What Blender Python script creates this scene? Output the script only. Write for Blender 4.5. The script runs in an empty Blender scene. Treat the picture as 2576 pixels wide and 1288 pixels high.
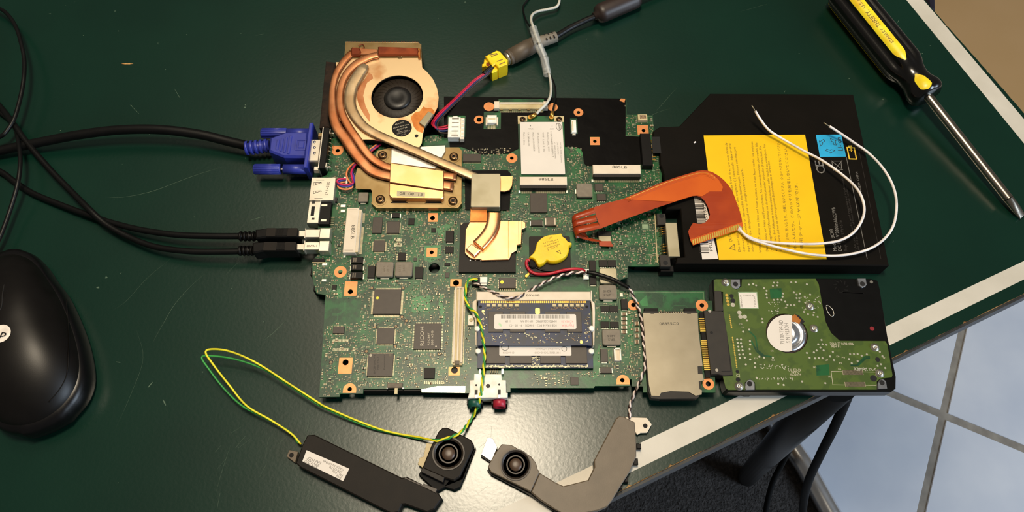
import bpy, math, random
from math import sin, cos, pi, radians, sqrt, atan2, hypot
from mathutils import Vector
from mathutils.geometry import tessellate_polygon

random.seed(7)
scene = bpy.context.scene
COL = scene.collection

# ------------------------------------------------------------------ camera
CAM_H = 430.0            # mm above the table top
FPX = 1900.0             # focal length in pixels of the 2576 px wide frame
TILT = radians(24.6)     # angle from straight down
ST, CT = cos(TILT), sin(TILT)
camd = bpy.data.cameras.new('camera')
camd.sensor_fit = 'HORIZONTAL'; camd.sensor_width = 36.0
camd.lens = 36.0 * FPX / 2576.0
camd.clip_start = 0.01; camd.clip_end = 50
cam = bpy.data.objects.new('camera', camd); COL.objects.link(cam)
cam.location = (0, 0, CAM_H / 1000); cam.rotation_euler = (TILT, 0, 0)
scene.camera = cam

# ------------------------------------------------------------------ world, lights, exposure
world = bpy.data.worlds.new('room_light'); scene.world = world
world.use_nodes = True
bg = world.node_tree.nodes['Background']
bg.inputs[0].default_value = (1.0, 0.93, 0.82, 1); bg.inputs[1].default_value = 0.10

def area(name, loc, target, sx, sy, power, col, spread=180):
    l = bpy.data.lights.new(name, 'AREA'); l.shape = 'RECTANGLE'; l.size = sx; l.size_y = sy
    l.energy = power; l.color = col; l.spread = radians(spread)
    o = bpy.data.objects.new(name, l); COL.objects.link(o); o.location = loc
    o.rotation_euler = (Vector(target) - Vector(loc)).to_track_quat('-Z', 'Y').to_euler()
    return o
area('ceiling_lamp', (-0.05, 0.26, 1.10), (-0.05, 0.26, 0), 0.16, 0.22, 11.5, (1.0, 0.85, 0.64))
area('second_ceiling_lamp', (-0.22, 1.0, 1.55), (-0.22, 0.9, 0), 0.75, 0.65, 6.0, (1.0, 0.85, 0.64))
area('window_daylight', (2.3, -0.9, 0.95), (0.7, 0.1, -0.76), 1.0, 1.4, 64, (0.70, 0.84, 1.0))
vs = scene.view_settings
vs.view_transform = 'Standard'; vs.look = 'None'; vs.exposure = -0.12; vs.gamma = 1.0
vs.use_curve_mapping = False

# ------------------------------------------------------------------ photo measurements -> places on real planes (mm)
def U(px, py, z=0.0):
    u = px - 1288.0; v = 644.0 - py
    d = FPX * ST - v * CT; h = CAM_H - z
    return (h * u / d, h * (FPX * CT + v * ST) / d, z)
def Z(ox, oy, s): return lambda x, y: (ox + x / s, oy + y / s)
ID = lambda x, y: (x, y)
A = Z(780, 80, 4.6); B = Z(780, 340, 3.578); C = Z(1080, 220, 3.22); D = Z(780, 640, 3.302)
E = Z(1140, 640, 3.302); F = Z(1580, 680, 3.68); G = Z(1420, 220, 2.683); H = Z(680, 1020, 2.576)
I = Z(1140, 0, 4.77); J = Z(2080, 0, 2.3); K = Z(0, 0, 2.683); L = Z(0, 420, 1.789)
MM = Z(1580, 820, 2.586); N = Z(1120, 540, 6.44)
P1 = Z(770, 420, 4.025); P2 = Z(1560, 270, 2.996); P4 = Z(1240, 980, 2.862); P5 = Z(0, 600, 2.478)
P6 = Z(600, 290, 7.577); P7 = Z(580, 540, 7.157); P8 = Z(1420, 420, 5.367)
Q1 = Z(880, 500, 5.853); Q2 = Z(800, 680, 3.905); Q3 = Z(980, 700, 4.295); Q4 = Z(1180, 720, 5.853)
Q5 = Z(1290, 240, 5.369); Q6 = Z(1740, 320, 3.578); Q7 = Z(1140, 910, 4.954); Q8 = Z(820, 350, 8.589)
def W(cv, x, y, z): return U(*cv(x, y), z)
def poly(cv, pts, z): return [W(cv, p[0], p[1], z)[:2] for p in pts]
def path(cv, pts, z=None): return [W(cv, p[0], p[1], p[2] if len(p) > 2 else z) for p in pts]
def rect(cv, r, z):
    """axis aligned world rectangle of a component whose top face covers r"""
    a = W(cv, r[0], (r[1] + r[3]) / 2, z); b = W(cv, r[2], (r[1] + r[3]) / 2, z)
    c = W(cv, (r[0] + r[2]) / 2, r[1], z); d = W(cv, (r[0] + r[2]) / 2, r[3], z)
    return (a[0], b[0], d[1], c[1])      # x0,x1,y0,y1

# ------------------------------------------------------------------ mesh building (mm)
class MB:
    def __init__(s): s.v = []; s.f = []; s.sm = []
    def add(s, v, f, smooth=False):
        o = len(s.v); s.v += [tuple(p) for p in v]; s.f += [tuple(i + o for i in q) for q in f]; s.sm += [smooth] * len(f); return s
    def prism(s, pts, z0, z1, bev=0.0, holes=(), smooth=False):
        pts = list(pts)
        if area2(pts) < 0: pts = pts[::-1]
        n = len(pts)
        if holes:
            hs = []
            for h in holes:
                h = list(h); hs.append(h[::-1] if area2(h) > 0 else h)
            loops = [pts] + hs; flat = [p for l in loops for p in l]; m = len(flat)
            tri = tessellate_polygon([[Vector((p[0], p[1], 0)) for p in l] for l in loops])
            v = [(x, y, z0) for x, y in flat] + [(x, y, z1) for x, y in flat]
            f = []
            for t in tri:
                a, b, c = [flat[i] for i in t]
                if (b[0]-a[0])*(c[1]-a[1]) - (b[1]-a[1])*(c[0]-a[0]) < 0: t = (t[0], t[2], t[1])
                f.append(tuple(i + m for i in t)); f.append(tuple(reversed(t)))
            k = 0
            for l in loops:
                q = len(l)
                for i in range(q): j = (i + 1) % q; f.append((k+i, k+j, k+j+m, k+i+m))
                k += q
            return s.add(v, f)
        if bev > 0:
            ins = inset(pts, bev)
            v = [(x, y, z0) for x, y in pts] + [(x, y, z1 - bev) for x, y in pts] + [(x, y, z1) for x, y in ins]
            f = [tuple(range(n-1, -1, -1)), tuple(range(2*n, 3*n))]
            for r in (0, n):
                for i in range(n): j = (i + 1) % n; f.append((r+i, r+j, r+j+n, r+i+n))
            return s.add(v, f, smooth)
        v = [(x, y, z0) for x, y in pts] + [(x, y, z1) for x, y in pts]
        f = [tuple(range(n-1, -1, -1)), tuple(range(n, 2*n))]
        for i in range(n): j = (i + 1) % n; f.append((i, j, j+n, i+n))
        return s.add(v, f)
    def box(s, x0, x1, y0, y1, z0, z1, bev=0.0): return s.prism([(x0, y0), (x1, y0), (x1, y1), (x0, y1)], z0, z1, bev)
    def obox(s, c, w, d, ang, z0, z1, bev=0.0): return s.prism(orect(c, w, d, ang), z0, z1, bev)
    def flat(s, pts, z): 
        pts = list(pts)
        if area2(pts) < 0: pts = pts[::-1]
        return s.add([(x, y, z) for x, y in pts], [tuple(range(len(pts)))])
    def quad(s, p): return s.add(p, [(0, 1, 2, 3)])
    def tube(s, pts, r, n=8, prof=None, up=None, caps=True):
        pts = [Vector(p) for p in pts]; m = len(pts)
        ra = r if isinstance(r, (list, tuple)) else [r] * m
        pr = prof or [(cos(2*pi*i/n), sin(2*pi*i/n)) for i in range(n)]
        n = len(pr); v = []; side = None
        for i, p in enumerate(pts):
            t = (pts[min(i+1, m-1)] - pts[max(i-1, 0)])
            if t.length < 1e-9: t = Vector((1, 0, 0))
            t.normalize()
            if up is not None: sd = t.cross(Vector(up))
            elif side is None: sd = t.cross(Vector((0, 0, 1))) if abs(t.z) < .95 else t.cross(Vector((1, 0, 0)))
            else: sd = side - t * side.dot(t)
            if sd.length < 1e-6: sd = Vector((1, 0, 0))
            sd.normalize(); side = sd; w = sd.cross(t)
            for a, b in pr: v.append(tuple(p + sd * (a * ra[i]) + w * (b * ra[i])))
        f = []
        for i in range(m - 1):
            for j in range(n):
                k = (j + 1) % n; f.append((i*n+j, i*n+k, (i+1)*n+k, (i+1)*n+j))
        s.add(v, f, True)
        if caps:
            o = len(s.v) - len(v); s.f += [tuple(range(o+n-1, o-1, -1)), tuple(range(o+(m-1)*n, o+m*n))]; s.sm += [False, False]
        return s
    def lathe(s, prof, org, axis=(0, 0, 1), n=24, smooth=True, ref=None):
        ax = Vector(axis).normalized(); org = Vector(org)
        a = Vector(ref) if ref else (Vector((1, 0, 0)) if abs(ax.x) < .9 else Vector((0, 1, 0)))
        a = (a - ax * a.dot(ax)).normalized(); b = ax.cross(a); v = []
        for r, t in prof:
            for i in range(n): q = 2*pi*i/n; v.append(tuple(org + ax*t + a*(r*cos(q)) + b*(r*sin(q))))
        f = []; m = len(prof)
        for i in range(m - 1):
            for j in range(n): k = (j+1) % n; f.append((i*n+j, i*n+k, (i+1)*n+k, (i+1)*n+j))
        s.add(v, f, smooth); o = len(s.v) - len(v)
        s.f += [tuple(range(o+n-1, o-1, -1)), tuple(range(o+(m-1)*n, o+m*n))]; s.sm += [False, False]
        return s
    def cyl(s, c, r, z0, z1, n=20): return s.lathe([(r, 0), (r, z1 - z0)], (c[0], c[1], z0), n=n, smooth=False)
def area2(p): return sum(p[i][0]*p[(i+1) % len(p)][1] - p[(i+1) % len(p)][0]*p[i][1] for i in range(len(p)))
def inset(pts, d):
    n = len(pts); out = []
    for i in range(n):
        a, b, c = pts[i-1], pts[i], pts[(i+1) % n]
        e1 = Vector((b[0]-a[0], b[1]-a[1])); e2 = Vector((c[0]-b[0], c[1]-b[1]))
        if e1.length < 1e-9 or e2.length < 1e-9: out.append(b); continue
        e1.normalize(); e2.normalize(); n1 = Vector((-e1.y, e1.x)); n2 = Vector((-e2.y, e2.x))
        k = n1 + n2; k = k / max(.35, k.dot(n1)) if k.length > 1e-6 else n1
        out.append((b[0] + k.x*d, b[1] + k.y*d))
    return out
def orect(c, w, d, ang):
    ca, sa = cos(ang), sin(ang)
    return [(c[0]+x*ca-y*sa, c[1]+x*sa+y*ca) for x, y in ((-w/2, -d/2), (w/2, -d/2), (w/2, d/2), (-w/2, d/2))]
def circ(c, r, n=20, a0=0.0): return [(c[0]+r*cos(a0+2*pi*i/n), c[1]+r*sin(a0+2*pi*i/n)) for i in range(n)]
def rnd(x0, x1, y0, y1, r, k=4):
    o = []
    for cx, cy, a in ((x1-r, y1-r, 0), (x0+r, y1-r, 90), (x0+r, y0+r, 180), (x1-r, y0+r, 270)):
        for i in range(k+1): t = radians(a + 90*i/k); o.append((cx+r*cos(t), cy+r*sin(t)))
    return o
def cr(p, k=8, closed=False):
    """smooth curve through the points"""
    p = [Vector(q) for q in p]; n = len(p); o = []
    seg = n if closed else n - 1
    for i in range(seg):
        a = p[i-1] if (i > 0 or closed) else p[0]*2 - p[1]
        b = p[i]; c = p[(i+1) % n]
        d = p[(i+2) % n] if (closed or i+2 < n) else p[n-1]*2 - p[n-2]
        for j in range(k):
            t = j / k
            o.append(0.5*((2*b) + (c-a)*t + (2*a-5*b+4*c-d)*t*t + (3*b-a-3*c+d)*t**3))
    if not closed: o.append(p[-1])
    return [tuple(q) for q in o]
def cr2(p, k=6, closed=True): return [q[:2] for q in cr([(a[0], a[1], 0) for a in p], k, closed)]
def plen(p): return sum((Vector(p[i+1]) - Vector(p[i])).length for i in range(len(p)-1))
def resample(p, step):
    p = [Vector(q) for q in p]; o = [p[0]]; acc = 0
    for i in range(len(p)-1):
        d = (p[i+1]-p[i]); l = d.length
        if l < 1e-9: continue
        t = step - acc
        while t <= l: o.append(p[i] + d*(t/l)); t += step
        acc = l - (t - step)
    o.append(p[-1]); return [tuple(q) for q in o]
def twist(p, pitch, rad, step=0.45):
    p = resample(p, step); a = []; b = []; ph = 0
    for i, q in enumerate(p):
        q = Vector(q); t = Vector(p[min(i+1, len(p)-1)]) - Vector(p[max(0, i-1)])
        t.normalize(); s = t.cross(Vector((0, 0, 1)))
        if s.length < 1e-4: s = Vector((1, 0, 0))
        s.normalize(); w = s.cross(t); ph = 2*pi*i*step/pitch
        o = s*(rad*cos(ph)) + w*(rad*sin(ph)); a.append(tuple(q+o)); b.append(tuple(q-o))
    return a, b

# ------------------------------------------------------------------ objects
LOC = {}
def link(o, parent, wl, **k):
    COL.objects.link(o); LOC[o.name] = Vector(wl)
    if parent is not None: o.parent = parent; o.location = (Vector(wl) - LOC[parent.name]) * .001
    else: o.location = Vector(wl) * .001
    for a, b in k.items():
        if b is not None: o[a] = b
    return o
def thing(name, label, cat, loc, group=None):
    o = bpy.data.objects.new(name, None); o.empty_display_size = .01
    return link(o, None, loc, label=label, category=cat, group=group)
def obj(name, mb, mat, parent=None, label=None, cat=None, group=None, kind=None):
    xs = [p[0] for p in mb.v]; ys = [p[1] for p in mb.v]; zs = [p[2] for p in mb.v]
    c = Vector(((min(xs)+max(xs))/2, (min(ys)+max(ys))/2, min(zs)))
    me = bpy.data.meshes.new(name)
    me.from_pydata([((p[0]-c.x)*.001, (p[1]-c.y)*.001, (p[2]-c.z)*.001) for p in mb.v], [], mb.f)
    me.polygons.foreach_set('use_smooth', mb.sm); me.update()
    me.materials.append(MAT[mat])
    return link(bpy.data.objects.new(name, me), parent, c, label=label, category=cat, group=group, kind=kind)
_TX = {}
def text_mesh(s):
    if s not in _TX:
        cu = bpy.data.curves.new('t', 'FONT'); cu.body = s; cu.resolution_u = 2
        o = bpy.data.objects.new('t', cu); me = o.to_mesh()
        _TX[s] = ([v.co[:2] for v in me.vertices], [tuple(p.vertices) for p in me.polygons])
        o.to_mesh_clear(); bpy.data.objects.remove(o); bpy.data.curves.remove(cu)
    return _TX[s]
def put_text(mb, s, p0, p1, h=None, up=None):
    """lettering s from p0 to p1 (world mm, lies in the plane of p0-p1 and up)"""
    v, f = text_mesh(s)
    if not v: return
    x0 = min(q[0] for q in v); x1 = max(q[0] for q in v); y0 = min(q[1] for q in v); y1 = max(q[1] for q in v)
    p0 = Vector(p0); d = Vector(p1) - p0; w = d.length; d.normalize()
    upv = Vector(up) if up else Vector((0, 0, 1)).cross(d)
    sx = w / (x1 - x0); sy = h / .72 if h else sx
    mb.add([tuple(p0 + d*((q[0]-x0)*sx) + upv*(q[1]*sy)) for q in v], f)
def bars(mb, p0, p1, hgt, n, seed):
    """stripes of a barcode from p0 to p1"""
    rs = random.Random(seed); p0 = Vector(p0); d = Vector(p1) - p0; upv = Vector((0, 0, 1)).cross(d.normalized())*hgt
    ws = [rs.choice((1, 1, 2, 3)) for _ in range(2*n)]; t = 0; tot = sum(ws)
    for i, w in enumerate(ws):
        if i % 2 == 0:
            a = p0 + d*(t/tot); b = p0 + d*((t+w)/tot); mb.quad([tuple(a), tuple(b), tuple(b+upv), tuple(a+upv)])
        t += w

# ------------------------------------------------------------------ materials
MAT = {}
def lin(c): return tuple(((x/255)/12.92 if x/255 <= .04045 else (((x/255)+.055)/1.055)**2.4) for x in c) + (1,)
def mat(name, rgb, rough=.5, metal=0.0, spec=.5, var=None, bump=None, coat=0.0, rgb2=None, trans=0.0, alpha=1.0):
    m = bpy.data.materials.new(name); m.use_nodes = True; nt = m.node_tree; b = nt.nodes['Principled BSDF']
    b.inputs['Base Color'].default_value = lin(rgb); b.inputs['Roughness'].default_value = rough
    b.inputs['Metallic'].default_value = metal; b.inputs['Specular IOR Level'].default_value = spec
    b.inputs['Coat Weight'].default_value = coat; b.inputs['Coat Roughness'].default_value = .12
    b.inputs['Transmission Weight'].default_value = trans; b.inputs['Alpha'].default_value = alpha
    g = nt.nodes.new('ShaderNodeNewGeometry')
    def noise(sc, det=4.0):
        n = nt.nodes.new('ShaderNodeTexNoise'); n.inputs['Scale'].default_value = sc; n.inputs['Detail'].default_value = det
        nt.links.new(g.outputs['Position'], n.inputs['Vector']); return n
    if var or rgb2:
        sc, lo, hi = var or (60, .35, .65)
        n = noise(sc); r = nt.nodes.new('ShaderNodeValToRGB')
        r.color_ramp.elements[0].position = lo; r.color_ramp.elements[1].position = hi
        r.color_ramp.elements[0].color = lin(rgb); r.color_ramp.elements[1].color = lin(rgb2 or tuple(min(255, x*1.18+3) for x in rgb))
        nt.links.new(n.outputs[0], r.inputs[0]); nt.links.new(r.outputs[0], b.inputs['Base Color'])
    if bump:
        n = noise(bump[0], 3.0); k = nt.nodes.new('ShaderNodeBump'); k.inputs['Strength'].default_value = bump[1]
        k.inputs['Distance'].default_value = bump[2] if len(bump) > 2 else .0002
        nt.links.new(n.outputs[0], k.inputs['Height']); nt.links.new(k.outputs[0], b.inputs['Normal'])
    MAT[name] = m; return m
mat('laminate', (3, 37, 27), .28, spec=.58, rgb2=(5, 41, 30), var=(14, .35, .65), bump=(480, .22, .0002))
mat('stripe', (205, 199, 186), .45, rgb2=(192, 186, 172), var=(30, .4, .7), bump=(900, .3, .0001))
mat('chipboard', (168, 130, 78), .9, rgb2=(120, 84, 44), var=(400, .35, .65), bump=(900, .8, .0006))
mat('edge_band', (34, 34, 33), .55, rgb2=(52, 52, 50), var=(80, .4, .7))
mat('scratch', (58, 84, 66), .6, rgb2=(92, 112, 92), var=(200, .3, .7))
mat('leg_black', (10, 10, 10), .5, var=(30, .3, .7))
mat('chrome', (226, 228, 232), .28, metal=1, var=(40, .3, .7))
mat('floor_tile', (202, 207, 216), .22, rgb2=(186, 193, 206), var=(9, .3, .7))
mat('grout', (140, 134, 124), .9, rgb2=(118, 112, 104), var=(60, .3, .7))
mat('carpet', (42, 39, 37), .95, rgb2=(66, 62, 60), var=(240, .38, .66), bump=(300, 1.0, .004))
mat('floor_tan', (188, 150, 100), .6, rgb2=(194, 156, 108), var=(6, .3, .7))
mat('navy', (30, 26, 40), .8, var=(60, .3, .7))
mat('black', (8, 7, 7), .45, spec=.2, var=(120, .3, .7))
mat('black_soft', (10, 9, 8), .62, spec=.18, rgb2=(16, 14, 13), var=(150, .35, .7), bump=(1200, .25, .0001))
mat('cord', (7, 7, 7), .42, spec=.28, var=(100, .3, .7))
mat('cord_dull', (6, 6, 6), .7, spec=.12, var=(100, .3, .7))
mat('mouse_shell', (9, 7, 6), .40, spec=.32, var=(100, .3, .7), bump=(2500, .2, .00005))
mat('mouse_side', (7, 6, 7), .34, spec=.35, var=(100, .3, .7))
mat('logo_white', (214, 204, 192), .5, var=(200, .3, .7))
mat('vga_blue', (40, 50, 140), .40, rgb2=(48, 58, 152), var=(200, .3, .7), bump=(1500, .2, .0001))
mat('steel', (205, 200, 190), .30, metal=1, rgb2=(225, 220, 210), var=(160, .3, .7))
mat('tin', (208, 200, 184), .38, metal=.85, rgb2=(226, 218, 202), var=(120, .3, .7))
mat('slot_cover', (150, 142, 124), .42, metal=.75, rgb2=(136, 128, 110), var=(70, .3, .75), bump=(400, .1, .0001))
mat('pcb', (18, 86, 42), .38, rgb2=(12, 58, 32), var=(110, .42, .55), bump=(700, .25, .0001))
mat('pcb_hdd', (72, 92, 34), .45, spec=.35, rgb2=(62, 82, 32), var=(130, .46, .54))
mat('pcb_blue', (10, 34, 74), .42, spec=.4, rgb2=(20, 30, 50), var=(160, .40, .6))
mat('pcb_bright', (44, 122, 62), .4, coat=.2, rgb2=(36, 104, 54), var=(160, .4, .6))
mat('trace', (34, 100, 54), .4, rgb2=(48, 116, 64), var=(200, .3, .7))
mat('copper_pad', (226, 150, 92), .42, metal=.35, rgb2=(212, 134, 78), var=(200, .3, .7))
mat('film', (5, 4, 4), .36, spec=.10, rgb2=(10, 9, 8), var=(60, .3, .7), bump=(70, .35, .0008))
mat('chip', (62, 53, 44), .5, spec=.5, rgb2=(56, 47, 39), var=(300, .3, .7))
mat('chip_dark', (30, 26, 22), .55, spec=.25, rgb2=(34, 29, 25), var=(300, .3, .7))
mat('inductor', (128, 118, 102), .6, rgb2=(116, 106, 92), var=(400, .3, .7), bump=(2000, .3, .0001))
mat('mark', (92, 82, 68), .6, var=(400, .3, .7))
mat('mark_light', (176, 166, 146), .6, var=(400, .3, .7))
mat('pins', (164, 154, 128), .40, metal=.7, var=(400, .3, .7))
mat('gold', (226, 176, 88), .28, metal=.9, rgb2=(210, 156, 70), var=(400, .3, .7))
mat('gold_bright', (250, 196, 96), .3, metal=.8, var=(400, .3, .7))
mat('ivory', (226, 212, 190), .55, rgb2=(216, 201, 178), var=(150, .3, .7))
mat('ivory_yellow', (206, 190, 146), .5, rgb2=(190, 172, 128), var=(200, .3, .7))
mat('white_plastic', (228, 218, 204), .5, var=(200, .3, .7))
mat('silk', (122, 142, 110), .6, var=(300, .3, .7))
mat('solder_small', (150, 146, 122), .45, metal=.5, var=(300, .3, .7))
mat('solder', (222, 214, 196), .28, metal=.7, var=(300, .3, .7))
mat('smd_tan', (150, 122, 92), .6, rgb2=(104, 84, 62), var=(900, .4, .6))
mat('smd_dark', (40, 36, 32), .6, var=(900, .4, .6))
mat('via', (132, 110, 78), .5, metal=.3, var=(500, .4, .6))
mat('fan_plate', (236, 206, 160), .40, metal=.95, rgb2=(210, 160, 112), var=(50, .54, .66), bump=(150, .06, .0003))
mat('copper', (198, 136, 94), .40, metal=.92, rgb2=(176, 110, 70), var=(70, .4, .6))
mat('copper_bright', (236, 180, 134), .27, metal=.96, rgb2=(232, 172, 116), var=(70, .4, .6), bump=(120, .06, .0003))
mat('copper_dark', (120, 52, 26), .45, metal=.6, rgb2=(148, 70, 36), var=(90, .4, .6))
mat('copper_stain', (206, 134, 70), .4, metal=.8, rgb2=(188, 112, 54), var=(160, .4, .6))
mat('nickel_pipe', (204, 180, 144), .40, metal=.9, rgb2=(176, 148, 112), var=(70, .4, .6))
mat('nickel_pad', (170, 162, 138), .5, metal=.75, rgb2=(156, 148, 122), var=(60, .4, .6))
mat('brass', (156, 134, 94), .40, metal=.9, rgb2=(140, 116, 76), var=(70, .4, .6))
mat('foam', (46, 32, 24), .95, rgb2=(30, 22, 17), var=(200, .4, .6), bump=(700, .8, .0008))
mat('fan_rotor', (18, 17, 16), .40, var=(100, .3, .7))
mat('fan_well', (34, 26, 18), .6, var=(100, .3, .7))
mat('screw', (96, 74, 50), .32, metal=.9, var=(300, .3, .7))
mat('bolt', (186, 182, 172), .3, metal=.9, var=(300, .3, .7))
mat('hole', (10, 8, 7), .8, var=(100, .3, .7))
mat('battery_case', (17, 15, 12), .55, spec=.06, rgb2=(20, 17, 14), var=(60, .3, .7), bump=(1500, .2, .0001))
mat('label_yellow', (236, 192, 10), .55, spec=.3, rgb2=(230, 184, 8), var=(40, .3, .7))
mat('label_white', (224, 216, 206), .5, rgb2=(216, 208, 198), var=(60, .3, .7))
mat('label_blue', (30, 150, 196), .5, var=(60, .3, .7))
mat('ink', (30, 26, 22), .6, var=(200, .3, .7))
mat('ink_on_yellow', (96, 74, 16), .6, var=(200, .3, .7))
mat('ink_grey', (110, 106, 100), .6, var=(200, .3, .7))
mat('ink_faint', (150, 140, 130), .6, var=(200, .3, .7))
mat('ink_pink', (226, 140, 140), .6, var=(200, .3, .7))
mat('ink_green', (170, 196, 160), .6, var=(200, .3, .7))
mat('ink_amber', (220, 176, 44), .6, var=(200, .3, .7))
mat('flex', (166, 62, 18), .36, rgb2=(152, 52, 16), var=(50, .4, .6))
mat('flex_light', (202, 92, 26), .34, rgb2=(194, 84, 24), var=(40, .4, .6))
mat('wire_white', (212, 206, 204), .5, var=(100, .3, .7))
mat('wire_red', (156, 20, 38), .45, var=(100, .3, .7))
mat('wire_pink', (170, 26, 70), .45, var=(100, .3, .7))
mat('wire_blue', (60, 50, 130), .45, var=(100, .3, .7))
mat('wire_navy', (24, 40, 84), .45, var=(100, .3, .7))
mat('wire_orange', (206, 120, 72), .5, var=(100, .3, .7))
mat('wire_yellow', (206, 196, 34), .45, var=(100, .3, .7))
mat('wire_green', (44, 130, 56), .45, var=(100, .3, .7))
mat('wire_grey', (176, 174, 164), .5, var=(100, .3, .7))
mat('wire_brown', (44, 30, 26), .5, var=(100, .3, .7))
mat('wire_tan', (206, 190, 182), .5, var=(100, .3, .7))
mat('jack_yellow', (240, 190, 20), .42, var=(100, .3, .7))
mat('cell_yellow', (246, 206, 20), .38, rgb2=(236, 192, 16), var=(120, .3, .7), bump=(250, .25, .0004))
mat('plug_grey', (92, 80, 66), .5, rgb2=(82, 72, 60), var=(150, .3, .7))
mat('plug_grey_light', (112, 104, 92), .55, var=(150, .3, .7))
mat('ferrite', (38, 28, 25), .45, var=(100, .3, .7))
mat('handle_black', (8, 7, 7), .22, var=(100, .3, .7), coat=.4)
mat('handle_yellow', (244, 202, 40), .35, var=(100, .3, .7))
mat('shaft', (168, 158, 144), .26, metal=1, rgb2=(190, 182, 168), var=(60, .3, .7))
mat('speaker_brown', (24, 20, 16), .6, spec=.2, rgb2=(29, 24, 19), var=(120, .3, .7), bump=(1500, .25, .0001))
mat('speaker_grey', (104, 91, 74), .5, spec=.5, rgb2=(94, 82, 66), var=(120, .3, .7), bump=(1500, .25, .0001))
mat('speaker_cone', (40, 33, 27), .45, var=(200, .3, .7))
mat('speaker_dome', (66, 50, 38), .4, var=(200, .3, .7))
mat('audio_green', (20, 70, 58), .4, var=(200, .3, .7))
mat('audio_red', (150, 30, 48), .4, var=(200, .3, .7))
mat('wood', (206, 164, 100), .7, rgb2=(180, 130, 70), var=(500, .4, .6))
mat('ring_silver', (192, 196, 204), .25, metal=.9, var=(200, .3, .7))
mat('hdd_black', (8, 8, 8), .34, spec=.2, var=(100, .3, .7))
mat('sata_grey', (42, 37, 32), .6, spec=.4, rgb2=(36, 32, 28), var=(200, .3, .7))
mat('red_paint', (120, 14, 26), .5, var=(200, .3, .7))
mat('sleeve', (205, 208, 205), .25, alpha=.38)

# ================================================================== the place: table, floor
def lmeet(a, b, c, d):
    x1, y1, x2, y2 = a[0], a[1], b[0], b[1]; x3, y3, x4, y4 = c[0], c[1], d[0], d[1]
    k = (x1-x2)*(y3-y4) - (y1-y2)*(x3-x4); p = x1*y2-y1*x2; q = x3*y4-y3*x4
    return ((p*(x3-x4)-(x1-x2)*q)/k, (p*(y3-y4)-(y1-y2)*q)/k)
def go(p, q, t):
    d = Vector((q[0]-p[0], q[1]-p[1])).normalized(); return (p[0]+d.x*t, p[1]+d.y*t)
FLOOR = -760.0
eR = (U(2350, 26), U(2576, 283)); eB = (U(1580, 1226), U(2245, 901))
corner = lmeet(eR[0], eR[1], eB[0], eB[1])
farR = go(corner, eR[0], 1500); farB = go(corner, eB[0], 1370)
far2 = (farR[0] + farB[0] - corner[0], farR[1] + farB[1] - corner[1])
table = thing('ping_pong_table', 'dark green table top with white border lines and chipped edges', 'table', (corner[0]-500, corner[1], FLOOR))
rs = random.Random(3)
def ragged(p, q, step, depth, length):
    d = Vector((q[0]-p[0], q[1]-p[1])).normalized(); nn = Vector((-d.y, d.x)); out = []; t = 0; k = .5
    while t < length:
        k += rs.uniform(-.35, .35); k = min(1, max(0, k)); e = depth*k + (depth*2.2 if rs.random() < .06 else 0)
        out.append((p[0]+d.x*t+nn.x*e, p[1]+d.y*t+nn.y*e)); t += step*rs.uniform(.6, 1.4)
    return out
edgeB = ragged(farB, corner, 1.6, .45, 1365)
edgeR = ragged(corner, farR, 2.0, .4, 1495)
obj('laminate_top', MB().prism([far2] + edgeB + [corner] + edgeR + [farR], -0.7, 0.0), 'laminate', table)
sub = [far2, farB, corner, farR]
obj('chipboard_core', MB().prism(sub, -18, -0.7), 'chipboard', table, label='raw chipboard showing where the laminate is chipped')
bandm = MB()
for p, q in ((farB, corner), (corner, farR)):
    d = Vector((q[0]-p[0], q[1]-p[1])).normalized(); nn = Vector((d.y, -d.x))
    bandm.prism([p, q, (q[0]+nn.x*1.6, q[1]+nn.y*1.6), (p[0]+nn.x*1.6, p[1]+nn.y*1.6)], -34, -1.6 if p is farB else -6)
obj('edge_band', bandm, 'edge_band', table)
sBi = (U(1404, 1212), U(2229, 821)); sBo = (U(1603, 1180), U(2280, 848))
sRi = (U(2280, 0), U(2576, 361)); sRo = (U(2323.5, 0), U(2576, 300))
ci = lmeet(*sBi, *sRi); co = lmeet(*sBo, *sRo); cx = lmeet(*sBo, *sRi)
obj('border_line', MB().prism([ci, go(ci, sBi[0], 1250), go(co, sBo[0], 1270), co], 0.0, 0.06), 'stripe', table)
obj('border_line', MB().prism([ci, co, go(co, sRo[0], 1400), go(ci, sRi[0], 1390)], 0.0, 0.06), 'stripe', table)
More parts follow.
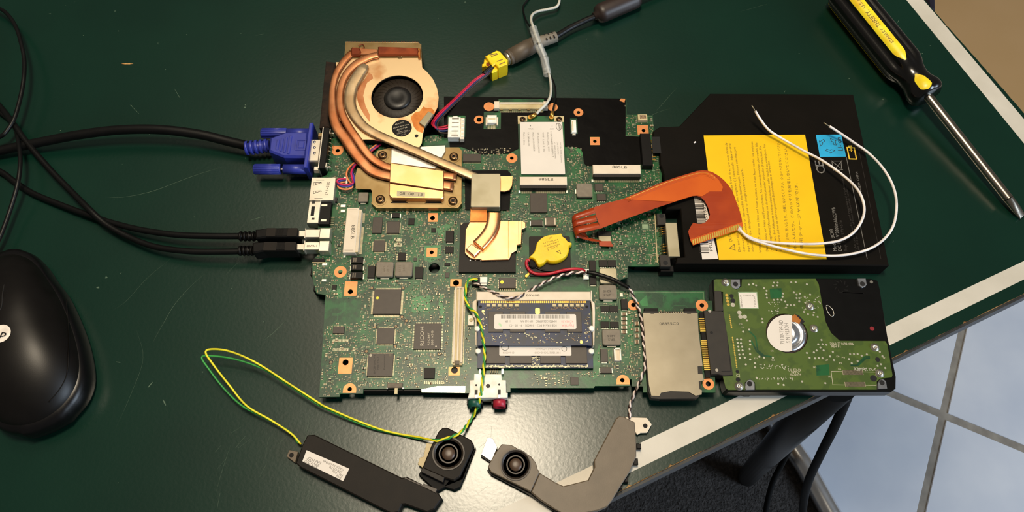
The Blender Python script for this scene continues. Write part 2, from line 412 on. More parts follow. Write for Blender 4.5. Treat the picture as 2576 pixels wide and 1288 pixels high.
# scratches and specks worn into the laminate
sm = MB()
def scr(pts, w0, z=0.05):
    p = cr([U(a, b, z) for a, b in pts], 6); n = len(p)
    for i in range(n-1):
        a = Vector(p[i]); b = Vector(p[i+1]); d = (b-a)
        if d.length < 1e-6: continue
        s = d.normalized().cross(Vector((0, 0, 1)))*.55; wa = w0*sin(pi*(i+.15)/(n+.3)); wb = w0*sin(pi*(i+1.15)/(n+.3))
        sm.quad([tuple(a-s*wa), tuple(b-s*wb), tuple(b+s*wb), tuple(a+s*wa)])
for pts, w in [([(252, 495), (310, 496), (380, 482), (440, 460), (500, 438), (560, 420)], .16),
               ([(520, 685), (480, 720), (440, 765), (410, 815), (385, 860)], .13), ([(438, 222), (453, 247)], .2), ([(326, 262), (350, 286)], .2),
               ([(722, 803), (690, 835), (664, 856)], .16), ([(385, 960), (372, 975)], .5), ([(410, 1005), (417, 1020)], .6), ([(291, 910), (303, 912)], .4),
               ([(628, 555), (660, 545)], .3), ([(780, 1040), (770, 1090), (765, 1120)], .12), ([(1695, 270), (1640, 290), (1606, 330)], .10), ([(1705, 218), (1650, 280)], .1),
               ([(285, 780), (320, 755), (370, 700), (430, 650)], .08), ([(560, 700), (600, 660), (680, 600)], .07), ([(340, 820), (360, 900), (330, 990), (290, 1080)], .07),
               ([(540, 1250), (560, 1180), (580, 1120)], .08), ([(1660, 1090), (1640, 1100)], .3), ([(640, 90), (665, 85)], .12), ([(1130, 1000), (1300, 1010)], .05),
               ([(1860, 30), (1930, 10)], .06), ([(2255, 60), (2262, 50)], .25), ([(1530, 220), (1570, 205)], .07)]: scr(pts, w)
for px, py, w in [(267, 698, 1.0), (247, 723, .9), (298, 78, .5), (210, 89, .5), (289, 28, .6), (470, 87, .4), (606, 84, .4), (330, 266, .6), (616, 270, .7), (617, 264, .5), (416, 175, .4),
                  (152, 328, .4), (1476, 98, .5), (1170, 5, .6), (2136, 198, .4), (2320, 134, .4), (2340, 115, .4), (1631, 717, .7), (2221, 250, .7), (583, 726, .4), (509, 936, .5), (1050, 720, .3), (1610, 1068, .6)]:
    c = U(px, py, .06); a = rs.uniform(0, 3)
    sm.flat([(c[0]+w*(.6+.4*rs.random())*cos(a+t)*(1.5 if k % 2 else .8), c[1]+w*.7*sin(a+t)) for k, t in enumerate([0, 1, 2.1, 3.2, 4.2, 5.2])], .06)
for _ in range(90):
    px, py = rs.uniform(0, 2300), rs.uniform(0, 1288 if _ % 2 else 700)
    if py > 1215-(px-1404)*.474 or py > 1250: continue
    c = U(px, py, .05); w = rs.uniform(.08, .2); a = rs.uniform(0, pi)
    sm.flat(orect(c, w*rs.choice((1, 2, 8)), w, a), .055)
for _ in range(70):      # fine wear under the speakers
    px, py = rs.uniform(500, 1680), rs.uniform(1010, 1288)
    if py > 1215-(px-1404)*.474: continue
    c = U(px, py, .05); a = rs.uniform(0.6, 1.6)
    sm.flat(orect(c, rs.uniform(2, 9), rs.uniform(.04, .09), a), .05)
obj('scratches', sm, 'scratch', table, kind='stuff', label='pale scratches and specks worn into the green surface')
# legs and undercarriage seen past the edge
lt = U(2104, 957, -40); lb = U(1879, 1200, FLOOR + 8)
obj('leg', MB().tube([lt, tuple((Vector(lt)+Vector(lb))/2), lb], 14, 24), 'leg_black', table)
bar = MB().tube([U(1944, 1056, FLOOR+24), U(2021, 1167, FLOOR+24), U(2088, 1288, FLOOR+24), U(2130, 1364, FLOOR+24)], 15, 24)
obj('undercarriage_bar', bar, 'chrome', table, label='chrome undercarriage bar')

# floor: tiles, carpet, slab coloured tan
floor = obj('floor', MB().box(-1500, 2200, -1500, 2200, FLOOR-20, FLOOR-2), 'grout', kind='structure', label='grey grout bed of the tiled floor')
g1 = (U(2420, 840, FLOOR), U(2318, 1288, FLOOR)); gX = U(2373, 1044, FLOOR)
dy = Vector((g1[0][0]-g1[1][0], g1[0][1]-g1[1][1])).normalized(); dx = Vector((dy.y, -dy.x)); ga = atan2(dx.y, dx.x)
tile_me = None
for i in range(-3, 3):
    for j in range(-3, 2):
        c = Vector((gX[0], gX[1])) + dx*(330*(i+.5)) + dy*(330*(j+.5))
        if c.y > 620: continue
        if tile_me is None:
            o = obj('tile', MB().obox((c.x, c.y), 318, 318, ga, FLOOR-6, FLOOR, .8), 'floor_tile', floor); tile_me = o.data
        else: link(bpy.data.objects.new('tile', tile_me), floor, (c.x, c.y, FLOOR-6))
obj('floor_tan', MB().box(640, 1900, 640, 1900, FLOOR-4, FLOOR+2), 'floor_tan', kind='structure', label='floor slab coloured tan beyond the table edge')  # separate slab, with the warm tan tone set in its base colour
carp = [U(1960, 1000, -752), U(2030, 1155, -752), U(2098, 1280, -752), U(2200, 1480, -752), U(300, 1700, -752), U(300, 950, -752)]
obj('carpet', MB().prism([p[:2] for p in carp], FLOOR, -752), 'carpet', label='dark grey woven carpet on the floor below the table edge', cat='carpet')
nv = [U(p[0], p[1], -640)[:2] for p in ((2330, -40), (2337, 22), (2354, 24), (2352, -40))]
obj('fabric_edge', MB().prism(nv, FLOOR+2, -640, 3), 'navy', label='dark navy fabric corner just past the tan-coloured slab by the table edge', cat='fabric')
obj('hanging_cable', MB().tube(cr([W(MM, *p) for p in [(1560, 180, -48), (1470, 340, -60), (1430, 450, -90), (1350, 640, -140), (1250, 840, -200), (1170, 1020, -260), (1135, 1210, -320), (1120, 1500, -380)]], 6), 3.6, 10), 'cord_dull',
    label='thick black cable hanging past the table edge over the floor tiles', cat='cable')
obj('hanging_cable', MB().tube(cr([W(MM, *p) for p in [(1120, 640, -420), (1060, 780, -440), (1010, 880, -460), (940, 1020, -480), (895, 1210, -500), (870, 1500, -520)]], 6), 3.4, 10), 'cord_dull',
    label='thin black cable hanging over the carpet behind the black table leg', cat='cable')
c = U(321, 161, .1)
obj('wood_splinter', MB().prism([(c[0]-4.2, c[1]-.1), (c[0]-2, c[1]+.45), (c[0]+2, c[1]+.5), (c[0]+4, c[1]+.2), (c[0]+1.5, c[1]-.5), (c[0]-2, c[1]-.55)], 0.06, .7, .2), 'wood',
    label='tiny tan wood splinter lying alone on the green table', cat='splinter')

# ================================================================== motherboard
ZB = 9.0
def in_poly(p, P):
    c = False; j = len(P)-1
    for i in range(len(P)):
        if (P[i][1] > p[1]) != (P[j][1] > p[1]) and p[0] < (P[j][0]-P[i][0])*(p[1]-P[i][1])/(P[j][1]-P[i][1])+P[i][0]: c = not c
        j = i
    return c
BO = [(1118, 245), (1576, 249), (1577, 288), (1642, 290), (1646, 330), (1664, 335), (1666, 669), (1580, 669), (1580, 698), (1561, 703), (1561, 731), (1772, 731), (1773, 757), (1792, 757), (1800, 987),
      (1618, 987), (1617, 972), (1590, 972), (1589, 954), (1584, 954), (1584, 971), (1497, 971), (1494, 976), (1284, 976), (1284, 986), (1172, 989), (1060, 987), (1058, 978), (914, 978), (913, 990), (855, 990),
      (854, 998), (803, 999), (819, 742), (796, 738), (786, 700), (786, 655), (800, 640), (800, 450), (822, 440), (830, 335), (1062, 352), (1072, 342), (1118, 338)]
mbd = thing('motherboard', 'large green laptop motherboard crowded with chips and copper pads', 'motherboard', (U(1290, 650)[0], U(1290, 650)[1], 0))
OCC = []      # occupied rectangles (world mm)
HOLES = []
PADS = []
def occ(x0, x1, y0, y1, m=.35): OCC.append((x0-m, x1+m, y0-m, y1+m))
def hole(cv, x, y, r): c = W(cv, x, y, ZB); HOLES.append((c[0], c[1], r)); return c
# --- copper screw pads: (outline, hole)
def pad_rect(cv, r, hx, hy, hr=1.55, dome=None):
    R = rect(cv, r, ZB+.05); c = hole(cv, hx, hy, hr); x0, x1, y0, y1 = R
    if dome:                      # rounded on one side
        k = (x1-x0)/2; cx = (x0+x1)/2; arc = [(cx+k*cos(t), (y1-k if dome == 'T' else y0+k) + k*sin(t)*(1 if dome == 'T' else -1)) for t in [pi*i/12 for i in range(13)]]
        pts = arc + ([(x0, y0), (x1, y0)] if dome == 'T' else [(x0, y1), (x1, y1)])
    else: pts = rnd(x0, x1, y0, y1, .3, 2)
    PADS.append((pts, (c[0], c[1], hr*.98))); occ(*R)
def pad_ring(cv, x, y, r, hr=1.5):
    c = hole(cv, x, y, hr); k = W(cv, x+r, y, ZB); R = k[0]-c[0]
    PADS.append((circ(c, R, 28), (c[0], c[1], hr*.98))); occ(c[0]-R, c[0]+R, c[1]-R, c[1]+R)
pad_rect(Q1, (1150, 210, 1295, 340), 1218, 285); pad_rect(Q1, (1130, 720, 1285, 855), 1205, 790, 1.3)
pad_rect(D, (285, 225, 390, 345), 335, 310); pad_rect(D, (237, 858, 350, 990), 295, 897, 1.8)
pad_rect(D, (275, 1070, 385, 1150), 330, 1120, 1.3, 'T'); pad_rect(D, (1165, 205, 1258, 265), 1213, 238, 1.9); pad_rect(D, (1150, 935, 1245, 1005), 1200, 962, 2.0)
pad_ring(D, 252, 145, 52, 1.4); pad_rect(E, (1355, 1000, 1465, 1080), 1405, 1045, 1.3, 'T'); pad_ring(E, 1497, 420, 48, 1.4)
pad_rect(C, (1303, 402, 1380, 467), 1341, 437, 1.2); pad_rect(C, (1600, 402, 1677, 460), 1638, 437, 1.2); pad_rect(C, (1685, 305, 1775, 385), 1735, 350, 1.3)
pad_ring(C, 403, 262, 41, 1.7); pad_ring(C, 668, 573, 45, 1.2); pad_ring(C, 1208, 203, 40, 1.2)
pad_ring(F, 683, 325, 57, 1.4); pad_ring(F, 742, 1052, 55, 1.5); pad_rect(Q8, (130, 145, 375, 355), 255, 250, 1.4, 'B')
hole(Q1, 1243, 1022, 3.4)
for h in HOLES: OCC.append((h[0]-h[2]-.6, h[0]+h[2]+.6, h[1]-h[2]-.6, h[1]+h[2]+.6))
bo_w = poly(ID, BO, ZB)
obj('board', MB().prism(bo_w, ZB-1.5, ZB, holes=[circ(h, h[2], 16) for h in HOLES]), 'pcb', mbd)
for pts, h in PADS: obj('screw_pad', MB().prism(pts, ZB, ZB+.08, holes=[circ(h, h[2], 18)]), 'copper_pad', mbd)
for cv, x, y, r in ((C, 483, 155, 43), (C, 1000, 160, 40)):
    c = W(cv, x, y, ZB+.4); R = W(cv, x+r, y, ZB)[0]-c[0]; obj('copper_disc', MB().cyl(c, R, ZB+.1, ZB+.42, 24), 'copper_pad', mbd); occ(c[0]-R, c[0]+R, c[1]-R, c[1]+R)
obj('corner_pad', MB().prism(poly(C, [(1540, 108), (1552, 90), (1588, 92), (1580, 122)], ZB+.3), ZB, ZB+.35), 'copper_pad', mbd)
# underside bodies the board rests on
for nm, r in (('underside_socket', (900, 900, 1160, 985)), ('underside_socket', (1300, 880, 1480, 973)), ('underside_socket', (1160, 420, 1420, 620)), ('underside_frame', (1150, 255, 1560, 300)),
              ('underside_frame', (812, 900, 850, 996)), ('underside_socket', (1640, 745, 1780, 980)), ('underside_frame', (1590, 560, 1660, 667)), ('underside_frame', (822, 450, 850, 720))):
    x0, x1, y0, y1 = rect(ID, r, ZB); obj(nm, MB().box(x0+1.5, x1-1.5, y0+.4, y1-1, 0, ZB-1.5, .3), 'black', mbd)
# --- black insulating film over the upper board
film = [(118, 73), (1590, 90), (1590, 392), (1716, 400), (1722, 622), (1275, 636), (1252, 610), (1243, 530), (1225, 495), (1150, 480), (1095, 480), (1090, 470), (725, 470), (722, 495), (640, 536), (420, 541), (265, 482), (165, 482), (162, 415), (120, 405)]
def prc(cv, r, z=ZB): x0, x1, y0, y1 = rect(cv, r, z); return [(x0, y0), (x1, y0), (x1, y1), (x0, y1)]
fh = [prc(C, (440, 200, 580, 338)), prc(C, (1142, 250, 1200, 378)), prc(C, (1300, 400, 1383, 470)), circ(W(C, 403, 262, ZB), 3.4, 20), circ(W(C, 1208, 203, ZB), 3.3, 20), prc(C, (146, 228, 292, 404)), prc(C, (560, 92, 930, 200))]
obj('insulating_film', MB().prism(poly(C, film, ZB+.3), ZB+.08, ZB+.3, holes=fh), 'film', mbd, label='black plastic film covering the upper part of the board')
def frect(cv, r): occ(*rect(cv, r, ZB), 0)
for r in ((118, 73, 725, 490), (725, 73, 1590, 480), (1243, 480, 1590, 636), (1590, 392, 1722, 630)): frect(C, r)

# --- components
def comp(name, cv, r, h, m, bev=.12, z=ZB, par=None, label=None, round_=0, reg=True):
    x0, x1, y0, y1 = rect(cv, r, z+h)
    b = MB().prism(rnd(x0, x1, y0, y1, round_, 3), z, z+h, bev) if round_ else MB().box(x0, x1, y0, y1, z, z+h, bev)
    if reg: occ(x0, x1, y0, y1)
    o = obj(name, b, m, par or mbd, label=label); o['_r'] = (x0, x1, y0, y1, z, z+h); return o
def leads(o, sides, pitch=.65, ln=1.0, w=.3, nm='pins', m='pins', inset_=.4):
    x0, x1, y0, y1, z, zt = o['_r']; b = MB()
    for s in sides:
        a, c = (y0+inset_, y1-inset_) if s in 'LR' else (x0+inset_, x1-inset_)
        n = max(2, int((c-a)/pitch))
        for i in range(n):
            t = a + (i+.5)*(c-a)/n
            if s == 'L': b.box(x0-ln, x0+.05, t-w/2, t+w/2, z, z+.22)
            if s == 'R': b.box(x1-.05, x1+ln, t-w/2, t+w/2, z, z+.22)
            if s == 'T': b.box(t-w/2, t+w/2, y1-.05, y1+ln, z, z+.22)
            if s == 'B': b.box(t-w/2, t+w/2, y0-ln, y0+.05, z, z+.22)
    if 'L' in sides or 'R' in sides or 'T' in sides or 'B' in sides:
        k = ln; occ(x0-(k if 'L' in sides else 0), x1+(k if 'R' in sides else 0), y0-(k if 'B' in sides else 0), y1+(k if 'T' in sides else 0))
    return obj(nm, b, m, o, kind='stuff')
def caption(o, items, m='mark', nm='lettering'):
    """items: (string, conv, (x0,y0), (x1,y1), cap height mm or None) on top of o"""
    zt = o['_r'][5] + .03 if '_r' in o else None; b = MB()
    for s, cv, a, c, h in items: put_text(b, s, W(cv, *a, zt), W(cv, *c, zt), h)
    return obj(nm, b, m, o)
def dot(o, cv, x, y, r, m): 
    zt = o['_r'][5]; obj('pin_one_dot', MB().cyl(W(cv, x, y, zt), r, zt, zt+.04, 14), m, o)
# quad flat packs and other chips
leads(comp('chip', Q1, (545, 335, 730, 505), 1.2, 'chip'), 'RBL', .5, .7, .25)
comp('chip', Q1, (335, 275, 475, 505), 1.0, 'chip')
leads(comp('chip', Q1, (345, 610, 515, 770), 1.3, 'chip'), 'LRTB', .5, 1.0, .28)
leads(comp('chip', Q1, (705, 790, 820, 905), 1.4, 'chip_dark'), 'LR', 1.05, .9, .5)
leads(comp('chip', Q1, (1405, 700, 1525, 795), 1.3, 'chip_dark'), 'BT', 1.15, .7, .5)
comp('chip', Q1, (862, 285, 950, 380), .9, 'chip_dark'); comp('chip', Q1, (1200, 430, 1265, 490), .8, 'chip_dark'); comp('chip', Q1, (1395, 945, 1475, 985), .8, 'chip_dark'); comp('chip', Q1, (1405, 1085, 1465, 1160), .8, 'chip')
comp('chip', Q1, (940, 865, 985, 915), .8, 'chip')
leads(comp('diode', Q1, (618, 205, 732, 272), 1.4, 'chip_dark'), 'LR', 3, .7, 1.6, 'terminals', 'solder')
o = comp('chip', D, (527, 290, 752, 495), 1.6, 'chip'); leads(o, 'LRTB', .5, 1.3, .3); dot(o, D, 560, 362, .9, 'wire_yellow')
leads(comp('chip', D, (555, 612, 697, 742), 1.3, 'chip'), 'LRTB', .5, .8, .25)
o = comp('chip', D, (478, 822, 688, 1010), 1.4, 'chip'); leads(o, 'LRTB', .45, .7, .22); dot(o, D, 503, 838, .8, 'mark_light'); dot(o, D, 665, 836, .8, 'mark')
caption(o, [('Panasonic', D, (622, 955), (622, 832), .9), ('MN10127', D, (570, 955), (570, 850), 1.1), ('8H28 G0L3W', D, (542, 990), (542, 832), 1.1)], 'ink')
o = comp('chip', D, (864, 572, 1088, 788), 1.3, 'chip', label='square dark controller chip with pale lettering')
caption(o, [('RICOH', D, (945, 757), (945, 600), 2.2), ('R5C847', D, (993, 755), (993, 650), 1.2), ('880 V3G', D, (1023, 755), (1023, 635), 1.2)], 'mark_light')
leads(o, 'LRTB', .9, 1.0, .4); dot(o, D, 1046, 765, .5, 'mark_light')
comp('chip', D, (946, 940, 1036, 1030), 1.0, 'chip_dark')
leads(comp('chip', D, (190, 597, 284, 655), 1.1, 'chip'), 'TB', .7, .7, .3)
o = comp('chip', N, (868, 1020, 1142, 1190), 2.2, 'chip'); leads(o, 'LRTB', 1.15, .6, .5); dot(o, N, 920, 1092, 1.1, 'wire_yellow')
comp('chip', Q7, (1462, 192, 1563, 288), 1.0, 'chip')
comp('chip', C, (818, 857, 955, 1012), 1.2, 'chip'); leads(comp('chip', C, (272, 537, 420, 600), 1.4, 'chip'), 'B', .55, .8, .25)
comp('chip', P2, (165, 880, 215, 915), .4, 'silk', reg=True)
# video processor package (dark), bridge chip under the yellow cell
x0, x1, y0, y1 = rect(N, (232, 128, 1140, 930), ZB+2.2); occ(x0, x1, y0, y1)
o = obj('processor_package', MB().box(x0, x1, y0, y1, ZB, ZB+2.2, .1), 'chip_dark', mbd, label='large dark square chip package under the copper plate')
obj('gold_corner', MB().prism(poly(N, [(250, 130), (300, 130), (255, 170)], ZB+2.2), ZB+2.2, ZB+2.25), 'ivory_yellow', o)
bumps = MB()
for i in range(6): bumps.cyl(W(N, 405 + i*85, 745, ZB+2.2), .4, ZB+2.2, ZB+2.7, 8)
obj('solder_dots', bumps, 'solder', o, kind='stuff')
x0, x1, y0, y1 = rect(N, (1280, 280, 2100, 1020), ZB+1); occ(x0, x1, y0, y1)
o = obj('bridge_chip', MB().box(x0, x1, y0, y1, ZB, ZB+1, .05), 'pcb', mbd, label='bridge chip on a green carrier under the yellow cell')
o2 = rect(N, (1362, 350, 2030, 1000), ZB+2); obj('chip_cap', MB().prism(rnd(*o2, .8, 3), ZB+1, ZB+2, .15), 'chip_dark', o)
# moulded inductors
def inductor(cv, r, h, txt=None, m='inductor', lead='B'):
    x0, x1, y0, y1 = rect(cv, r, ZB+h); occ(x0, x1, y0-.8, y1)
    o = obj('inductor', MB().prism(rnd(x0, x1, y0, y1, min(1.2, (x1-x0)*.12), 3), ZB+h*.45, ZB+h, .35), m, mbd); o['_r'] = (x0, x1, y0, y1, ZB, ZB+h)
    obj('core', MB().box(x0+.25, x1-.25, y0+.25, y1-.25, ZB, ZB+h*.45), 'chip_dark', o)
    q = (x1-x0)*.25; cx = (x0+x1)/2; yy = (y0, y0-.55) if 'B' in lead else (y1+.5, y1)
    if lead == 'L': obj('terminal', MB().box(x0-.7, x0+.3, (y0+y1)/2-1.6, (y0+y1)/2+1.6, ZB, ZB+1.0, .1), 'solder', o)
    else: obj('terminal', MB().box(cx-q, cx+q, yy[1]+.0, yy[0]+.3, ZB, ZB+1.0, .1), 'solder', o)
    return o
caption(inductor(Q1, (385, 925, 640, 1145), 3.6), [('4R7', Q1, (520, 1080), (520, 985), 1.0), ('0815', Q1, (570, 1080), (570, 985), 1.0)]); caption(inductor(Q1, (665, 925, 920, 1140), 3.6), [('5115', Q1, (750, 1075), (750, 975), 1.2), ('2R2', Q1, (810, 1065), (810, 980), 1.2)])
inductor(P1, (525, 255, 628, 350), 3.0); inductor(C, (1192, 775, 1320, 885), 3.2, lead='L')
caption(inductor(E, (1212, 252, 1358, 372), 3.2), [('6215', E, (1310, 298), (1245, 298), 1.3), ('2R2', E, (1308, 330), (1250, 330), 1.3)], 'ink'); caption(inductor(E, (1240, 620, 1390, 752), 3.2), [('6215', E, (1345, 670), (1280, 670), 1.3), ('2R2', E, (1343, 700), (1285, 700), 1.3)], 'ink'); inductor(E, (1215, 113, 1362, 240), 3.4, m='nickel_pad')
# tantalum capacitors, transistors
for cv, r, h in ((Q1, (262, 985, 370, 1160), 2.6), (Q1, (960, 1000, 1075, 1165), 2.6), (Q1, (1415, 470, 1528, 632), 2.4), (E, (1130, 48, 1186, 137), 2.2), (E, (1134, 172, 1190, 250), 2.2), (E, (1395, 370, 1450, 452), 2.2),
                 (E, (1225, 785, 1285, 893), 2.0), (E, (1222, 935, 1318, 985), 2.0), (C, (822, 1073, 918, 1118), 2.0)):
    o = comp('tantalum_capacitor', cv, r, h, 'chip_dark' if h > 2.1 else 'chip', .15); x0, x1, y0, y1 = o['_r'][:4]
    tb = MB()
    if y1-y0 > (x1-x0)*.8: tb.box(x0+.4, x1-.4, y0-.5, y0+.2, ZB, ZB+.8, .1).box(x0+.4, x1-.4, y1-.2, y1+.5, ZB, ZB+.8, .1)
    else: tb.box(x0-.5, x0+.2, y0+.3, y1-.3, ZB, ZB+.8, .1).box(x1-.2, x1+.5, y0+.3, y1-.3, ZB, ZB+.8, .1)
    obj('terminals', tb, 'solder', o)
for cv, r in ((E, (1210, 45, 1278, 100)), (E, (1284, 45, 1352, 100)), (E, (1225, 425, 1294, 475)), (E, (1299, 425, 1368, 475)), (E, (1225, 558, 1298, 605)), (E, (1304, 558, 1375, 605)), (C, (1342, 780, 1405, 835)), (C, (1357, 862, 1430, 915)), (Q2, (135, 140, 180, 185))):
    leads(comp('transistor', cv, r, 1.2, 'chip_dark' if cv is not C else 'chip', .1), 'B', 1.0, .7, .45, m='solder')
for r in ((455, 910, 575, 972), (452, 985, 570, 1042), (447, 1062, 570, 1128)):
    o = comp('power_transistor', P1, r, 3.0, 'black', .15); x0, x1, y0, y1 = o['_r'][:4]
    obj('terminals', MB().box(x0-.7, x0, y0+.5, y1-.5, ZB, ZB+.8).box(x1, x1+.6, y0+.5, y1-.5, ZB, ZB+.8), 'solder', o)
    b = MB(); b.box(x0+1.3, x0+2.1, y0+.7, y1-.7, ZB+3, ZB+3.03).box(x0+2.5, x0+3.3, y0+.7, y1-.7, ZB+3, ZB+3.03); obj('print', b, 'mark', o)
# ceramic capacitors big enough to count
for cv, r in [(E, (1396, 482+i*37, 1446, 508+i*37)) for i in range(5)] + [(E, (1508, 558+i*50, 1546, 590+i*50)) for i in range(4)] + [(Q4, (255+i*83, 258, 312+i*83, 300)) for i in range(0)]:
    x0, x1, y0, y1 = rect(cv, r, ZB+1.2); occ(x0, x1, y0, y1); k = (x1-x0)*.22
    o = obj('ceramic_capacitor', MB().box(x0+k, x1-k, y0, y1, ZB, ZB+1.2, .1), 'smd_tan', mbd); obj('end_cap', MB().box(x0, x0+k, y0, y1, ZB, ZB+1.25, .1).box(x1-k, x1, y0, y1, ZB, ZB+1.25, .1), 'solder', o)
for cv, r in ((P1, (347, 378, 402, 408)), (P1, (347, 430, 400, 460)), (E, (1382, 315, 1412, 352)), (E, (1462, 312, 1500, 352)), (P1, (160, 968, 215, 998)), (P1, (155, 1132, 205, 1160)), (C, (935, 1052, 1025, 1118)), (P1, (375, 890, 400, 918))):
    o = comp('solder_lug', cv, r, .8 if cv is not C else 2.2, 'solder' if cv is not C else 'mark', .25)
    if cv is C: x0, x1, y0, y1, z, zt = o['_r']; obj('crystal_pads', MB().box(x0+.2, x0+.9, y0+.6, y1-.6, zt, zt+.05).box(x1-.9, x1-.2, y0+.6, y1-.6, zt, zt+.05), 'ivory', o)

# --- card sockets (cream, lettered 885LB)
def card_socket(r_top, cv, label, txt):
    x0, x1, y0, y1 = rect(cv, r_top, ZB+5.2); occ(x0-1, x1+1, y0-4.5, y1+.5)
    o = obj('card_socket', MB().box(x0, x1, y0, y1, ZB, ZB+5.2, .3), 'ivory', mbd, label=label); o['_r'] = (x0, x1, y0, y1, ZB, ZB+5.2)
    b = MB().box(x0+.3, x1-.3, y0-1.9, y0, ZB+.6, ZB+4.4); obj('contact_block', b, 'chip_dark', o)
    f = MB(); n = 44
    for i in range(n):
        t = x0+1 + (i+.5)*(x1-x0-2)/n; f.box(t-.16, t+.16, y0-2.0, y0-.1, ZB+.5, ZB+4.5)
    obj('ribs', f, 'sata_grey', o, kind='stuff')
    g = MB()
    for i in range(n):
        if i in (11, 12, 13): continue
        t = x0+1 + (i+.5)*(x1-x0-2)/n; g.box(t-.17, t+.17, y0-3.6, y0-1.8, ZB, ZB+.3)
    obj('pins', g, 'pins', o, kind='stuff')
    obj('mounting_tab', MB().box(x0-.8, x0+.6, y0-3.6, y0-1.6, ZB, ZB+1, .1), 'solder', o); obj('mounting_tab', MB().box(x1-.6, x1+.8, y0-3.6, y0-1.6, ZB, ZB+1, .1), 'solder', o)
    caption(o, [txt], 'ink')
card_socket((733, 722, 1115, 788), C, 'cream card socket below the white wireless card', ('885LB', C, (886, 752), (1005, 756), 2.0))
card_socket((1325, 624, 1712, 698), C, 'cream empty card socket below the black film', ('885LB', C, (1482, 654), (1603, 658), 2.0))
# vertical cream card socket
x0, x1, y0, y1 = rect(P1, (392, 412, 515, 865), ZB+5); occ(x0-.6, x1+3.4, y0-1.8, y1+.5)
o = obj('card_socket', MB().box(x0, x1, y0, y1, ZB, ZB+5, .3), 'ivory', mbd, label='cream upright card socket near the USB ports'); o['_r'] = (x0, x1, y0, y1, ZB, ZB+5)
obj('contact_block', MB().box(x1, x1+1.6, y0+.6, y1-1, ZB+.3, ZB+4.2), 'ivory_yellow', o)
f = MB(); g = MB()
for i in range(52):
    t = y0+1 + (i+.5)*(y1-y0-2.4)/52; f.box(x1+.1, x1+1.75, t-.17, t+.17, ZB+.2, ZB+4.35)
    if i not in (34, 35, 36, 37, 38): g.box(x1+1.6, x1+3.2, t-.16, t+.16, ZB, ZB+.3)
obj('ribs', f, 'ivory', o, kind='stuff'); obj('pins', g, 'pins', o, kind='stuff')
caption(o, [('885LB', P1, (462, 590), (450, 728), 2.2)], 'ink')
b = MB(); b.box(x0+1, x1-1, y1-1.6, y1-1.4, ZB+5, ZB+5.04).box(x0+1, x1-1, y0+1.4, y0+1.6, ZB+5, ZB+5.04); obj('moulding_line', b, 'mark', o)
# long dock connector
x0, x1, y0, y1 = rect(D, (1192, 262, 1272, 915), ZB+3.6); occ(x0-2.4, x1+.7, y0, y1)
o = obj('board_connector', MB().box(x0, x1, y0, y1, ZB, ZB+2.6, .2), 'ivory_yellow', mbd, label='long narrow cream double-row connector'); 
for a, c in ((x0, x0+1.1), (x1-1.1, x1), (x0+2.3, x1-2.3)): obj('rail', MB().box(a, c, y0+1.2, y1-1.2, ZB+2.6, ZB+3.6, .15), 'ivory', o)
obj('end_key', MB().box(x0+1.6, x1-1.6, y0+.2, y0+2.2, ZB+2.6, ZB+4, .2), 'mark', o); obj('end_key', MB().box(x0+1.4, x1-1.4, y1-1.6, y1-.3, ZB+2.6, ZB+3.8, .2), 'ivory', o)
g = MB()
for i in range(100):
    t = y0+1.5 + i*(y1-y0-3)/99; g.box(x0-.7, x0, t-.11, t+.11, ZB, ZB+.3).box(x1, x1+.7, t-.11, t+.11, ZB, ZB+.3)
obj('pins', g, 'pins', o, kind='stuff')
g = MB()
for i in range(60):
    t = y0+2 + i*(y1-y0-6)/59; g.box(x0-.9-1.3*random.random()-.5, x0-.8, t-.05, t+.05, ZB, ZB+.04)
obj('fan_out_traces', g, 'silk', mbd, kind='stuff')
# display connector (top), small white connectors
x0, x1, y0, y1 = rect(C, (560, 118, 930, 168), ZB+2.6)
o = obj('display_connector', MB().box(x0, x1, y0, y1, ZB, ZB+1.8, .15), 'ivory_yellow', mbd, label='long cream display connector at the top of the board')
obj('rail', MB().box(x0+1, x1-1, y1-1.5, y1-.2, ZB+1.8, ZB+2.9, .15), 'ivory', o); obj('rail', MB().box(x0+1, x1-1, y0+.3, y0+1.2, ZB+1.8, ZB+2.4, .15), 'ivory_yellow', o)
for a, c in ((x0-3, x0+.6), (x1-.6, x1+2.4)): obj('end_block', MB().box(a, c, y0-.4, y1+.3, ZB, ZB+3.2, .3), 'ivory', o)
g = MB()
for i in range(46): t = x0+1 + i*(x1-x0-2)/45; g.box(t-.13, t+.13, y0-1.9, y0, ZB, ZB+.35)
obj('pins', g, 'pins', o, kind='stuff')
g = MB()
for i in range(5): t = x0+2+i*(x1-x0-4)/4.4; g.box(t-.9, t+.9, y0-.5, y0+.2, ZB+.3, ZB+1.4)
obj('latch_slots', g, 'brass', o, kind='stuff')
x0, x1, y0, y1 = rect(C, (468, 222, 545, 285), ZB+3); o = obj('small_connector', MB().box(x0, x1, y0, y1, ZB, ZB+3, .3), 'white_plastic', mbd, label='small white connector beside the display connector')
obj('slot', MB().box(x0+.8, x1-.8, (y0+y1)/2-.5, (y0+y1)/2+.3, ZB+3, ZB+3.05), 'ivory_yellow', o); obj('side_wall', MB().box(x0-1, x0, y0-1, y1-1, ZB, ZB+2, .2), 'ivory', o); obj('side_wall', MB().box(x1, x1+1, y0-1, y1-1, ZB, ZB+2, .2), 'ivory', o)
g = MB(); 
for i in range(8): t = x0+.6 + i*(x1-x0-1.2)/7; g.box(t-.2, t+.2, y0-3.4, y0-.2, ZB, ZB+.4)
obj('pins', g, 'pins', o, kind='stuff')
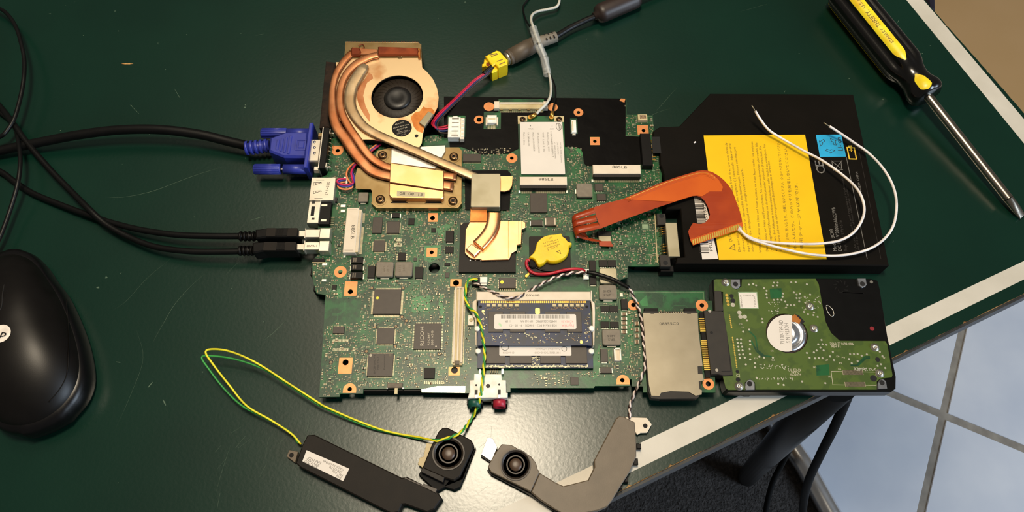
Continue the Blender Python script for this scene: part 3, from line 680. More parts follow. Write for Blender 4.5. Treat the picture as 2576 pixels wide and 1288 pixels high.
x0, x1, y0, y1 = rect(C, (1152, 262, 1190, 362), ZB+2.4); o = obj('small_connector', MB().box(x0, x1, y0, y1, ZB, ZB+2.4, .3), 'white_plastic', mbd, label='tiny upright white connector beside the wireless card')
obj('slot', MB().box(x0+.5, x0+1.2, y0+1, y1-1, ZB+2.4, ZB+2.45), 'ivory_yellow', o); obj('solder_foot', MB().box(x0+.4, x1-.4, y0-1.3, y0, ZB, ZB+.8, .3), 'solder', o)
x0, x1, y0, y1 = rect(C, (1690, 216, 1766, 262), ZB+3); o = obj('small_connector', MB().box(x0, x1, y0, y1, ZB, ZB+3, .3), 'ivory_yellow', mbd, label='small cream connector at the board corner by the bay battery')
obj('slot', MB().box(x0+1.2, x1-.8, y0+.8, y1-.8, ZB+3, ZB+3.05), 'smd_tan', o); occ(x0, x1, y0, y1)
x0, x1, y0, y1 = rect(E, (1336, 778, 1394, 880), ZB+3); o = obj('small_connector', MB().box(x0, x1, y0, y1, ZB, ZB+2.2, .2), 'ivory', mbd, label='small open cream connector beside the memory socket'); occ(x0, x1, y0, y1)
for q in ((x0, x0+.7, y0, y1), (x1-.7, x1, y0, y1), (x0, x1, y1-.8, y1)): obj('wall', MB().box(*q, ZB+2.2, ZB+3.4, .1), 'white_plastic', o)
x0, x1, y0, y1 = rect(D, (1312, 502, 1362, 588), ZB+1.6); o = obj('test_switch', MB().box(x0, x1, y0, y1, ZB, ZB+1.4, .2), 'white_plastic', mbd); occ(x0, x1, y0, y1)
obj('button', MB().cyl(((x0+x1)/2, (y0+y1)/2), 1.1, ZB+1.4, ZB+1.9, 16), 'ivory_yellow', o)
# speaker connector and cell connector, white
for r, lb in (((560, 1005, 680, 1100), 'white speaker connector above the memory socket'), ((2255, 880, 2330, 935), 'white cell connector')):
    o = comp('wire_connector', N, r, 3.0, 'white_plastic', .2, label=lb); x0, x1, y0, y1 = o['_r'][:4]
    obj('latch', MB().box(x0+.4, x1-.4, y0-1.1, y0, ZB, ZB+1.6, .2), 'white_plastic', o)
o = comp('wire_connector', N, (2238, 960, 2325, 1040), 2.6, 'white_plastic', .2)
o = comp('wire_connector', N, (430, 1020, 570, 1140), 3.0, 'black', .3, label='black speaker plug socket')
o = comp('wire_connector', Q8, (380, 810, 470, 960), 2.6, 'white_plastic', .2, label='white fan connector')
# slide switch at the front edge
o = comp('slide_switch', D, (642, 1068, 768, 1108), 2.0, 'mark', .2); x0, x1, y0, y1, z, zt = o['_r']
obj('lever', MB().box((x0+x1)/2-.2, (x0+x1)/2+1.6, y0-3.4, y0+1, ZB+.4, ZB+1.6, .2), 'ivory_yellow', o); obj('terminals', MB().box(x0-.6, x0+.2, y0-.4, y0+.6, ZB, ZB+1, .2).box(x1-.2, x1+.6, y0-.4, y0+.6, ZB, ZB+1, .2), 'solder', o)
# tinned ground strip at the front edge
st = poly(Q3, [(345, 1200), (520, 1165), (820, 1165), (815, 1238), (348, 1232)], ZB+.1)
obj('ground_strip', MB().prism(st, ZB, ZB+.1), 'tin', mbd); occ(*rect(Q3, (345, 1165, 820, 1238), ZB))
# bright green cleared areas of solder mask
for cv, pts in ((Q3, [(240, 230), (300, 190), (440, 185), (445, 215), (430, 330), (420, 360), (240, 370)]), (Q3, [(540, 170), (590, 175), (570, 280), (605, 330), (600, 470), (565, 490), (548, 380), (525, 320)]),
                (Q1, [(1095, 690), (1340, 680), (1345, 860), (1180, 940), (1090, 900)]), (Q1, [(1280, 430), (1420, 370), (1530, 420), (1400, 470), (1380, 640), (1300, 540)]), (Q2, [(165, 265), (205, 180), (240, 205), (235, 270)]), (Q2, [(130, 100), (160, 10), (290, 20), (280, 105)]),
                (E, [(1160, 1040), (1165, 850), (1215, 760), (1220, 930), (1200, 1020)]), (E, [(1440, 500), (1490, 500), (1500, 760), (1450, 740)]), (C, [(1150, 482), (1225, 497), (1243, 530), (1240, 555)]), (E, [(1545, 395), (1610, 335), (1618, 430), (1570, 430)]), (P8, [(455, 1140), (640, 1140), (640, 1180), (455, 1180)])):
    P_ = poly(cv, pts, ZB); hs_ = [circ(h, h[2]*1.02, 16) for h in HOLES if in_poly(h, P_)]
    obj('mask_patch', MB().prism(P_, ZB, ZB+.03, holes=hs_), 'pcb_bright', mbd)

# --- ports on the left edge
def port_shell(r, cv, z0, z1, nm, label, m='tin', bev=.25):
    x0, x1, y0, y1 = rect(cv, r, z1); occ(x0, x1, y0, y1)
    o = obj(nm, MB().box(x0, x1, y0, y1, z0, z1, bev), m, mbd, label=label); o['_r'] = (x0, x1, y0, y1, z0, z1); return o
o = port_shell((42, 105, 290, 338), P1, ZB-4, ZB+5.5, 'display_port', 'bright metal display port shell on the left edge'); zt = ZB+5.5
b = MB()
for yy in (175, 260):
    for seg in (((75, yy+12), (155, yy-18)), ((155, yy-18), (153, yy-8)), ((75, yy-15), (155, yy-18)), ((75, yy-15), (75, yy+12)), ((100, yy-14), (100, yy+3))):
        p = W(P1, *seg[0], zt); q = W(P1, *seg[1], zt); d = Vector(q)-Vector(p); b.obox(((p[0]+q[0])/2, (p[1]+q[1])/2), d.length, .3, atan2(d.y, d.x), zt, zt+.04)
b.obox(W(P1, 143, 132, zt), 5, .4, 0, zt, zt+.04); b.obox(W(P1, 125, 320, zt), 5, .4, 0, zt, zt+.04)
obj('cut_slots', b, 'sata_grey', o); caption(o, [('08341v3', P1, (212, 150), (190, 285), 1.9)], 'ink')
obj('solder_tabs', MB().box(o['_r'][1], o['_r'][1]+1.2, o['_r'][2]+1, o['_r'][2]+4, ZB, ZB+2, .1).box(o['_r'][1], o['_r'][1]+1.2, o['_r'][3]-4, o['_r'][3]-1, ZB, ZB+2, .1), 'sata_grey', o)
o = port_shell((20, 335, 138, 568), P1, ZB-3, ZB+4.0, 'modem_port', 'small metal-faced modem port below the display port'); zt = ZB+4
x0, x1, y0, y1 = rect(P1, (50, 400, 85, 495), zt); obj('opening', MB().box(x0, x1, y0, y1, zt, zt+.06), 'hole', o)
for q in ((60, 350, 90, 372), (55, 515, 85, 535)): obj('slot', MB().box(*rect(P1, q, zt), zt, zt+.05), 'sata_grey', o)
x0, x1, y0, y1 = rect(P1, (132, 345, 250, 582), ZB+3); occ(x0, x1+2, y0, y1); obj('housing', MB().box(x0, x1, y0, y1, ZB-3, ZB+3, .3), 'black', o)
g = MB()
for i in range(5): t = y0+1+i*1.3; g.box(x1-1, x1+2.2, t-.25, t+.25, ZB, ZB+.6)
obj('pins', g, 'pins', o, kind='stuff')
g = MB().box(*rect(P1, (155, 380, 215, 398), ZB+3), ZB+3, ZB+3.1).box(*rect(P1, (150, 530, 205, 552), ZB+3), ZB+3, ZB+3.1); obj('clips', g, 'tin', o)
for r1, r2, lb in (((1347, 265, 1600, 408), (1605, 240, 1795, 422), 'upper metal USB port shell on the left edge'), ((1330, 490, 1590, 632), (1592, 470, 1776, 655), 'lower metal USB port shell on the left edge')):
    x0, x1, y0, y1 = rect(P7, r1, ZB+6.2); o = obj('usb_port', MB().box(x0, x1+.3, y0, y1, ZB+.5, ZB+6.2, .25), 'tin', mbd, label=lb)
    q = rect(P7, r2, ZB+6.9); obj('rear_shell', MB().box(q[0], q[1], q[2], q[3], ZB+0, ZB+6.9, .3), 'tin', o); occ(*q)
    obj('flange', MB().box(x0-.3, x0+.25, y0-.7, y1+.7, ZB+.5, ZB+6.6, .1), 'tin', o)
    if 'lower' in lb:
        b = MB(); put_text(b, '88WA-1', W(P7, 1370, 582, ZB+6.25), W(P7, 1545, 582, ZB+6.25), 1.5); obj('lettering', b, 'ink', o)
# black catches under the port edge
obj('edge_catch', MB().box(*rect(P1, (48, 1022, 192, 1100), ZB-1), 0, ZB-.8, .3), 'black', mbd); obj('edge_catch', MB().box(*rect(P1, (78, 1182, 202, 1255), ZB-1), 0, ZB-.8, .3), 'black', mbd)
obj('edge_slot', MB().box(*rect(P1, (66, 925, 190, 962), ZB+1), ZB, ZB+1.0, .1), 'black', mbd); obj('slot_rim', MB().box(*rect(P1, (62, 964, 200, 972), ZB+1.2), ZB, ZB+1.2), 'ivory_yellow', mbd)
# video port of the board: black body with silver plate and two hex posts
x0, x1, y0, y1 = rect(P6, (1580, 235, 1695, 1010), ZB+7); occ(x0, x1+4, y0, y1)
o = obj('video_port', MB().box(x0, x1, y0, y1, ZB-6, ZB+7, .3), 'black', mbd, label='black video port with silver plate beside the fan')
obj('face_plate', MB().box(x0-.7, x0, y0-.3, y1+.3, ZB-6, ZB+7.3, .1), 'tin', o)
for yy in (370, 1010):
    c = W(P6, 1500, yy, ZB+3); c2 = W(P6, 1435, yy, ZB+3)
    obj('hex_post', MB().lathe([(2.3, 0), (2.4, .3), (2.4, 3.6), (2.0, 4.2)], (x0-4.4, c[1], ZB+1), (1, 0, 0), 6, False), 'brass' if yy < 500 else 'tin', o)
    obj('rear_post', MB().lathe([(.6, 0), (.7, 2.6), (.3, 3)], (x1, c[1], ZB+4.5), (1, 0, 0), 8), 'tin', o); obj('rear_tab', MB().box(x1, x1+.6, c[1]-1.6, c[1]+2, ZB+2, ZB+6.8, .1), 'tin', o)
g = MB()
for i in range(9): t = y0+2.5+i*(y1-y0-6)/8; g.tube([(x1-.1, t, ZB+4), (x1+1.2, t, ZB+3.4), (x1+2.2, t, ZB+.2)], .22, 5)
obj('pins', g, 'pins', o, kind='stuff')

# --- bay battery connectors on the right edge
x0, x1, y0, y1 = rect(P2, (160, 195, 238, 438), ZB+5); o = obj('bay_connector', MB().box(x0, x1, y0, y1, ZB, ZB+5, .4), 'black', mbd, label='black upper connector plugged towards the bay battery'); occ(x0, x1, y0, y1)
g = MB()
for i, yy in enumerate((250, 262, 292, 303, 325, 336, 372, 395)):
    a = W(P2, 238, yy, ZB+2.4); g.box(x1, x1+2.6, a[1]-.28, a[1]+.28, ZB+2.2, ZB+2.6)
obj('gold_pins', g, 'gold', o, kind='stuff')
x0, x1, y0, y1 = rect(P2, (352, 868, 440, 1125), ZB+4.2); o = obj('bay_connector', MB().box(x0, x1, y0, y1, ZB, ZB+4.2, .3), 'nickel_pad', mbd, label='grey metal lower connector beside the bay battery'); occ(x0-3, x1, y0, y1)
g = MB()
for i in range(8):
    yy = (905, 920, 938, 955)[i] if i < 4 else (1032, 1052, 1072, 1095)[i-4]; a = W(P2, 345, yy, ZB+2)
    for k in (0, 1.2): g.tube([(x0, a[1], ZB+2.6), (x0-1.6-k, a[1]-.2, ZB+2.4), (x0-2.6-k, a[1]-.9, ZB+.2)], .22, 5)
obj('gold_pins', g, 'gold', o, kind='stuff')
for q, hq in (((278, 800, 345, 885), (312, 818)), ((300, 1112, 378, 1200), (342, 1172))):
    k = obj('bracket', MB().box(*rect(P2, q, ZB+3.4), ZB, ZB+3.4, .2), 'sata_grey', o); c = W(P2, *hq, ZB+3.4); obj('screw_hole', MB().cyl(c, 1.5, ZB+3.4, ZB+3.46, 16), 'hole', k)
obj('lower_lip', MB().box(*rect(P2, (300, 1200, 400, 1245), ZB-3), 0, ZB-1.5, .2), 'black', mbd)
obj('edge_rail', MB().prism(poly(P2, [(258, 800), (264, 800), (284, 1170), (277, 1170)], ZB+.5), ZB, ZB+.5), 'ivory_yellow', mbd)
# flat-cable socket
x0, x1, y0, y1 = rect(P8, (462, 930, 628, 1010), ZB+2.6); o = obj('flat_cable_socket', MB().box(x0, x1, y0, y1, ZB, ZB+2.6, .2), 'nickel_pad', mbd, label='socket of the orange flat cable'); occ(x0-.5, x1+.5, y0-4, y1+4)
obj('latch_bar', MB().box(x0-.6, x1+.6, y1-.4, y1+3.6, ZB, ZB+2, .2), 'chip_dark', o); obj('side_clip', MB().box(x0+.2, x0+1.4, y0-3.6, y0-.3, ZB, ZB+1, .1), 'tin', o); obj('side_clip', MB().box(x1-1.4, x1-.2, y0-3.6, y0-.3, ZB, ZB+1, .1), 'tin', o)

# --- card slot with sheet metal cover, pins for the drive
ZC = ZB+5.2
cov = [(135, 393), (205, 393), (210, 402), (240, 402), (246, 395), (545, 393), (548, 402), (580, 402), (586, 393), (645, 395), (652, 560), (680, 780), (692, 888), (645, 890), (648, 958), (690, 960), (705, 1020), (655, 1030), (662, 1100), (685, 1110), (682, 1150), (625, 1162), (560, 1125), (390, 1120), (305, 1135), (292, 1165), (215, 1162), (192, 1060), (165, 780), (148, 540)]
o = obj('card_slot', MB().prism(poly(F, cov, ZC), ZC-.4, ZC, .1), 'slot_cover', mbd, label='flat silver card slot cover beside the hard drive')
x0, x1, y0, y1 = rect(F, (140, 390, 640, 1180), ZB+4); occ(x0, x1+8, y0-2, y1)
base = poly(F, [(140, 380), (640, 380), (690, 960), (660, 1165), (640, 1185), (290, 1190), (215, 1185), (190, 1120), (160, 780)], ZC-.6)
obj('slot_body', MB().prism(base, ZB, ZC-.5), 'sata_grey', o)
b = MB(); put_text(b, '08355C0', W(F, 292, 507, ZC+.03), W(F, 470, 505, ZC+.03), 1.7); obj('lettering', b, 'ink', o)
g = MB()
for i in range(11): c = W(F, 290+i*22, 398, ZC); g.tube([(c[0], c[1]-.3, ZC-.3), (c[0], c[1]+1.0, ZC-.5), (c[0], c[1]+2.2, ZB+.2)], .42, 6)
obj('top_pins', g, 'pins', o, kind='stuff')
obj('corner_block', MB().box(*rect(F, (150, 350, 280, 392), ZB+3), ZB, ZB+3, .2), 'black', o); obj('corner_block', MB().box(*rect(F, (520, 350, 630, 392), ZB+3), ZB, ZB+3, .2), 'black', o)
obj('card_mouth', MB().prism(poly(F, [(292, 1172), (400, 1130), (560, 1130), (640, 1165), (620, 1195), (300, 1200)], ZB+2.5), ZB-1, ZB+2.5, .2), 'black', o)
obj('side_clip', MB().box(*rect(F, (190, 985, 202, 1060), ZB+3), ZB, ZB+4, .1), 'tin', o); obj('side_clip', MB().box(*rect(F, (203, 1100, 215, 1160), ZB+3), ZB, ZB+4, .1), 'tin', o)
o = obj('drive_connector', MB().prism(poly(F, [(660, 385), (700, 385), (765, 985), (720, 990)], ZB+3), ZB, ZB+2.6, .1), 'black', mbd, label='black drive connector with gold pins')
g = MB()
for i in range(7): c = W(F, 688+i*2.6, 448+i*19, ZB+3); g.box(c[0]-2.3, c[0]+2.3, c[1]-.42, c[1]+.42, ZB+2.6, ZB+3.1, .15)
for i in range(15): c = W(F, 707+i*2.4, 652+i*19, ZB+3); g.box(c[0]-2.3, c[0]+2.3, c[1]-.42, c[1]+.42, ZB+2.6, ZB+3.1, .15)
obj('gold_pins', g, 'gold_bright', o, kind='stuff')

# --- audio jacks at the front edge
ja = [(262, 152), (345, 150), (350, 155), (600, 155), (605, 228), (655, 230), (660, 385), (680, 388), (672, 448), (185, 450), (200, 385), (210, 384), (208, 232), (258, 228)]
o = obj('audio_jacks', MB().prism(poly(Q7, ja, ZB+4.8), ZB-5, ZB+4.8, .2), 'white_plastic', mbd, label='white metal audio jack block at the front edge'); x0, x1, y0, y1 = rect(Q7, (200, 150, 670, 450), ZB+4.8); occ(x0-1, x1+1, y0, y1+3)
zt = ZB+4.8
for cx, cy, r in ((435, 302, 1.2), (288, 292, .6), (573, 285, .6)): obj('jack_hole', MB().cyl(W(Q7, cx, cy, zt), r, zt, zt+.05, 14), 'sata_grey', o)
for r in ((268, 350, 305, 412), (556, 348, 592, 410)): obj('spring_slot', MB().box(*rect(Q7, r, zt), zt, zt+.05), 'sata_grey', o); 
for r in ((272, 412, 300, 450), (560, 410, 590, 450)): obj('spring_tip', MB().box(*rect(Q7, r, zt+.4), zt, zt+.4, .1), 'tin', o)
for r in ((320, 95, 345, 150), (600, 90, 628, 155)): obj('solder_tab', MB().box(*rect(Q7, r, ZB+3), ZB, ZB+3.5, .1), 'tin', o)
g = MB()
for i in range(4): c = W(Q7, 465+i*28, 130, ZB+1); g.tube([(c[0], c[1]-1, ZB+2), (c[0]+.3, c[1]+1, ZB+1.6), (c[0], c[1]+2, ZB+.1)], .3, 6)
obj('pins', g, 'pins', o, kind='stuff')
for cx, m, l in ((265, 'audio_green', 'green headphone jack sleeve'), (575, 'audio_red', 'red microphone jack sleeve')):
    c = W(Q7, cx, 470, ZB+1); obj('jack_sleeve', MB().lathe([(3.6, 0), (3.6, 5.2), (2.4, 5.2), (2.2, 4.2)], (c[0], y0+1, ZB-1), (0, -1, 0), 18), m, o, label=l)
    obj('jack_skirt', MB().box(c[0]-4.4, c[0]+4.4, y0-2.2, y0+1, 0, ZB-1), 'black', o)

# ================================================================== memory socket and modules
def label_plate(o, pts, z, m, nm='label', th=.06): return obj(nm, MB().prism(pts, z, z+th), m, o)
ZM1 = ZB+7.2; ZM2 = ZB+3.2
x0, x1, y0, y1 = rect(Q4, (115, 78, 1790, 205), ZB+8.4); occ(*rect(Q4, (50, 60, 1860, 1230), ZB+3))
so = obj('memory_socket', MB().box(x0, x1, y0, y1, ZB, ZB+8.4, .3), 'ivory', mbd, label='cream double memory socket'); so['_r'] = (x0, x1, y0, y1, ZB, ZB+8.4)
caption(so, [('80R03', Q4, (1040, 118), (840, 118), 1.4)], 'mark')
for pts in ([(118, 60), (105, 60), (105, 190), (50, 230), (50, 440), (85, 470), (95, 870), (112, 870), (112, 200)], [(1792, 60), (1808, 60), (1812, 210), (1850, 250), (1855, 400), (1845, 870), (1825, 870), (1815, 330), (1792, 200)]):
    obj('latch_arm', MB().prism(poly(Q4, pts, ZB+6), ZB, ZB+6, .2), 'ivory', so)
for cx, cy, zz in ((118, 620, ZB+8), (1805, 615, ZB+8), (130, 950, ZB+4.2), (1800, 950, ZB+4.2)):
    c = W(Q4, cx, cy, zz); obj('latch_tip', MB().lathe([(1.6, 0), (1.6, zz-ZB-.4), (1.2, zz-ZB)], (c[0], c[1], ZB), n=14), 'white_plastic', so)
def module(label, r, z, chips, lab, low):
    x0, x1, y0, y1 = rect(Q4, r, z); t = thing('memory_module', label, 'memory module', ((x0+x1)/2, (y0+y1)/2, z-1))
    pc = obj('circuit_board', MB().box(x0, x1, y0, y1, z-1, z, .05), 'pcb_blue', t)
    for q in chips: obj('memory_chip', MB().box(*rect(Q4, q, z+1.1), z, z+1.1, .1), 'chip', t)
    return t, (x0, x1, y0, y1)
t1, R1 = module('upper memory module with white barcode label in the cream socket', (128, 212, 1795, 872), ZM1, ((285, 372, 498, 672), (602, 372, 828, 672), (1118, 376, 1342, 672), (1440, 380, 1658, 672)), None, 0)
lz = ZM1+1.12
l1 = label_plate(t1, rnd(*rect(Q4, (370, 412, 1578, 632), lz), 1.0), lz, 'label_white')
b = MB(); zt = lz+.09; bars(b, W(Q4, 1478, 418, zt), W(Q4, 460, 418, zt), 2.4, 70, 5)
put_text(b, 'HMT312S6BFR8C - H9 N0 AA', W(Q4, 1288, 500, zt), W(Q4, 755, 500, zt), 1.4); put_text(b, '1119', W(Q4, 617, 500, zt), W(Q4, 537, 500, zt), 1.4); put_text(b, '1GB 1Rx16 PC3 - 10600S - 9 - 10 - C1', W(Q4, 1288, 562, zt), W(Q4, 592, 562, zt), 1.4)
obj('print', b, 'ink_grey', l1)
b = MB(); put_text(b, 'hynix', W(Q4, 1540, 560, zt), W(Q4, 1360, 565, zt), 2.0); put_text(b, 'KOREA 03', W(Q4, 1530, 505, zt), W(Q4, 1360, 505, zt), 1.2); obj('print', b, 'ink_pink', l1)
obj('leaf_print', MB().flat(poly(Q4, [(440, 530), (475, 560), (482, 595), (455, 590), (432, 565)], zt), zt), 'ink_green', l1)
for i, xx in enumerate([255, 335, 420, 503, 585, 672] + [1228, 1315, 1400, 1487, 1572, 1640]):
    q = rect(Q4, (xx, 258, xx+56, 298), ZM1+.8); obj('capacitor', MB().box(*q, ZM1, ZM1+.8, .1), 'ivory_yellow', t1)
g = MB()
for i in range(52): c = W(Q4, 180+i*30, 226, ZM1); g.box(c[0]-.4, c[0]+.4, c[1]-.9, c[1]+1.2, ZM1, ZM1+.06)
obj('edge_contacts', g, 'gold', t1, kind='stuff')
obj('gold_patch', MB().prism(rnd(*rect(Q4, (975, 320, 1042, 412), ZM1), .8), ZM1, ZM1+.1), 'gold_bright', t1)
for q in ((188, 352, 225, 388), (1632, 800, 1672, 842)): obj('gold_pad', MB().prism(rnd(*rect(Q4, q, ZM1), .6), ZM1, ZM1+.1), 'gold_bright', t1)
for q in ((168, 303), (1735, 303)): obj('notch_hole', MB().cyl(W(Q4, *q, ZM1), .9, ZM1, ZM1+.05, 14), 'hole', t1)
rs = random.Random(11); g = MB(); g2 = MB()
for i in range(150):
    xx = rs.choice((rs.uniform(185, 270), rs.uniform(280, 880), rs.uniform(830, 1150), rs.uniform(1130, 1660), rs.uniform(1700, 1780))); yy = rs.uniform(690, 850) if 280 < xx < 1690 else rs.uniform(400, 850)
    c = W(Q4, xx, yy, ZM1); (g if rs.random() < .6 else g2).obox(c, rs.uniform(.4, 1.0), .45, rs.choice((0, pi/2)), ZM1, ZM1+.3)
for i in range(26):
    for xx in (250, 340): c = W(Q4, xx+i*9 if False else xx, 250+i*3, ZM1); 
for i in range(60): c = W(Q4, 245+i*25 if i < 20 else 1210+(i-20)*12, rs.uniform(305, 345), ZM1); g2.obox(c, .7, .5, 0, ZM1, ZM1+.3)
obj('resistor_ends', g, 'solder_small', t1, kind='stuff'); obj('resistors', g2, 'smd_tan', t1, kind='stuff')
t2, R2 = module('lower memory module half hidden under the upper one', (128, 560, 1815, 1208), ZM2, ((240, 880, 530, 1135), (600, 880, 918, 1135), (1046, 880, 1350, 1135), (1418, 880, 1736, 1135)), None, 1)
lz = ZM2+1.12; l2 = label_plate(t2, rnd(*rect(Q4, (445, 870, 1505, 1025), lz), .8), lz, 'label_white')
b = MB(); zt = lz+.09; put_text(b, 'Assembled in Malaysia', W(Q4, 1345, 915, zt), W(Q4, 975, 915, zt), 1.1); put_text(b, 'M471B5273CH0-CH9', W(Q4, 1345, 965, zt), W(Q4, 965, 965, zt), 1.2); put_text(b, '01660024', W(Q4, 665, 965, zt), W(Q4, 497, 965, zt), 1.2); obj('print', b, 'ink_faint', l2)
b = MB(); c = W(Q4, 1402, 922, zt); b.prism(circ(c, 1.6, 18), zt, zt+.02, holes=[circ(c, 1.35, 18)]); c = W(Q4, 530, 895, zt); b.prism(circ(c, 2.2, 18), zt, zt+.02, holes=[circ(c, 1.95, 18)]); obj('round_marks', b, 'ink', l2)
g = MB()
for i in range(74): c = W(Q4, 245+i*20.5, 1182+rs.uniform(-8, 8), ZM2); g.obox(c, .7, rs.uniform(.6, 1.4), 0, ZM2, ZM2+.35)
for i in range(24): c = W(Q4, rs.uniform(925, 1040), rs.uniform(1040, 1170), ZM2); g.obox(c, .8, .5, rs.choice((0, pi/2)), ZM2, ZM2+.35)
obj('resistors', g, 'solder_small', t2, kind='stuff')

# ================================================================== wireless card
ZW = ZB+4.4
wc = thing('wireless_card', 'white-labelled wireless card with two antenna sockets', 'wireless card', (W(Q5, 400, 700, ZW)[0], W(Q5, 400, 700, ZW)[1], ZW-1))
frect(Q5, (60, 270, 720, 1090))
obj('circuit_board', MB().prism(poly(Q5, [(66, 278), (690, 280), (715, 1100), (90, 1100)], ZW), ZW-1, ZW), 'pcb', wc)
for pts in ([(66, 276), (195, 276), (192, 352), (95, 358), (90, 388), (70, 385)], [(560, 280), (690, 282), (690, 360), (560, 352)]): obj('gold_tab', MB().prism(poly(Q5, pts, ZW+.1), ZW, ZW+.12), 'ivory_yellow', wc)
sc_ = MB()
for cx, cy in ((133, 312), (628, 312)):
    c = W(Q5, cx, cy, ZW+1.4); o = obj('screw', MB().lathe([(2.0, 0), (2.0, .7), (1.3, 1.3), (.1, 1.4)], (c[0], c[1], ZW), n=20), 'screw', wc)
    obj('cross_slot', MB().obox(c, 2.0, .4, .5, ZW+1.3, ZW+1.45).obox(c, 2.0, .4, .5+pi/2, ZW+1.3, ZW+1.45), 'hole', o)
lw = [(95, 360), (668, 358), (708, 1064), (115, 1062)]; obj_l = label_plate(wc, poly(Q5, lw, ZW+1.4), ZW+1.3, 'label_white')
obj('shield_can', MB().prism(poly(Q5, [(99, 364), (664, 362), (704, 1060), (119, 1058)], ZW+1.3), ZW, ZW+1.3), 'tin', wc)
zt = ZW+1.39; b = MB()
put_text(b, '1', W(Q5, 232, 418, zt), W(Q5, 244, 418, zt), 1.2); put_text(b, 'MAIN', W(Q5, 207, 461, zt), W(Q5, 284, 461, zt), 1.0); put_text(b, '2', W(Q5, 524, 418, zt), W(Q5, 538, 418, zt), 1.2); put_text(b, 'AUX', W(Q5, 500, 461, zt), W(Q5, 560, 461, zt), 1.0)
for s, a, c, h in (('Made in China', (142, 497), (146, 670), 1.0), ('TA: E83444-001', (198, 497), (210, 686), 1.0), ('MAC: 001DE0E8D8', (264, 500), (280, 752), 1.0), ('SPS: XXXXXX-XXX XX', (330, 502), (346, 775), 1.0), ('WiFi Link 5100', (398, 498), (414, 765), 1.0), ('Model: 512AN_MMW', (460, 498), (478, 756), 1.0),
                   ('11S42T0848Z1ZAB88P1AT', (506, 492), (530, 834), 1.2), ('IC: 1000M-512ANMU', (556, 632), (570, 858), .8), ('CMI: LF12ANMU', (596, 630), (606, 792), .8), ('FCC ID: PD9512ANMU', (634, 630), (650, 908), .8)):
    put_text(b, s, W(Q5, *a, zt), W(Q5, *c, zt), h)
obj('print', b, 'ink_grey', obj_l)
b = MB(); c0 = W(Q5, 620, 422, zt)                      # oval emblem with lettering
ring_o = [(c0[0]+2.1*cos(t)*.85-.9*sin(t)*.3, c0[1]+2.9*sin(t)) for t in [2*pi*i/28 for i in range(28)]]; cc = (sum(p[0] for p in ring_o)/28, sum(p[1] for p in ring_o)/28)
b.prism(ring_o, zt, zt+.02, holes=[[(cc[0]+(p[0]-cc[0])*.86, cc[1]+(p[1]-cc[1])*.9) for p in ring_o]]); put_text(b, 'intel', W(Q5, 605, 385, zt), W(Q5, 628, 462, zt), 1.7); obj('emblem', b, 'ink', obj_l)

# ================================================================== small parts of the board that nobody counts
def inside(p, P):
    c = False; n = len(P); j = n-1
    for i in range(n):
        if (P[i][1] > p[1]) != (P[j][1] > p[1]) and p[0] < (P[j][0]-P[i][0])*(p[1]-P[i][1])/(P[j][1]-P[i][1])+P[i][0]: c = not c
        j = i
    return c
PLAIN = len(OCC)
for r in ((820, 752, 905, 812), (1600, 733, 1790, 778), (1600, 500, 1668, 520), (1285, 935, 1335, 974), (1440, 950, 1600, 975), (1330, 690, 1500, 735), (905, 475, 1165, 520), (980, 360, 1165, 520)): occ(*rect(ID, r, ZB), 0)
rs = random.Random(21); bodies = MB(); darks = MB(); ends = MB(); vias = MB(); silk = MB()
bw_in = inset(bo_w if area2(bo_w) > 0 else bo_w[::-1], 1.0)
bx0 = min(p[0] for p in bo_w); bx1 = max(p[0] for p in bo_w); by0 = min(p[1] for p in bo_w); by1 = max(p[1] for p in bo_w)
def free(x, y, w, h):
    if not inside((x, y), bw_in): return False
    for a, b, c, d in OCC:
        if x+w > a and x-w < b and y+h > c and y-h < d: return False
    return True
cells = {}
def put(x, y, w, h):
    for i in range(int((x-w)//1), int((x+w)//1)+1):
        for j in range(int((y-h)//1), int((y+h)//1)+1):
            for q in cells.get((i, j), ()):
                if abs(q[0]-x) < q[2]+w and abs(q[1]-y) < q[3]+h: return False
    for i in range(int((x-w)//1), int((x+w)//1)+1):
        for j in range(int((y-h)//1), int((y+h)//1)+1): cells.setdefault((i, j), []).append((x, y, w, h))
    return True
n = 0
for k in range(20000):
    x = rs.uniform(bx0, bx1); y = rs.uniform(by0, by1); s = rs.random()
    l, w, hh = (1.0, .5, .35) if s < .72 else ((1.6, .8, .5) if s < .94 else (2.1, 1.25, .8))
    vert = rs.random() < .5; ex, ey = (w/2, l/2) if vert else (l/2, w/2)
    if not free(x, y, ex+.12, ey+.12) or not put(x, y, ex+.12, ey+.12): continue
    m = bodies if rs.random() < .55 else darks; n += 1
    e = l*.26
    if vert: m.box(x-w/2, x+w/2, y-l/2+e, y+l/2-e, ZB, ZB+hh); ends.box(x-w/2, x+w/2, y-l/2, y-l/2+e, ZB, ZB+hh+.04); ends.box(x-w/2, x+w/2, y+l/2-e, y+l/2, ZB, ZB+hh+.04)
    else: m.box(x-l/2+e, x+l/2-e, y-w/2, y+w/2, ZB, ZB+hh); ends.box(x-l/2, x-l/2+e, y-w/2, y+w/2, ZB, ZB+hh+.04); ends.box(x+l/2-e, x+l/2, y-w/2, y+w/2, ZB, ZB+hh+.04)
    if s > .55:      # printed outline round it
        q = .28
        for a in (((x-ex-q, x+ex+q, y+ey+q-.1, y+ey+q)), ((x-ex-q, x+ex+q, y-ey-q, y-ey-q+.1))): silk.add([(a[0], a[2], ZB+.03), (a[1], a[2], ZB+.03), (a[1], a[3], ZB+.03), (a[0], a[3], ZB+.03)], [(0, 1, 2, 3)])
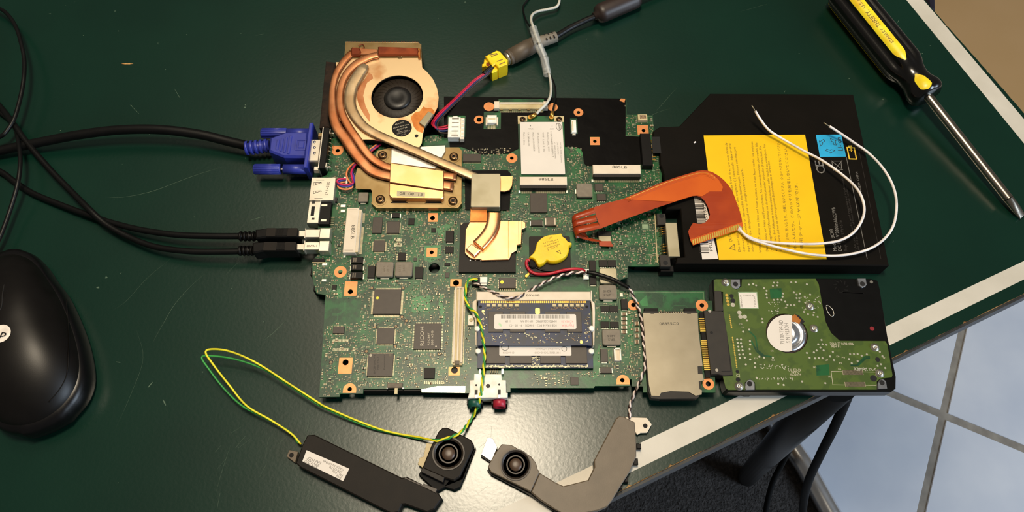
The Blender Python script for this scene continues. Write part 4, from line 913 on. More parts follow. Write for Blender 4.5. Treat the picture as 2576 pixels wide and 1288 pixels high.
for k in range(8000):
    x = rs.uniform(bx0, bx1); y = rs.uniform(by0, by1)
    if not free(x, y, .3, .3) or not put(x, y, .22, .22): continue
    r = rs.choice((.16, .2, .26)); vias.add([(x+r*cos(t*pi/3), y+r*sin(t*pi/3), ZB+.03) for t in range(6)], [(0, 1, 2, 3, 4, 5)])
for k in range(3000):      # printed designators, too small to read: short dashes
    x = rs.uniform(bx0, bx1); y = rs.uniform(by0, by1)
    if not free(x, y, 1.0, .5) or not put(x, y, .9, .4): continue
    vert = rs.random() < .3
    for i in range(4):
        a = (i-1.5)*.45; p = (x, y+a) if vert else (x+a, y); silk.flat(orect(p, .3, .62, pi/2 if vert else 0), ZB+.03)
for a, b, c, d in OCC[len(PADS):PLAIN]:
    if rs.random() < .6 and (b-a) < 26 and (d-c) < 26 and inside(((a+b)/2, (c+d)/2), bw_in):
        a -= .25; b += .25; c -= .25; d += .25
        for q in ((a, b, d-.13, d), (a, b, c, c+.13), (a, a+.13, c, d), (b-.13, b, c, d)): silk.add([(q[0], q[2], ZB+.025), (q[1], q[2], ZB+.025), (q[1], q[3], ZB+.025), (q[0], q[3], ZB+.025)], [(0, 1, 2, 3)])
# routed copper under the solder mask, in small bundles
trc = MB(); zt_ = ZB+.012
for k in range(620):
    x = rs.uniform(bx0, bx1); y = rs.uniform(by0, by1); q = rs.randrange(8); nb = rs.choice((1, 2, 3, 4, 5)); segs = []
    px, py = x, y; okk = inside((x, y), bw_in)
    for s_ in range(rs.choice((1, 2, 2, 3))):
        l = rs.uniform(1.2, 6.5); nx, ny = px+l*cos(q*pi/4), py+l*sin(q*pi/4); okk = okk and inside((nx, ny), bw_in); segs.append((px, py, nx, ny, q)); px, py = nx, ny; q = (q+rs.choice((-1, 1))) % 8
    if not okk or any(min(a, c)-2 < h[0]+h[2] and max(a, c)+2 > h[0]-h[2] and min(b, d)-2 < h[1]+h[2] and max(b, d)+2 > h[1]-h[2] for a, b, c, d, q_ in segs for h in HOLES): continue
    for j in range(nb):
        for i, (a, b, c, d, q_) in enumerate(segs):
            ox, oy = -sin(q_*pi/4)*.36*j, cos(q_*pi/4)*.36*j; zt_ += .0000004
            trc.flat(orect(((a+c)/2+ox, (b+d)/2+oy), hypot(c-a, d-b)+.05, .15, q_*pi/4), zt_)
obj('copper_traces', trc, 'trace', mbd, kind='stuff')
# copper test dots in their dark squares, rows of bare pads
for x, y in ((512, 280), (773, 280), (763, 520), (800, 552), (540, 602), (712, 598), (707, 762), (468, 805), (1073, 827), (173, 898)):
    c = W(D, x, y, ZB); darks.box(c[0]-1.1, c[0]+1.1, c[1]-1.1, c[1]+1.1, ZB, ZB+.05); vias.add([(c[0]+.75*cos(t*pi/5), c[1]+.75*sin(t*pi/5), ZB+.08) for t in range(10)], [tuple(range(10))])
for x, y in ((325, 238), (842, 208), (1367, 208), (492, 547), (1103, 372), (1078, 535)):
    c = W(Q1, x, y, ZB); vias.add([(c[0]+.8*cos(t*pi/5), c[1]+.8*sin(t*pi/5), ZB+.08) for t in range(10)], [tuple(range(10))])
for i in range(13):
    for yy in (692, 780): c = W(Q2, 150+i*12, yy, ZB); ends.box(c[0]-.25, c[0]+.25, c[1]-.9, c[1]+.9, ZB, ZB+.1)
for i in range(4):
    for yy in (605, 680): c = W(Q1, 665+i*31, yy, ZB); ends.box(c[0]-.5, c[0]+.5, c[1]-1.1, c[1]+1.1, ZB, ZB+.12)
for i in range(11): c = W(Q3, 380+i*20, 1130, ZB); ends.box(c[0]-.35, c[0]+.35, c[1]-1, c[1]+1, ZB, ZB+.8)
for pts in ([(1595, 735), (1770, 735), (1771, 757)], [(1577, 291), (1640, 293), (1642, 325)], [(1662, 455), (1650, 453), (1644, 425)]):
    p = [U(*q, ZB) for q in pts]
    for i in range(len(p)-1): d = Vector(p[i+1])-Vector(p[i]); silk.flat(orect(((p[i][0]+p[i+1][0])/2, (p[i][1]+p[i+1][1])/2), d.length, .14, atan2(d.y, d.x)), ZB+.03)
obj('surface_resistors', bodies, 'smd_tan', mbd, kind='stuff', label='hundreds of tiny surface-mounted resistors'); obj('surface_capacitors', darks, 'smd_dark', mbd, kind='stuff'); obj('solder_ends', ends, 'solder_small', mbd, kind='stuff')
obj('via_dots', vias, 'via', mbd, kind='stuff'); obj('silkscreen', silk, 'silk', mbd, kind='stuff')
print('smd', n)

# ================================================================== heat sink with fan
hs = thing('heatsink_fan', 'copper and brass heatsink with round fan and three heat pipes', 'heatsink', (U(1000, 300)[0], U(1000, 300)[1], 0))
ZF = 16.5
plate = [(408, 115), (1250, 125), (1287, 150), (1288, 300), (1298, 415), (1350, 462), (1420, 545), (1468, 650), (1488, 760), (1475, 870), (1430, 960), (1370, 1040), (1322, 1110), (1302, 1200), (1292, 1288), (1262, 1335), (720, 1246), (590, 1246), (330, 1010), (240, 820), (250, 600), (300, 400), (300, 352), (395, 352)]
pw = poly(A, plate, ZF); fc = W(A, 1008, 748, ZF); FR = W(A, 1308, 748, ZF)[0]-fc[0]
obj('fan_plate', MB().prism(pw, ZF-.7, ZF, holes=[circ(fc, FR, 48)]), 'fan_plate', hs, label='shiny tarnished metal plate round the fan opening')
obj('fan_housing', MB().prism(inset(pw if area2(pw) > 0 else pw[::-1], 1.2), 1.0, ZF-.7, holes=[circ(fc, FR+1.5, 40)]), 'black', hs)
obj('fan_floor', MB().prism(circ(fc, FR+1.5, 40), 1.0, 3.0), 'fan_well', hs)
fb = MB()
for i in range(29):
    a = 2*pi*i/29; p = [(fc[0]+r*cos(a+q), fc[1]+r*sin(a+q)) for r, q in ((9.6, 0), (13, .12), (FR+.6, .30))]
    for u, v in ((0, 1), (1, 2)): fb.quad([(p[u][0], p[u][1], 4), (p[v][0], p[v][1], 4), (p[v][0], p[v][1], ZF-2.5), (p[u][0], p[u][1], ZF-2.5)])
obj('fan_blades', fb, 'fan_well', hs, kind='stuff', label='ring of thin dark fan blades')
obj('fan_ring', MB().lathe([(9.4, 0), (16.6, 0), (16.6, .25), (9.4, .6)], (fc[0], fc[1], ZF-3.2), n=40), 'fan_well', hs)
obj('fan_hub', MB().lathe([(9.2, 0), (9.2, 9.6), (8.7, 10.5), (6.0, 10.9), (3.6, 10.7), (2.6, 10.4), (.1, 10.4)], (fc[0], fc[1], ZF-11.2), n=40), 'fan_rotor', hs, label='glossy black fan hub')
# fin stack and clips at the top
x0, x1, y0, y1 = rect(A, (408, 118, 1270, 296), ZF)
obj('fin_block', MB().prism(poly(A, [(410, 116), (1250, 126), (1285, 150), (1285, 296), (400, 300), (402, 200)], ZF+.6), 3, ZF+.5, .2), 'brass', hs)
fins = MB()
for i in range(46): t = x0+1 + i*(x1-x0-2)/45; fins.box(t-.15, t+.15, y1-.6, y1+.6, 3.5, ZF)
obj('fins', fins, 'copper_dark', hs, kind='stuff')
zz = ZF+.5
bar2 = [W(A, 785, 235, zz+1.2), W(A, 1000, 236, zz+1.2), W(A, 1240, 240, zz+1.2)]
flatp = [(1, -.36), (1, .25), (.8, .5), (-.8, .5), (-1, .25), (-1, -.36), (-.8, -.5), (.8, -.5)]
obj('copper_bar', MB().prism(poly(A, [(785, 170), (800, 166), (1240, 180), (1255, 215), (1245, 262), (785, 266)], zz+2), zz, zz+2, .6), 'copper_dark', hs)
obj('copper_bar', MB().prism(poly(A, [(475, 190), (490, 172), (560, 178), (625, 190), (780, 196), (780, 262), (640, 262), (585, 262), (470, 268)], zz+1.4), zz, zz+1.4, .5), 'copper', hs)
obj('solder_lump', MB().prism(poly(A, [(470, 200), (485, 175), (570, 180), (590, 225), (575, 262), (475, 268)], zz+2.6), zz, zz+2.6, .8), 'copper_dark', hs)
obj('wire_loop', MB().tube(cr(path(A, [(560, 165), (600, 145), (625, 165), (615, 195)], zz+1)), .35, 6), 'copper_dark', hs); obj('wire_loop', MB().tube(cr(path(A, [(985, 265), (1010, 275), (1020, 292), (1055, 292), (1062, 268)], zz+.5)), .3, 6), 'brass', hs)
obj('end_seal', MB().prism(poly(A, [(1245, 180), (1275, 190), (1280, 300), (1250, 305), (1240, 240)], zz+1.2), zz, zz+1.2, .5), 'copper_stain', hs)
# foam strip on the left
fo = [(182, 335), (292, 350), (235, 800), (205, 1000), (225, 1100), (105, 1108), (150, 640)]
obj('foam_strip', MB().prism(poly(A, fo, 12), 2, 12, .8), 'foam', hs)
# stains
obj('tarnish_patch', MB().prism(poly(A, [(1310, 865), (1340, 880), (1400, 880), (1430, 905), (1440, 950), (1370, 1040), (1322, 1110), (1300, 1170), (1240, 1150), (1200, 1100), (1165, 990), (1215, 930), (1270, 920)], ZF), ZF, ZF+.03), 'copper_stain', hs)
obj('tarnish_patch', MB().prism(poly(A, [(680, 470), (720, 500), (730, 540), (660, 590), (640, 640), (615, 740), (640, 850), (690, 960), (690, 1045), (620, 950), (565, 850), (540, 760), (560, 640), (640, 540)], ZF), ZF, ZF+.03), 'copper', hs)
# fan nameplate: round black sticker
c = W(A, 1062, 1115, ZF); st = obj('round_sticker', MB().cyl(c, (W(A, 1178, 1115, ZF)[0]-c[0]), ZF, ZF+.08, 32), 'black', hs)
b = MB()
for s, a, q, h in (('42X4777', (985, 1082), (1090, 1050), 1.0), ('ADDA 05V 0.3A', (962, 1122), (1145, 1075), .8), ('42X5118', (1005, 1146), (1125, 1110), 1.1), ('Made in China', (1020, 1165), (1130, 1140), .6), ('TOSHIBA ELECTRIC', (1005, 1188), (1160, 1145), .6), ('CO.,LTD', (1055, 1200), (1110, 1185), .6)): put_text(b, s, W(A, *a, ZF+.1), W(A, *q, ZF+.1), h)
obj('lettering', b, 'mark_light', st)
obj('rivet_hole', MB().cyl(W(A, 1232, 1205, ZF), 1.2, ZF, ZF+.05, 14), 'hole', hs)
x = [W(A, *p, ZF+2.2)[:2] for p in ((1370, 918), (1428, 950), (1325, 1095), (1262, 1048))]
obj('clip_block', MB().prism(x, ZF, ZF+2.2, .2), 'nickel_pad', hs)
# heat pipes
def pipe(nm, pts, r, m, label=None):
    p = cr(pts, 8); n_ = len(p)-1; ra = [r]*len(p) if not isinstance(r, list) else [(lambda t: r[int(t)]*(1-t+int(t)) + r[min(len(r)-1, int(t)+1)]*(t-int(t)))(i/n_*(len(r)-1)) for i in range(len(p))]
    prof = []
    for i in range(20): t = 2*pi*i/20; c, s = cos(t), sin(t); prof.append((math.copysign(abs(c)**.6, c), .42*math.copysign(abs(s)**.6, s)))
    return obj(nm, MB().tube(p, ra, prof=prof, up=(0, 0, 1)), m, hs, label=label)
zp = ZF+1.4
p1 = [A(490, 238), A(395, 335), A(308, 475), A(264, 640), A(258, 810), A(268, 950), A(312, 1100), Q8(428, 0), Q8(590, 250), Q8(770, 470), Q8(1010, 690), Q8(1370, 805)] + [(1060, 458), (1140, 470)]
p2 = [A(790, 268), A(700, 288), A(620, 322), A(520, 382), A(425, 482), A(362, 620), A(342, 790), A(372, 950), A(448, 1100), Q8(675, 0), Q8(850, 250), Q8(985, 400), Q8(1175, 530), Q8(1385, 615)] + [(1060, 434), (1148, 446)]
p3 = [A(648, 385), A(610, 430), A(550, 520), A(490, 630), A(462, 750), A(466, 850), A(512, 960), A(610, 1085), A(750, 1178), (990, 357), (1045, 380), (1101, 405), (1143, 423), (1200, 448)]
def drop(pts, n0, dz): return [(p[0], p[1], zp - (0 if i < n0 else dz*min(1, (i-n0+1)/5))) for i, p in enumerate(pts)]
p1 = drop(p1, 6, 2.0); p2 = drop(p2, 8, 2.0); p3 = drop(p3, 9, 1.4)
pipe('heat_pipe', path(ID, p1), [2.4, 2.4, 2.2, 2.1, 2.4, 3.0, 3.4, 3.5, 3.4, 3.3, 3.2, 3.0, 2.9, 2.9], 'copper', 'outer copper heat pipe'); pipe('heat_pipe', path(ID, p2), [2.4, 2.5, 2.6, 2.7, 2.6, 2.5, 2.5, 2.6, 2.7, 2.7, 2.7, 2.6, 2.6, 2.5, 2.5, 2.5, 2.5], 'copper', 'middle copper heat pipe')
pipe('heat_pipe', path(ID, p3), [2.2, 3.8, 4.2, 4.0, 3.9, 3.8, 3.5, 3.2, 3.0, 2.9, 2.9, 2.9, 2.9, 2.9], 'nickel_pipe', 'inner pale nickel heat pipe')
# processor bracket (brass) with screws
ZK = ZB+4.6
br = [(728, 112), (1235, 110), (1340, 110), (1365, 140), (1362, 598), (1328, 642), (600, 642), (556, 602), (556, 500), (545, 486), (412, 482), (404, 380), (425, 296), (520, 300), (578, 205), (605, 142)]
slots = [poly(B, s, ZK) for s in ([(722, 612), (756, 584), (846, 584), (882, 612)], [(1030, 614), (1070, 584), (1156, 584), (1192, 614)])]
bk = obj('cpu_bracket', MB().prism(poly(B, br, ZK), ZK-1.0, ZK, holes=slots), 'brass', hs, label='brass mounting bracket with four screws')
fl = poly(B, [(600, 642), (1328, 642), (1362, 598), (1366, 612), (1332, 655), (598, 655), (550, 612), (556, 600)], ZK)
obj('bracket_flange', MB().prism(fl, ZB+.5, ZK), 'brass', hs)
obj('processor_socket', MB().box(*rect(B, (600, 160, 1330, 620), ZB+3.4), ZB, ZB+3.5), 'chip_dark', mbd, label='dark processor socket under the brass bracket')
for cx, cy in ((650, 172), (1293, 185), (630, 570), (1285, 585)):
    c = W(B, cx, cy, ZK+2); o = obj('screw', MB().lathe([(2.9, 0), (2.9, 1.4), (2.3, 2.0), (1.4, 2.1), (.1, 1.6)], (c[0], c[1], ZK), n=22), 'screw', hs)
    obj('washer', MB().prism(circ(c, 4.0, 24), ZK, ZK+.25), 'brass', o); obj('cross_slot', MB().obox(c, 2.6, .6, .7, ZK+1.9, ZK+2.15).obox(c, 2.6, .6, .7+pi/2, ZK+1.9, ZK+2.15), 'hole', o)
obj('silver_tongue', MB().prism(poly(B, [(732, 118), (1216, 90), (1220, 140), (1190, 192), (1125, 302), (728, 250)], ZK+1.2), ZK, ZK+1.2, .2), 'steel', hs)
zc = zp+.2
cap = obj('copper_cap', MB().prism(poly(B, [(722, 248), (1205, 320), (1202, 496), (714, 424)], zc), ZK, zc, .4), 'copper_bright', hs, label='flat copper cap over the heat pipes')
cap2 = obj('copper_cap', MB().prism(poly(B, [(714, 432), (1201, 500), (1200, 560), (1185, 573), (735, 567), (711, 540)], zc-.4), ZK, zc-.4, .4), 'copper_bright', hs)
lb = label_plate(cap2, poly(B, [(782, 500), (1035, 516), (1033, 560), (780, 548)], zc-.38), zc-.4, 'label_blue' if False else 'nickel_pad', 'date_sticker', .06)
b = MB(); put_text(b, '08  08  13', W(B, 805, 534, zc-.3), W(B, 1010, 548, zc-.3), 2.0); obj('lettering', b, 'ink', lb)
# chipset pad and graphics copper
x0, x1, y0, y1 = rect(B, (1448, 345, 1712, 648), zp-.2); obj('chipset_pad', MB().prism(rnd(x0, x1, y0, y1, .8), ZB+3.5, zp-.1, .3), 'nickel_pad', hs, label='grey square metal pad joining two heat pipes')
obj('copper_tab', MB().prism(poly(B, [(1700, 365), (1826, 366), (1820, 450), (1795, 495), (1750, 508), (1700, 505)], ZB+4.4), ZB+3.6, ZB+4.4, .2), 'copper_bright', hs)
obj('chipset_insulator', MB().prism(poly(C, [(285, 672), (630, 668), (665, 700), (650, 995), (290, 990)], ZB+1), ZB, ZB+1, .1), 'film', mbd)
gz = ZB+4.2
obj('graphics_strap', MB().prism(poly(B, [(1445, 645), (1592, 645), (1590, 775), (1440, 775)], gz+1), ZB+3.2, gz+.8, .1), 'copper_stain', hs)
gp = [(408, 98), (330, 245), (318, 540), (318, 625), (395, 700), (480, 725), (575, 720), (590, 742), (1028, 728), (1052, 690), (1080, 622), (1160, 572), (1168, 492), (1235, 482), (1240, 240), (1302, 205), (1302, 130), (1255, 100)]
obj('graphics_plate', MB().prism(poly(N, gp, gz), gz-1.2, gz, .25), 'copper_bright', hs, label='bright copper plate over the dark chip package')
obj('fold_line', MB().prism(poly(N, [(1018, 105), (1026, 105), (1026, 700), (1018, 700)], gz+.03), gz, gz+.03), 'copper_stain', hs)
obj('plate_rim', MB().prism(poly(N, [(1185, 105), (1240, 105), (1240, 235), (1228, 480), (1190, 485)], gz+.5), gz, gz+.5, .15), 'copper_bright', hs)
gpts = [(790, -20, gz+1.9), (785, 60, gz+1.9), (765, 180, gz+1.9), (710, 300, gz+1.9), (620, 415, gz+1.9), (530, 505, gz+1.9)]
pipe('heat_pipe', path(N, gpts), 4.2, 'copper_bright', 'short curved heat pipe on the copper plate')
obj('pipe_end', MB().prism(poly(N, [(425, 462), (568, 566), (470, 668), (330, 552)], gz+3.0), gz, gz+2.6, .5), 'copper_bright', hs)
# fan wires
for m, pts in (('wire_pink', [(1200, 105, 9.6), (1080, 190, 11), (980, 270, 11), (700, 500, 12), (590, 620, 13), (545, 720, 14), (560, 830, 14), (585, 930, 14.5), (560, 960, 15), (420, 990, 15), (290, 965, 15), (240, 915, 15), (270, 870, 15), (350, 855, 14), (425, 860, 12.5)]),
               ('wire_blue', [(1165, 105, 9.4), (1050, 190, 10.5), (950, 262, 10.5), (680, 500, 11), (590, 600, 12), (570, 720, 13), (610, 860, 13), (570, 980, 14), (470, 1020, 14), (340, 1015, 14), (255, 970, 14), (270, 920, 14), (340, 890, 13), (425, 885, 12)]),
               ('wire_orange', [(1130, 95, 9.4), (1010, 180, 10.5), (930, 240, 10.5), (640, 490, 11), (500, 620, 12), (445, 740, 13), (470, 860, 13), (540, 960, 13), (570, 1030, 13), (500, 1075, 13), (400, 1085, 13), (300, 1060, 13), (260, 1000, 13), (330, 950, 12), (425, 930, 12)])):
    obj('fan_wire', MB().tube(cr(path(Q8, pts), 6), .62, 8), m, hs)

# ================================================================== bay battery
ZT = 13.0
bat = thing('bay_battery', 'flat black laptop bay battery with a big yellow warning label', 'battery', (U(1950, 450)[0], U(1950, 450)[1], 0))
bo = [(1787, 235), (2147, 237), (2237, 668), (1700, 663), (1703, 648), (1722, 646), (1712, 526), (1676, 526), (1670, 440), (1664, 418), (1661, 416), (1659, 345), (1643, 345), (1643, 330), (1660, 319), (1709, 317)]
bp = poly(ID, bo, ZT)
obj('case', MB().prism(bp, 0, ZT, .5), 'battery_case', bat)
obj('terminal_recess', MB().box(*rect(P2, (242, 222, 304, 345), ZT), ZT, ZT+.05), 'hole', bat)
obj('label_edge_line', MB().prism(poly(Q6, [(1390, 270), (1394, 270), (1582, 1185), (1577, 1185)], ZT+.02), ZT, ZT+.03), 'ink_grey', bat); obj('label_edge_line', MB().prism(poly(Q6, [(1485, 110), (1488, 110), (1705, 1185), (1702, 1185)], ZT+.02), ZT, ZT+.03), 'sata_grey', bat)
yl = label_plate(bat, poly(Q6, [(107, 75), (1020, 68), (1215, 1190), (245, 1194)], ZT), ZT, 'label_yellow', 'yellow_label')
b = MB(); zt = ZT+.09
for s, a, c, h in (('CAUTION', (368, 1030), (345, 930), 1.9), ('Do not dispose of in fire or keep away from fire. Do not directly', (440, 1122), (318, 138), 1.45), ('connect the positive (+) and the negative (-) terminals. Never atte', (482, 1120), (352, 146), 1.45), ('mpt to disassemble or reassemble the battery pack. Do not use chargers', (524, 1120), (394, 178), 1.45), ('other than the designated one to charge this battery pack.', (560, 1120), (458, 375), 1.45),
                   ('VORSICHT: Akku vor Hitze und Feuer schützen; nie in ein Feuer werfen. Die positiven', (630, 1130), (550, 130), 1.45), ('Den Akkusatz vor Hitze und Feuer schützen. Nie auseinandernehmen oder werfen. Nie', (690, 1118), (590, 140), 1.45), ('(+)und negativen(-)Anschlüsse nie direkt miteinander verbinden (Kurzschluß). Für', (732, 1118), (625, 165), 1.45), ('versuchen, den Akkusatz auseinanderzunehmen oder baulich zu verändern. Für', (772, 1116), (662, 150), 1.45), ('diese Batterie sind nur die dafür vorgesehenen Batterieladegeräte zu verwenden.', (812, 1116), (700, 300), 1.45),
                   ('危険：火中に投入したり、分解しないでください。ショートさせないでください。', (885, 1105), (790, 130), 1.6), ('水に入れたり、このバッテリを充電しないでください。', (945, 1100), (855, 178), 1.6), ('専用チャージャ以外では、', (1005, 1098), (950, 500), 1.6)): put_text(b, s, W(Q6, *a, zt), W(Q6, *c, zt), h)
tri = [W(Q6, *p, zt)[:2] for p in ((395, 1110), (385, 1050), (335, 1090))]; ti = [tuple(Vector(p)*.72+Vector((sum(q[0] for q in tri)/3, sum(q[1] for q in tri)/3))*.28) for p in tri]
b.prism(tri, zt, zt+.02, holes=[ti]); put_text(b, '!', W(Q6, 382, 1087, zt), W(Q6, 380, 1080, zt), 1.6)
obj('print', b, 'ink_on_yellow', yl)
wl = label_plate(bat, poly(Q6, [(20, 628), (112, 622), (240, 1186), (95, 1190)], ZT), ZT, 'label_white', 'barcode_label')
b = MB(); bars(b, W(Q6, 158, 1135, zt), W(Q6, 103, 645, zt), 5.6, 44, 9); put_text(b, 'PRLKL 8340516369', W(Q6, 192, 1115, zt), W(Q6, 115, 660, zt), 2.0); obj('print', b, 'ink', wl)
bl = label_plate(bat, poly(Q6, [(1117, 70), (1345, 66), (1390, 266), (1155, 268)], ZT), ZT, 'label_blue', 'blue_label')
b = MB()
for k in range(3):           # three chasing arrows
    ctr = W(Q6, 1232, 160, zt); a = 2*pi*k/3+.5
    pts = [(ctr[0]+r*cos(a+q), ctr[1]+r*sin(a+q)) for r, q in ((5.2, -.55), (5.6, .0), (6.6, .0), (5.6, .75), (3.4, .30), (4.0, .15), (3.4, -.5))]
    inn = inset(pts if area2(pts) > 0 else pts[::-1], .3); b.prism(pts, zt, zt+.02, holes=[inn])
put_text(b, 'Li-ion', W(Q6, 1362, 212, zt), W(Q6, 1342, 90, zt), 3.4); obj('print', b, 'ink', bl)
b = MB(); bf = [W(Q6, *p, zt-.06)[:2] for p in ((1392, 178), (1468, 182), (1490, 292), (1415, 290))]; b.prism(bf, ZT, ZT+.03, holes=[inset(bf if area2(bf) > 0 else bf[::-1], .8)]); b.prism(poly(Q6, [(1408, 165), (1440, 165), (1444, 180), (1412, 180)], ZT), ZT, ZT+.03)
b.prism(poly(Q6, [(1416, 203), (1450, 203), (1450, 209), (1416, 209)], ZT), ZT, ZT+.03).prism(poly(Q6, [(1430, 188), (1436, 188), (1440, 222), (1434, 222)], ZT), ZT, ZT+.03); obj('battery_symbol', b, 'ink_amber', bat)
b = MB(); zt2 = ZT+.03
put_text(b, 'Model: BC03', W(Q6, 1308, 1112, zt2), W(Q6, 1272, 920, zt2), 2.3); put_text(b, 'DC 11.1V 2000mAh/22Wh', W(Q6, 1352, 1112, zt2), W(Q6, 1290, 722, zt2), 2.3)
for k, (s, f) in enumerate((('C', 0), ('E', 1))): put_text(b, s, W(Q6, 1205-15*f, 415-63*f, zt2), W(Q6, 1193-14*f, 357-58*f, zt2), 5.6)
put_text(b, 'MADE IN CHINA', W(Q6, 1532, 598, zt2), W(Q6, 1492, 398, zt2), 1.4)
obj('print', b, 'ink_grey', bat)
b = MB(); put_text(b, 'Rep. P/N 57Y4536', W(Q6, 1402, 1115, zt2), W(Q6, 1350, 838, zt2), 1.8); put_text(b, '* All trademarks and registered trademarks', W(Q6, 1490, 1122, zt2), W(Q6, 1360, 440, zt2), 1.3); put_text(b, 'are the property of their respective holders.', W(Q6, 1512, 1110, zt2), W(Q6, 1398, 530, zt2), 1.3); obj('print', b, 'sata_grey', bat)
b = MB()
for p, q in (((1255, 300), (1362, 385)), ((1355, 298), (1278, 390)), ((1262, 305), (1345, 305)), ((1275, 390), (1262, 310)), ((1350, 380), (1345, 310)), ((1275, 390), (1350, 382))):
    u = W(Q6, *p, zt2); v = W(Q6, *q, zt2); d = Vector(v)-Vector(u); b.obox(((u[0]+v[0])/2, (u[1]+v[1])/2), d.length, .35, atan2(d.y, d.x), ZT, ZT+.03)
obj('crossed_bin_symbol', b, 'ink_grey', bat)
c = U(1748, 358, ZT); obj('dust_speck', MB().prism(orect(c, 1.6, 1.0, .6), ZT, ZT+.3, .2), 'wire_white', bat)

# ================================================================== hard drive
ZH = 12.0
hd = thing('hard_drive', 'bare hard drive showing its olive green circuit board', 'hard drive', (U(2010, 850)[0], U(2010, 850)[1], 0))
ho = [(782, 90), (800, 78), (1760, 76), (2250, 78), (2310, 95), (2330, 170), (2400, 600), (2480, 985), (2478, 1095), (2440, 1125), (930, 1125), (905, 1105), (880, 1000), (872, 900), (785, 200)]
obj('case', MB().prism(poly(F, ho, ZH-.8), 2.5, ZH-.8, .3), 'hdd_black', hd)
pb = [(795, 86), (815, 82), (955, 82), (955, 150), (1000, 180), (1050, 150), (1055, 82), (1735, 78), (1765, 130), (1800, 330), (1830, 480), (1880, 580), (1960, 652), (2380, 655), (2400, 685), (2448, 970), (2440, 990), (2335, 1002), (2302, 1030), (2302, 1104), (1180, 1104), (1175, 1040), (1130, 1005), (1080, 1040), (1085, 1106), (925, 1106), (905, 1090), (878, 985), (880, 200), (800, 190)]
mc = W(F, 1470, 582, ZH); MR = W(F, 1662, 582, ZH)[0]-mc[0]
hcirc = circ(mc, MR, 40, .3)
obj('circuit_board', MB().prism(poly(F, pb, ZH), ZH-.8, ZH, holes=[hcirc]), 'pcb_hdd', hd)
obj('motor_ring', MB().lathe([(MR*.985, 0), (MR*.985, .5), (MR*.93, .7), (MR*.93, .2), (MR*.2, .2)], (mc[0], mc[1], ZH-.9), n=44), 'wire_brown', hd)
obj('motor_cap', MB().lathe([(MR*.92, 0), (MR*.90, .9), (MR*.72, 1.0), (MR*.70, .7), (MR*.52, .75), (MR*.5, 1.05), (MR*.3, 1.05), (MR*.28, .8), (.1, .8)], (mc[0], mc[1], ZH-.7), n=44), 'ring_silver', hd, label='silver spindle motor cap')
lab = [(1470+188*cos(radians(a))*.98, 582+175*sin(radians(a))*.98) for a in range(75, 286, 10)]
ml = label_plate(hd, poly(F, lab, ZH+.4), ZH+.4, 'label_white', 'motor_label')
b = MB(); put_text(b, '71189-T9F-AD', W(F, 1450, 685, ZH+.5), W(F, 1432, 462, ZH+.5), 2.4); put_text(b, 'S N1923DH', W(F, 1502, 672, ZH+.5), W(F, 1482, 490, ZH+.5), 2.4); obj('print', b, 'ink_grey', ml)
obj('motor_flex', MB().prism(poly(F, [(1515, 425), (1545, 405), (1600, 460), (1585, 500), (1550, 480), (1520, 475)], ZH+.3), ZH-.3, ZH+.3), 'copper_stain', hd)
obj('flex_notch', MB().prism(poly(F, [(1545, 405), (1580, 415), (1635, 475), (1610, 505), (1590, 465)], ZH+.03), ZH, ZH+.05), 'hole', hd)
lb = label_plate(hd, poly(F, [(1018, 200), (1195, 200), (1210, 355), (1035, 355)], ZH), ZH, 'silk', 'label_frame', .03)
l2_ = label_plate(hd, poly(F, [(1026, 208), (1188, 208), (1202, 348), (1040, 348)], ZH+.05), ZH+.03, 'label_white', 'white_label')
b = MB(); zt = ZH+.13; put_text(b, '88 Z03 A00 C0', W(F, 1160, 225, zt), W(F, 1060, 225, zt), .9); put_text(b, '1890A0', W(F, 1062, 340, zt), W(F, 1048, 230, zt), .9); put_text(b, 'T110C60', W(F, 1185, 340, zt), W(F, 1175, 240, zt), .9); obj('print', b, 'ink_grey', l2_)
for pts, hc in (([(952, 82), (1035, 82), (1038, 140), (1020, 165), (995, 172), (965, 160), (950, 130)], (995, 128)), ([(1090, 1108), (1086, 1050), (1105, 1018), (1130, 1010), (1155, 1020), (1172, 1050), (1172, 1106)], (1125, 1050)), ([(2318, 1098), (2312, 1050), (2330, 1015), (2360, 1008), (2388, 1025), (2400, 1095)], (2350, 1040)), ([(2125, 75), (2200, 75), (2210, 130), (2195, 152), (2165, 160), (2140, 140)], (2170, 125))):
    o = obj('mounting_lug', MB().prism(poly(F, pts, ZH+.3), ZH-1.5, ZH+.3, .15), 'ring_silver', hd); obj('lug_hole', MB().cyl(W(F, *hc, ZH+.3), 1.5, ZH+.3, ZH+.36, 16), 'hole', o)
for cx, cy in ((905, 108), (1688, 330), (1725, 535), (2290, 710), (2335, 950), (1030, 1070)):
    c = W(F, cx, cy, ZH+.8); o = obj('screw', MB().lathe([(2.5, 0), (2.5, .15), (1.9, .2), (1.8, .9), (1.2, 1.2), (.6, 1.2), (.55, .8), (.1, .8)], (c[0], c[1], ZH), n=22), 'bolt', hd)
sx = [(700, 372), (860, 376), (885, 385), (925, 640), (972, 970), (880, 975), (830, 962), (768, 962), (735, 690)]
sc2 = obj('drive_plug', MB().prism(poly(F, sx, ZH+1.2), 5, ZH+1.2, .25), 'sata_grey', hd, label='dark plug joining the drive to the board')
obj('upper_block', MB().prism(poly(F, [(797, 190), (862, 192), (884, 375), (805, 380)], ZH+.8), 5, ZH+.8, .2), 'sata_grey', sc2)
b = MB()
for cx, cy, r in ((755, 380, .9), (820, 925, .9)): b.cyl(W(F, cx, cy, ZH+1.2), r, ZH+1.2, ZH+1.5, 12)
obj('rivets', b, 'bolt', sc2); obj('screw_hole', MB().cyl(W(F, 772, 577, ZH+1.2), .9, ZH+1.2, ZH+1.25, 12), 'hole', sc2)
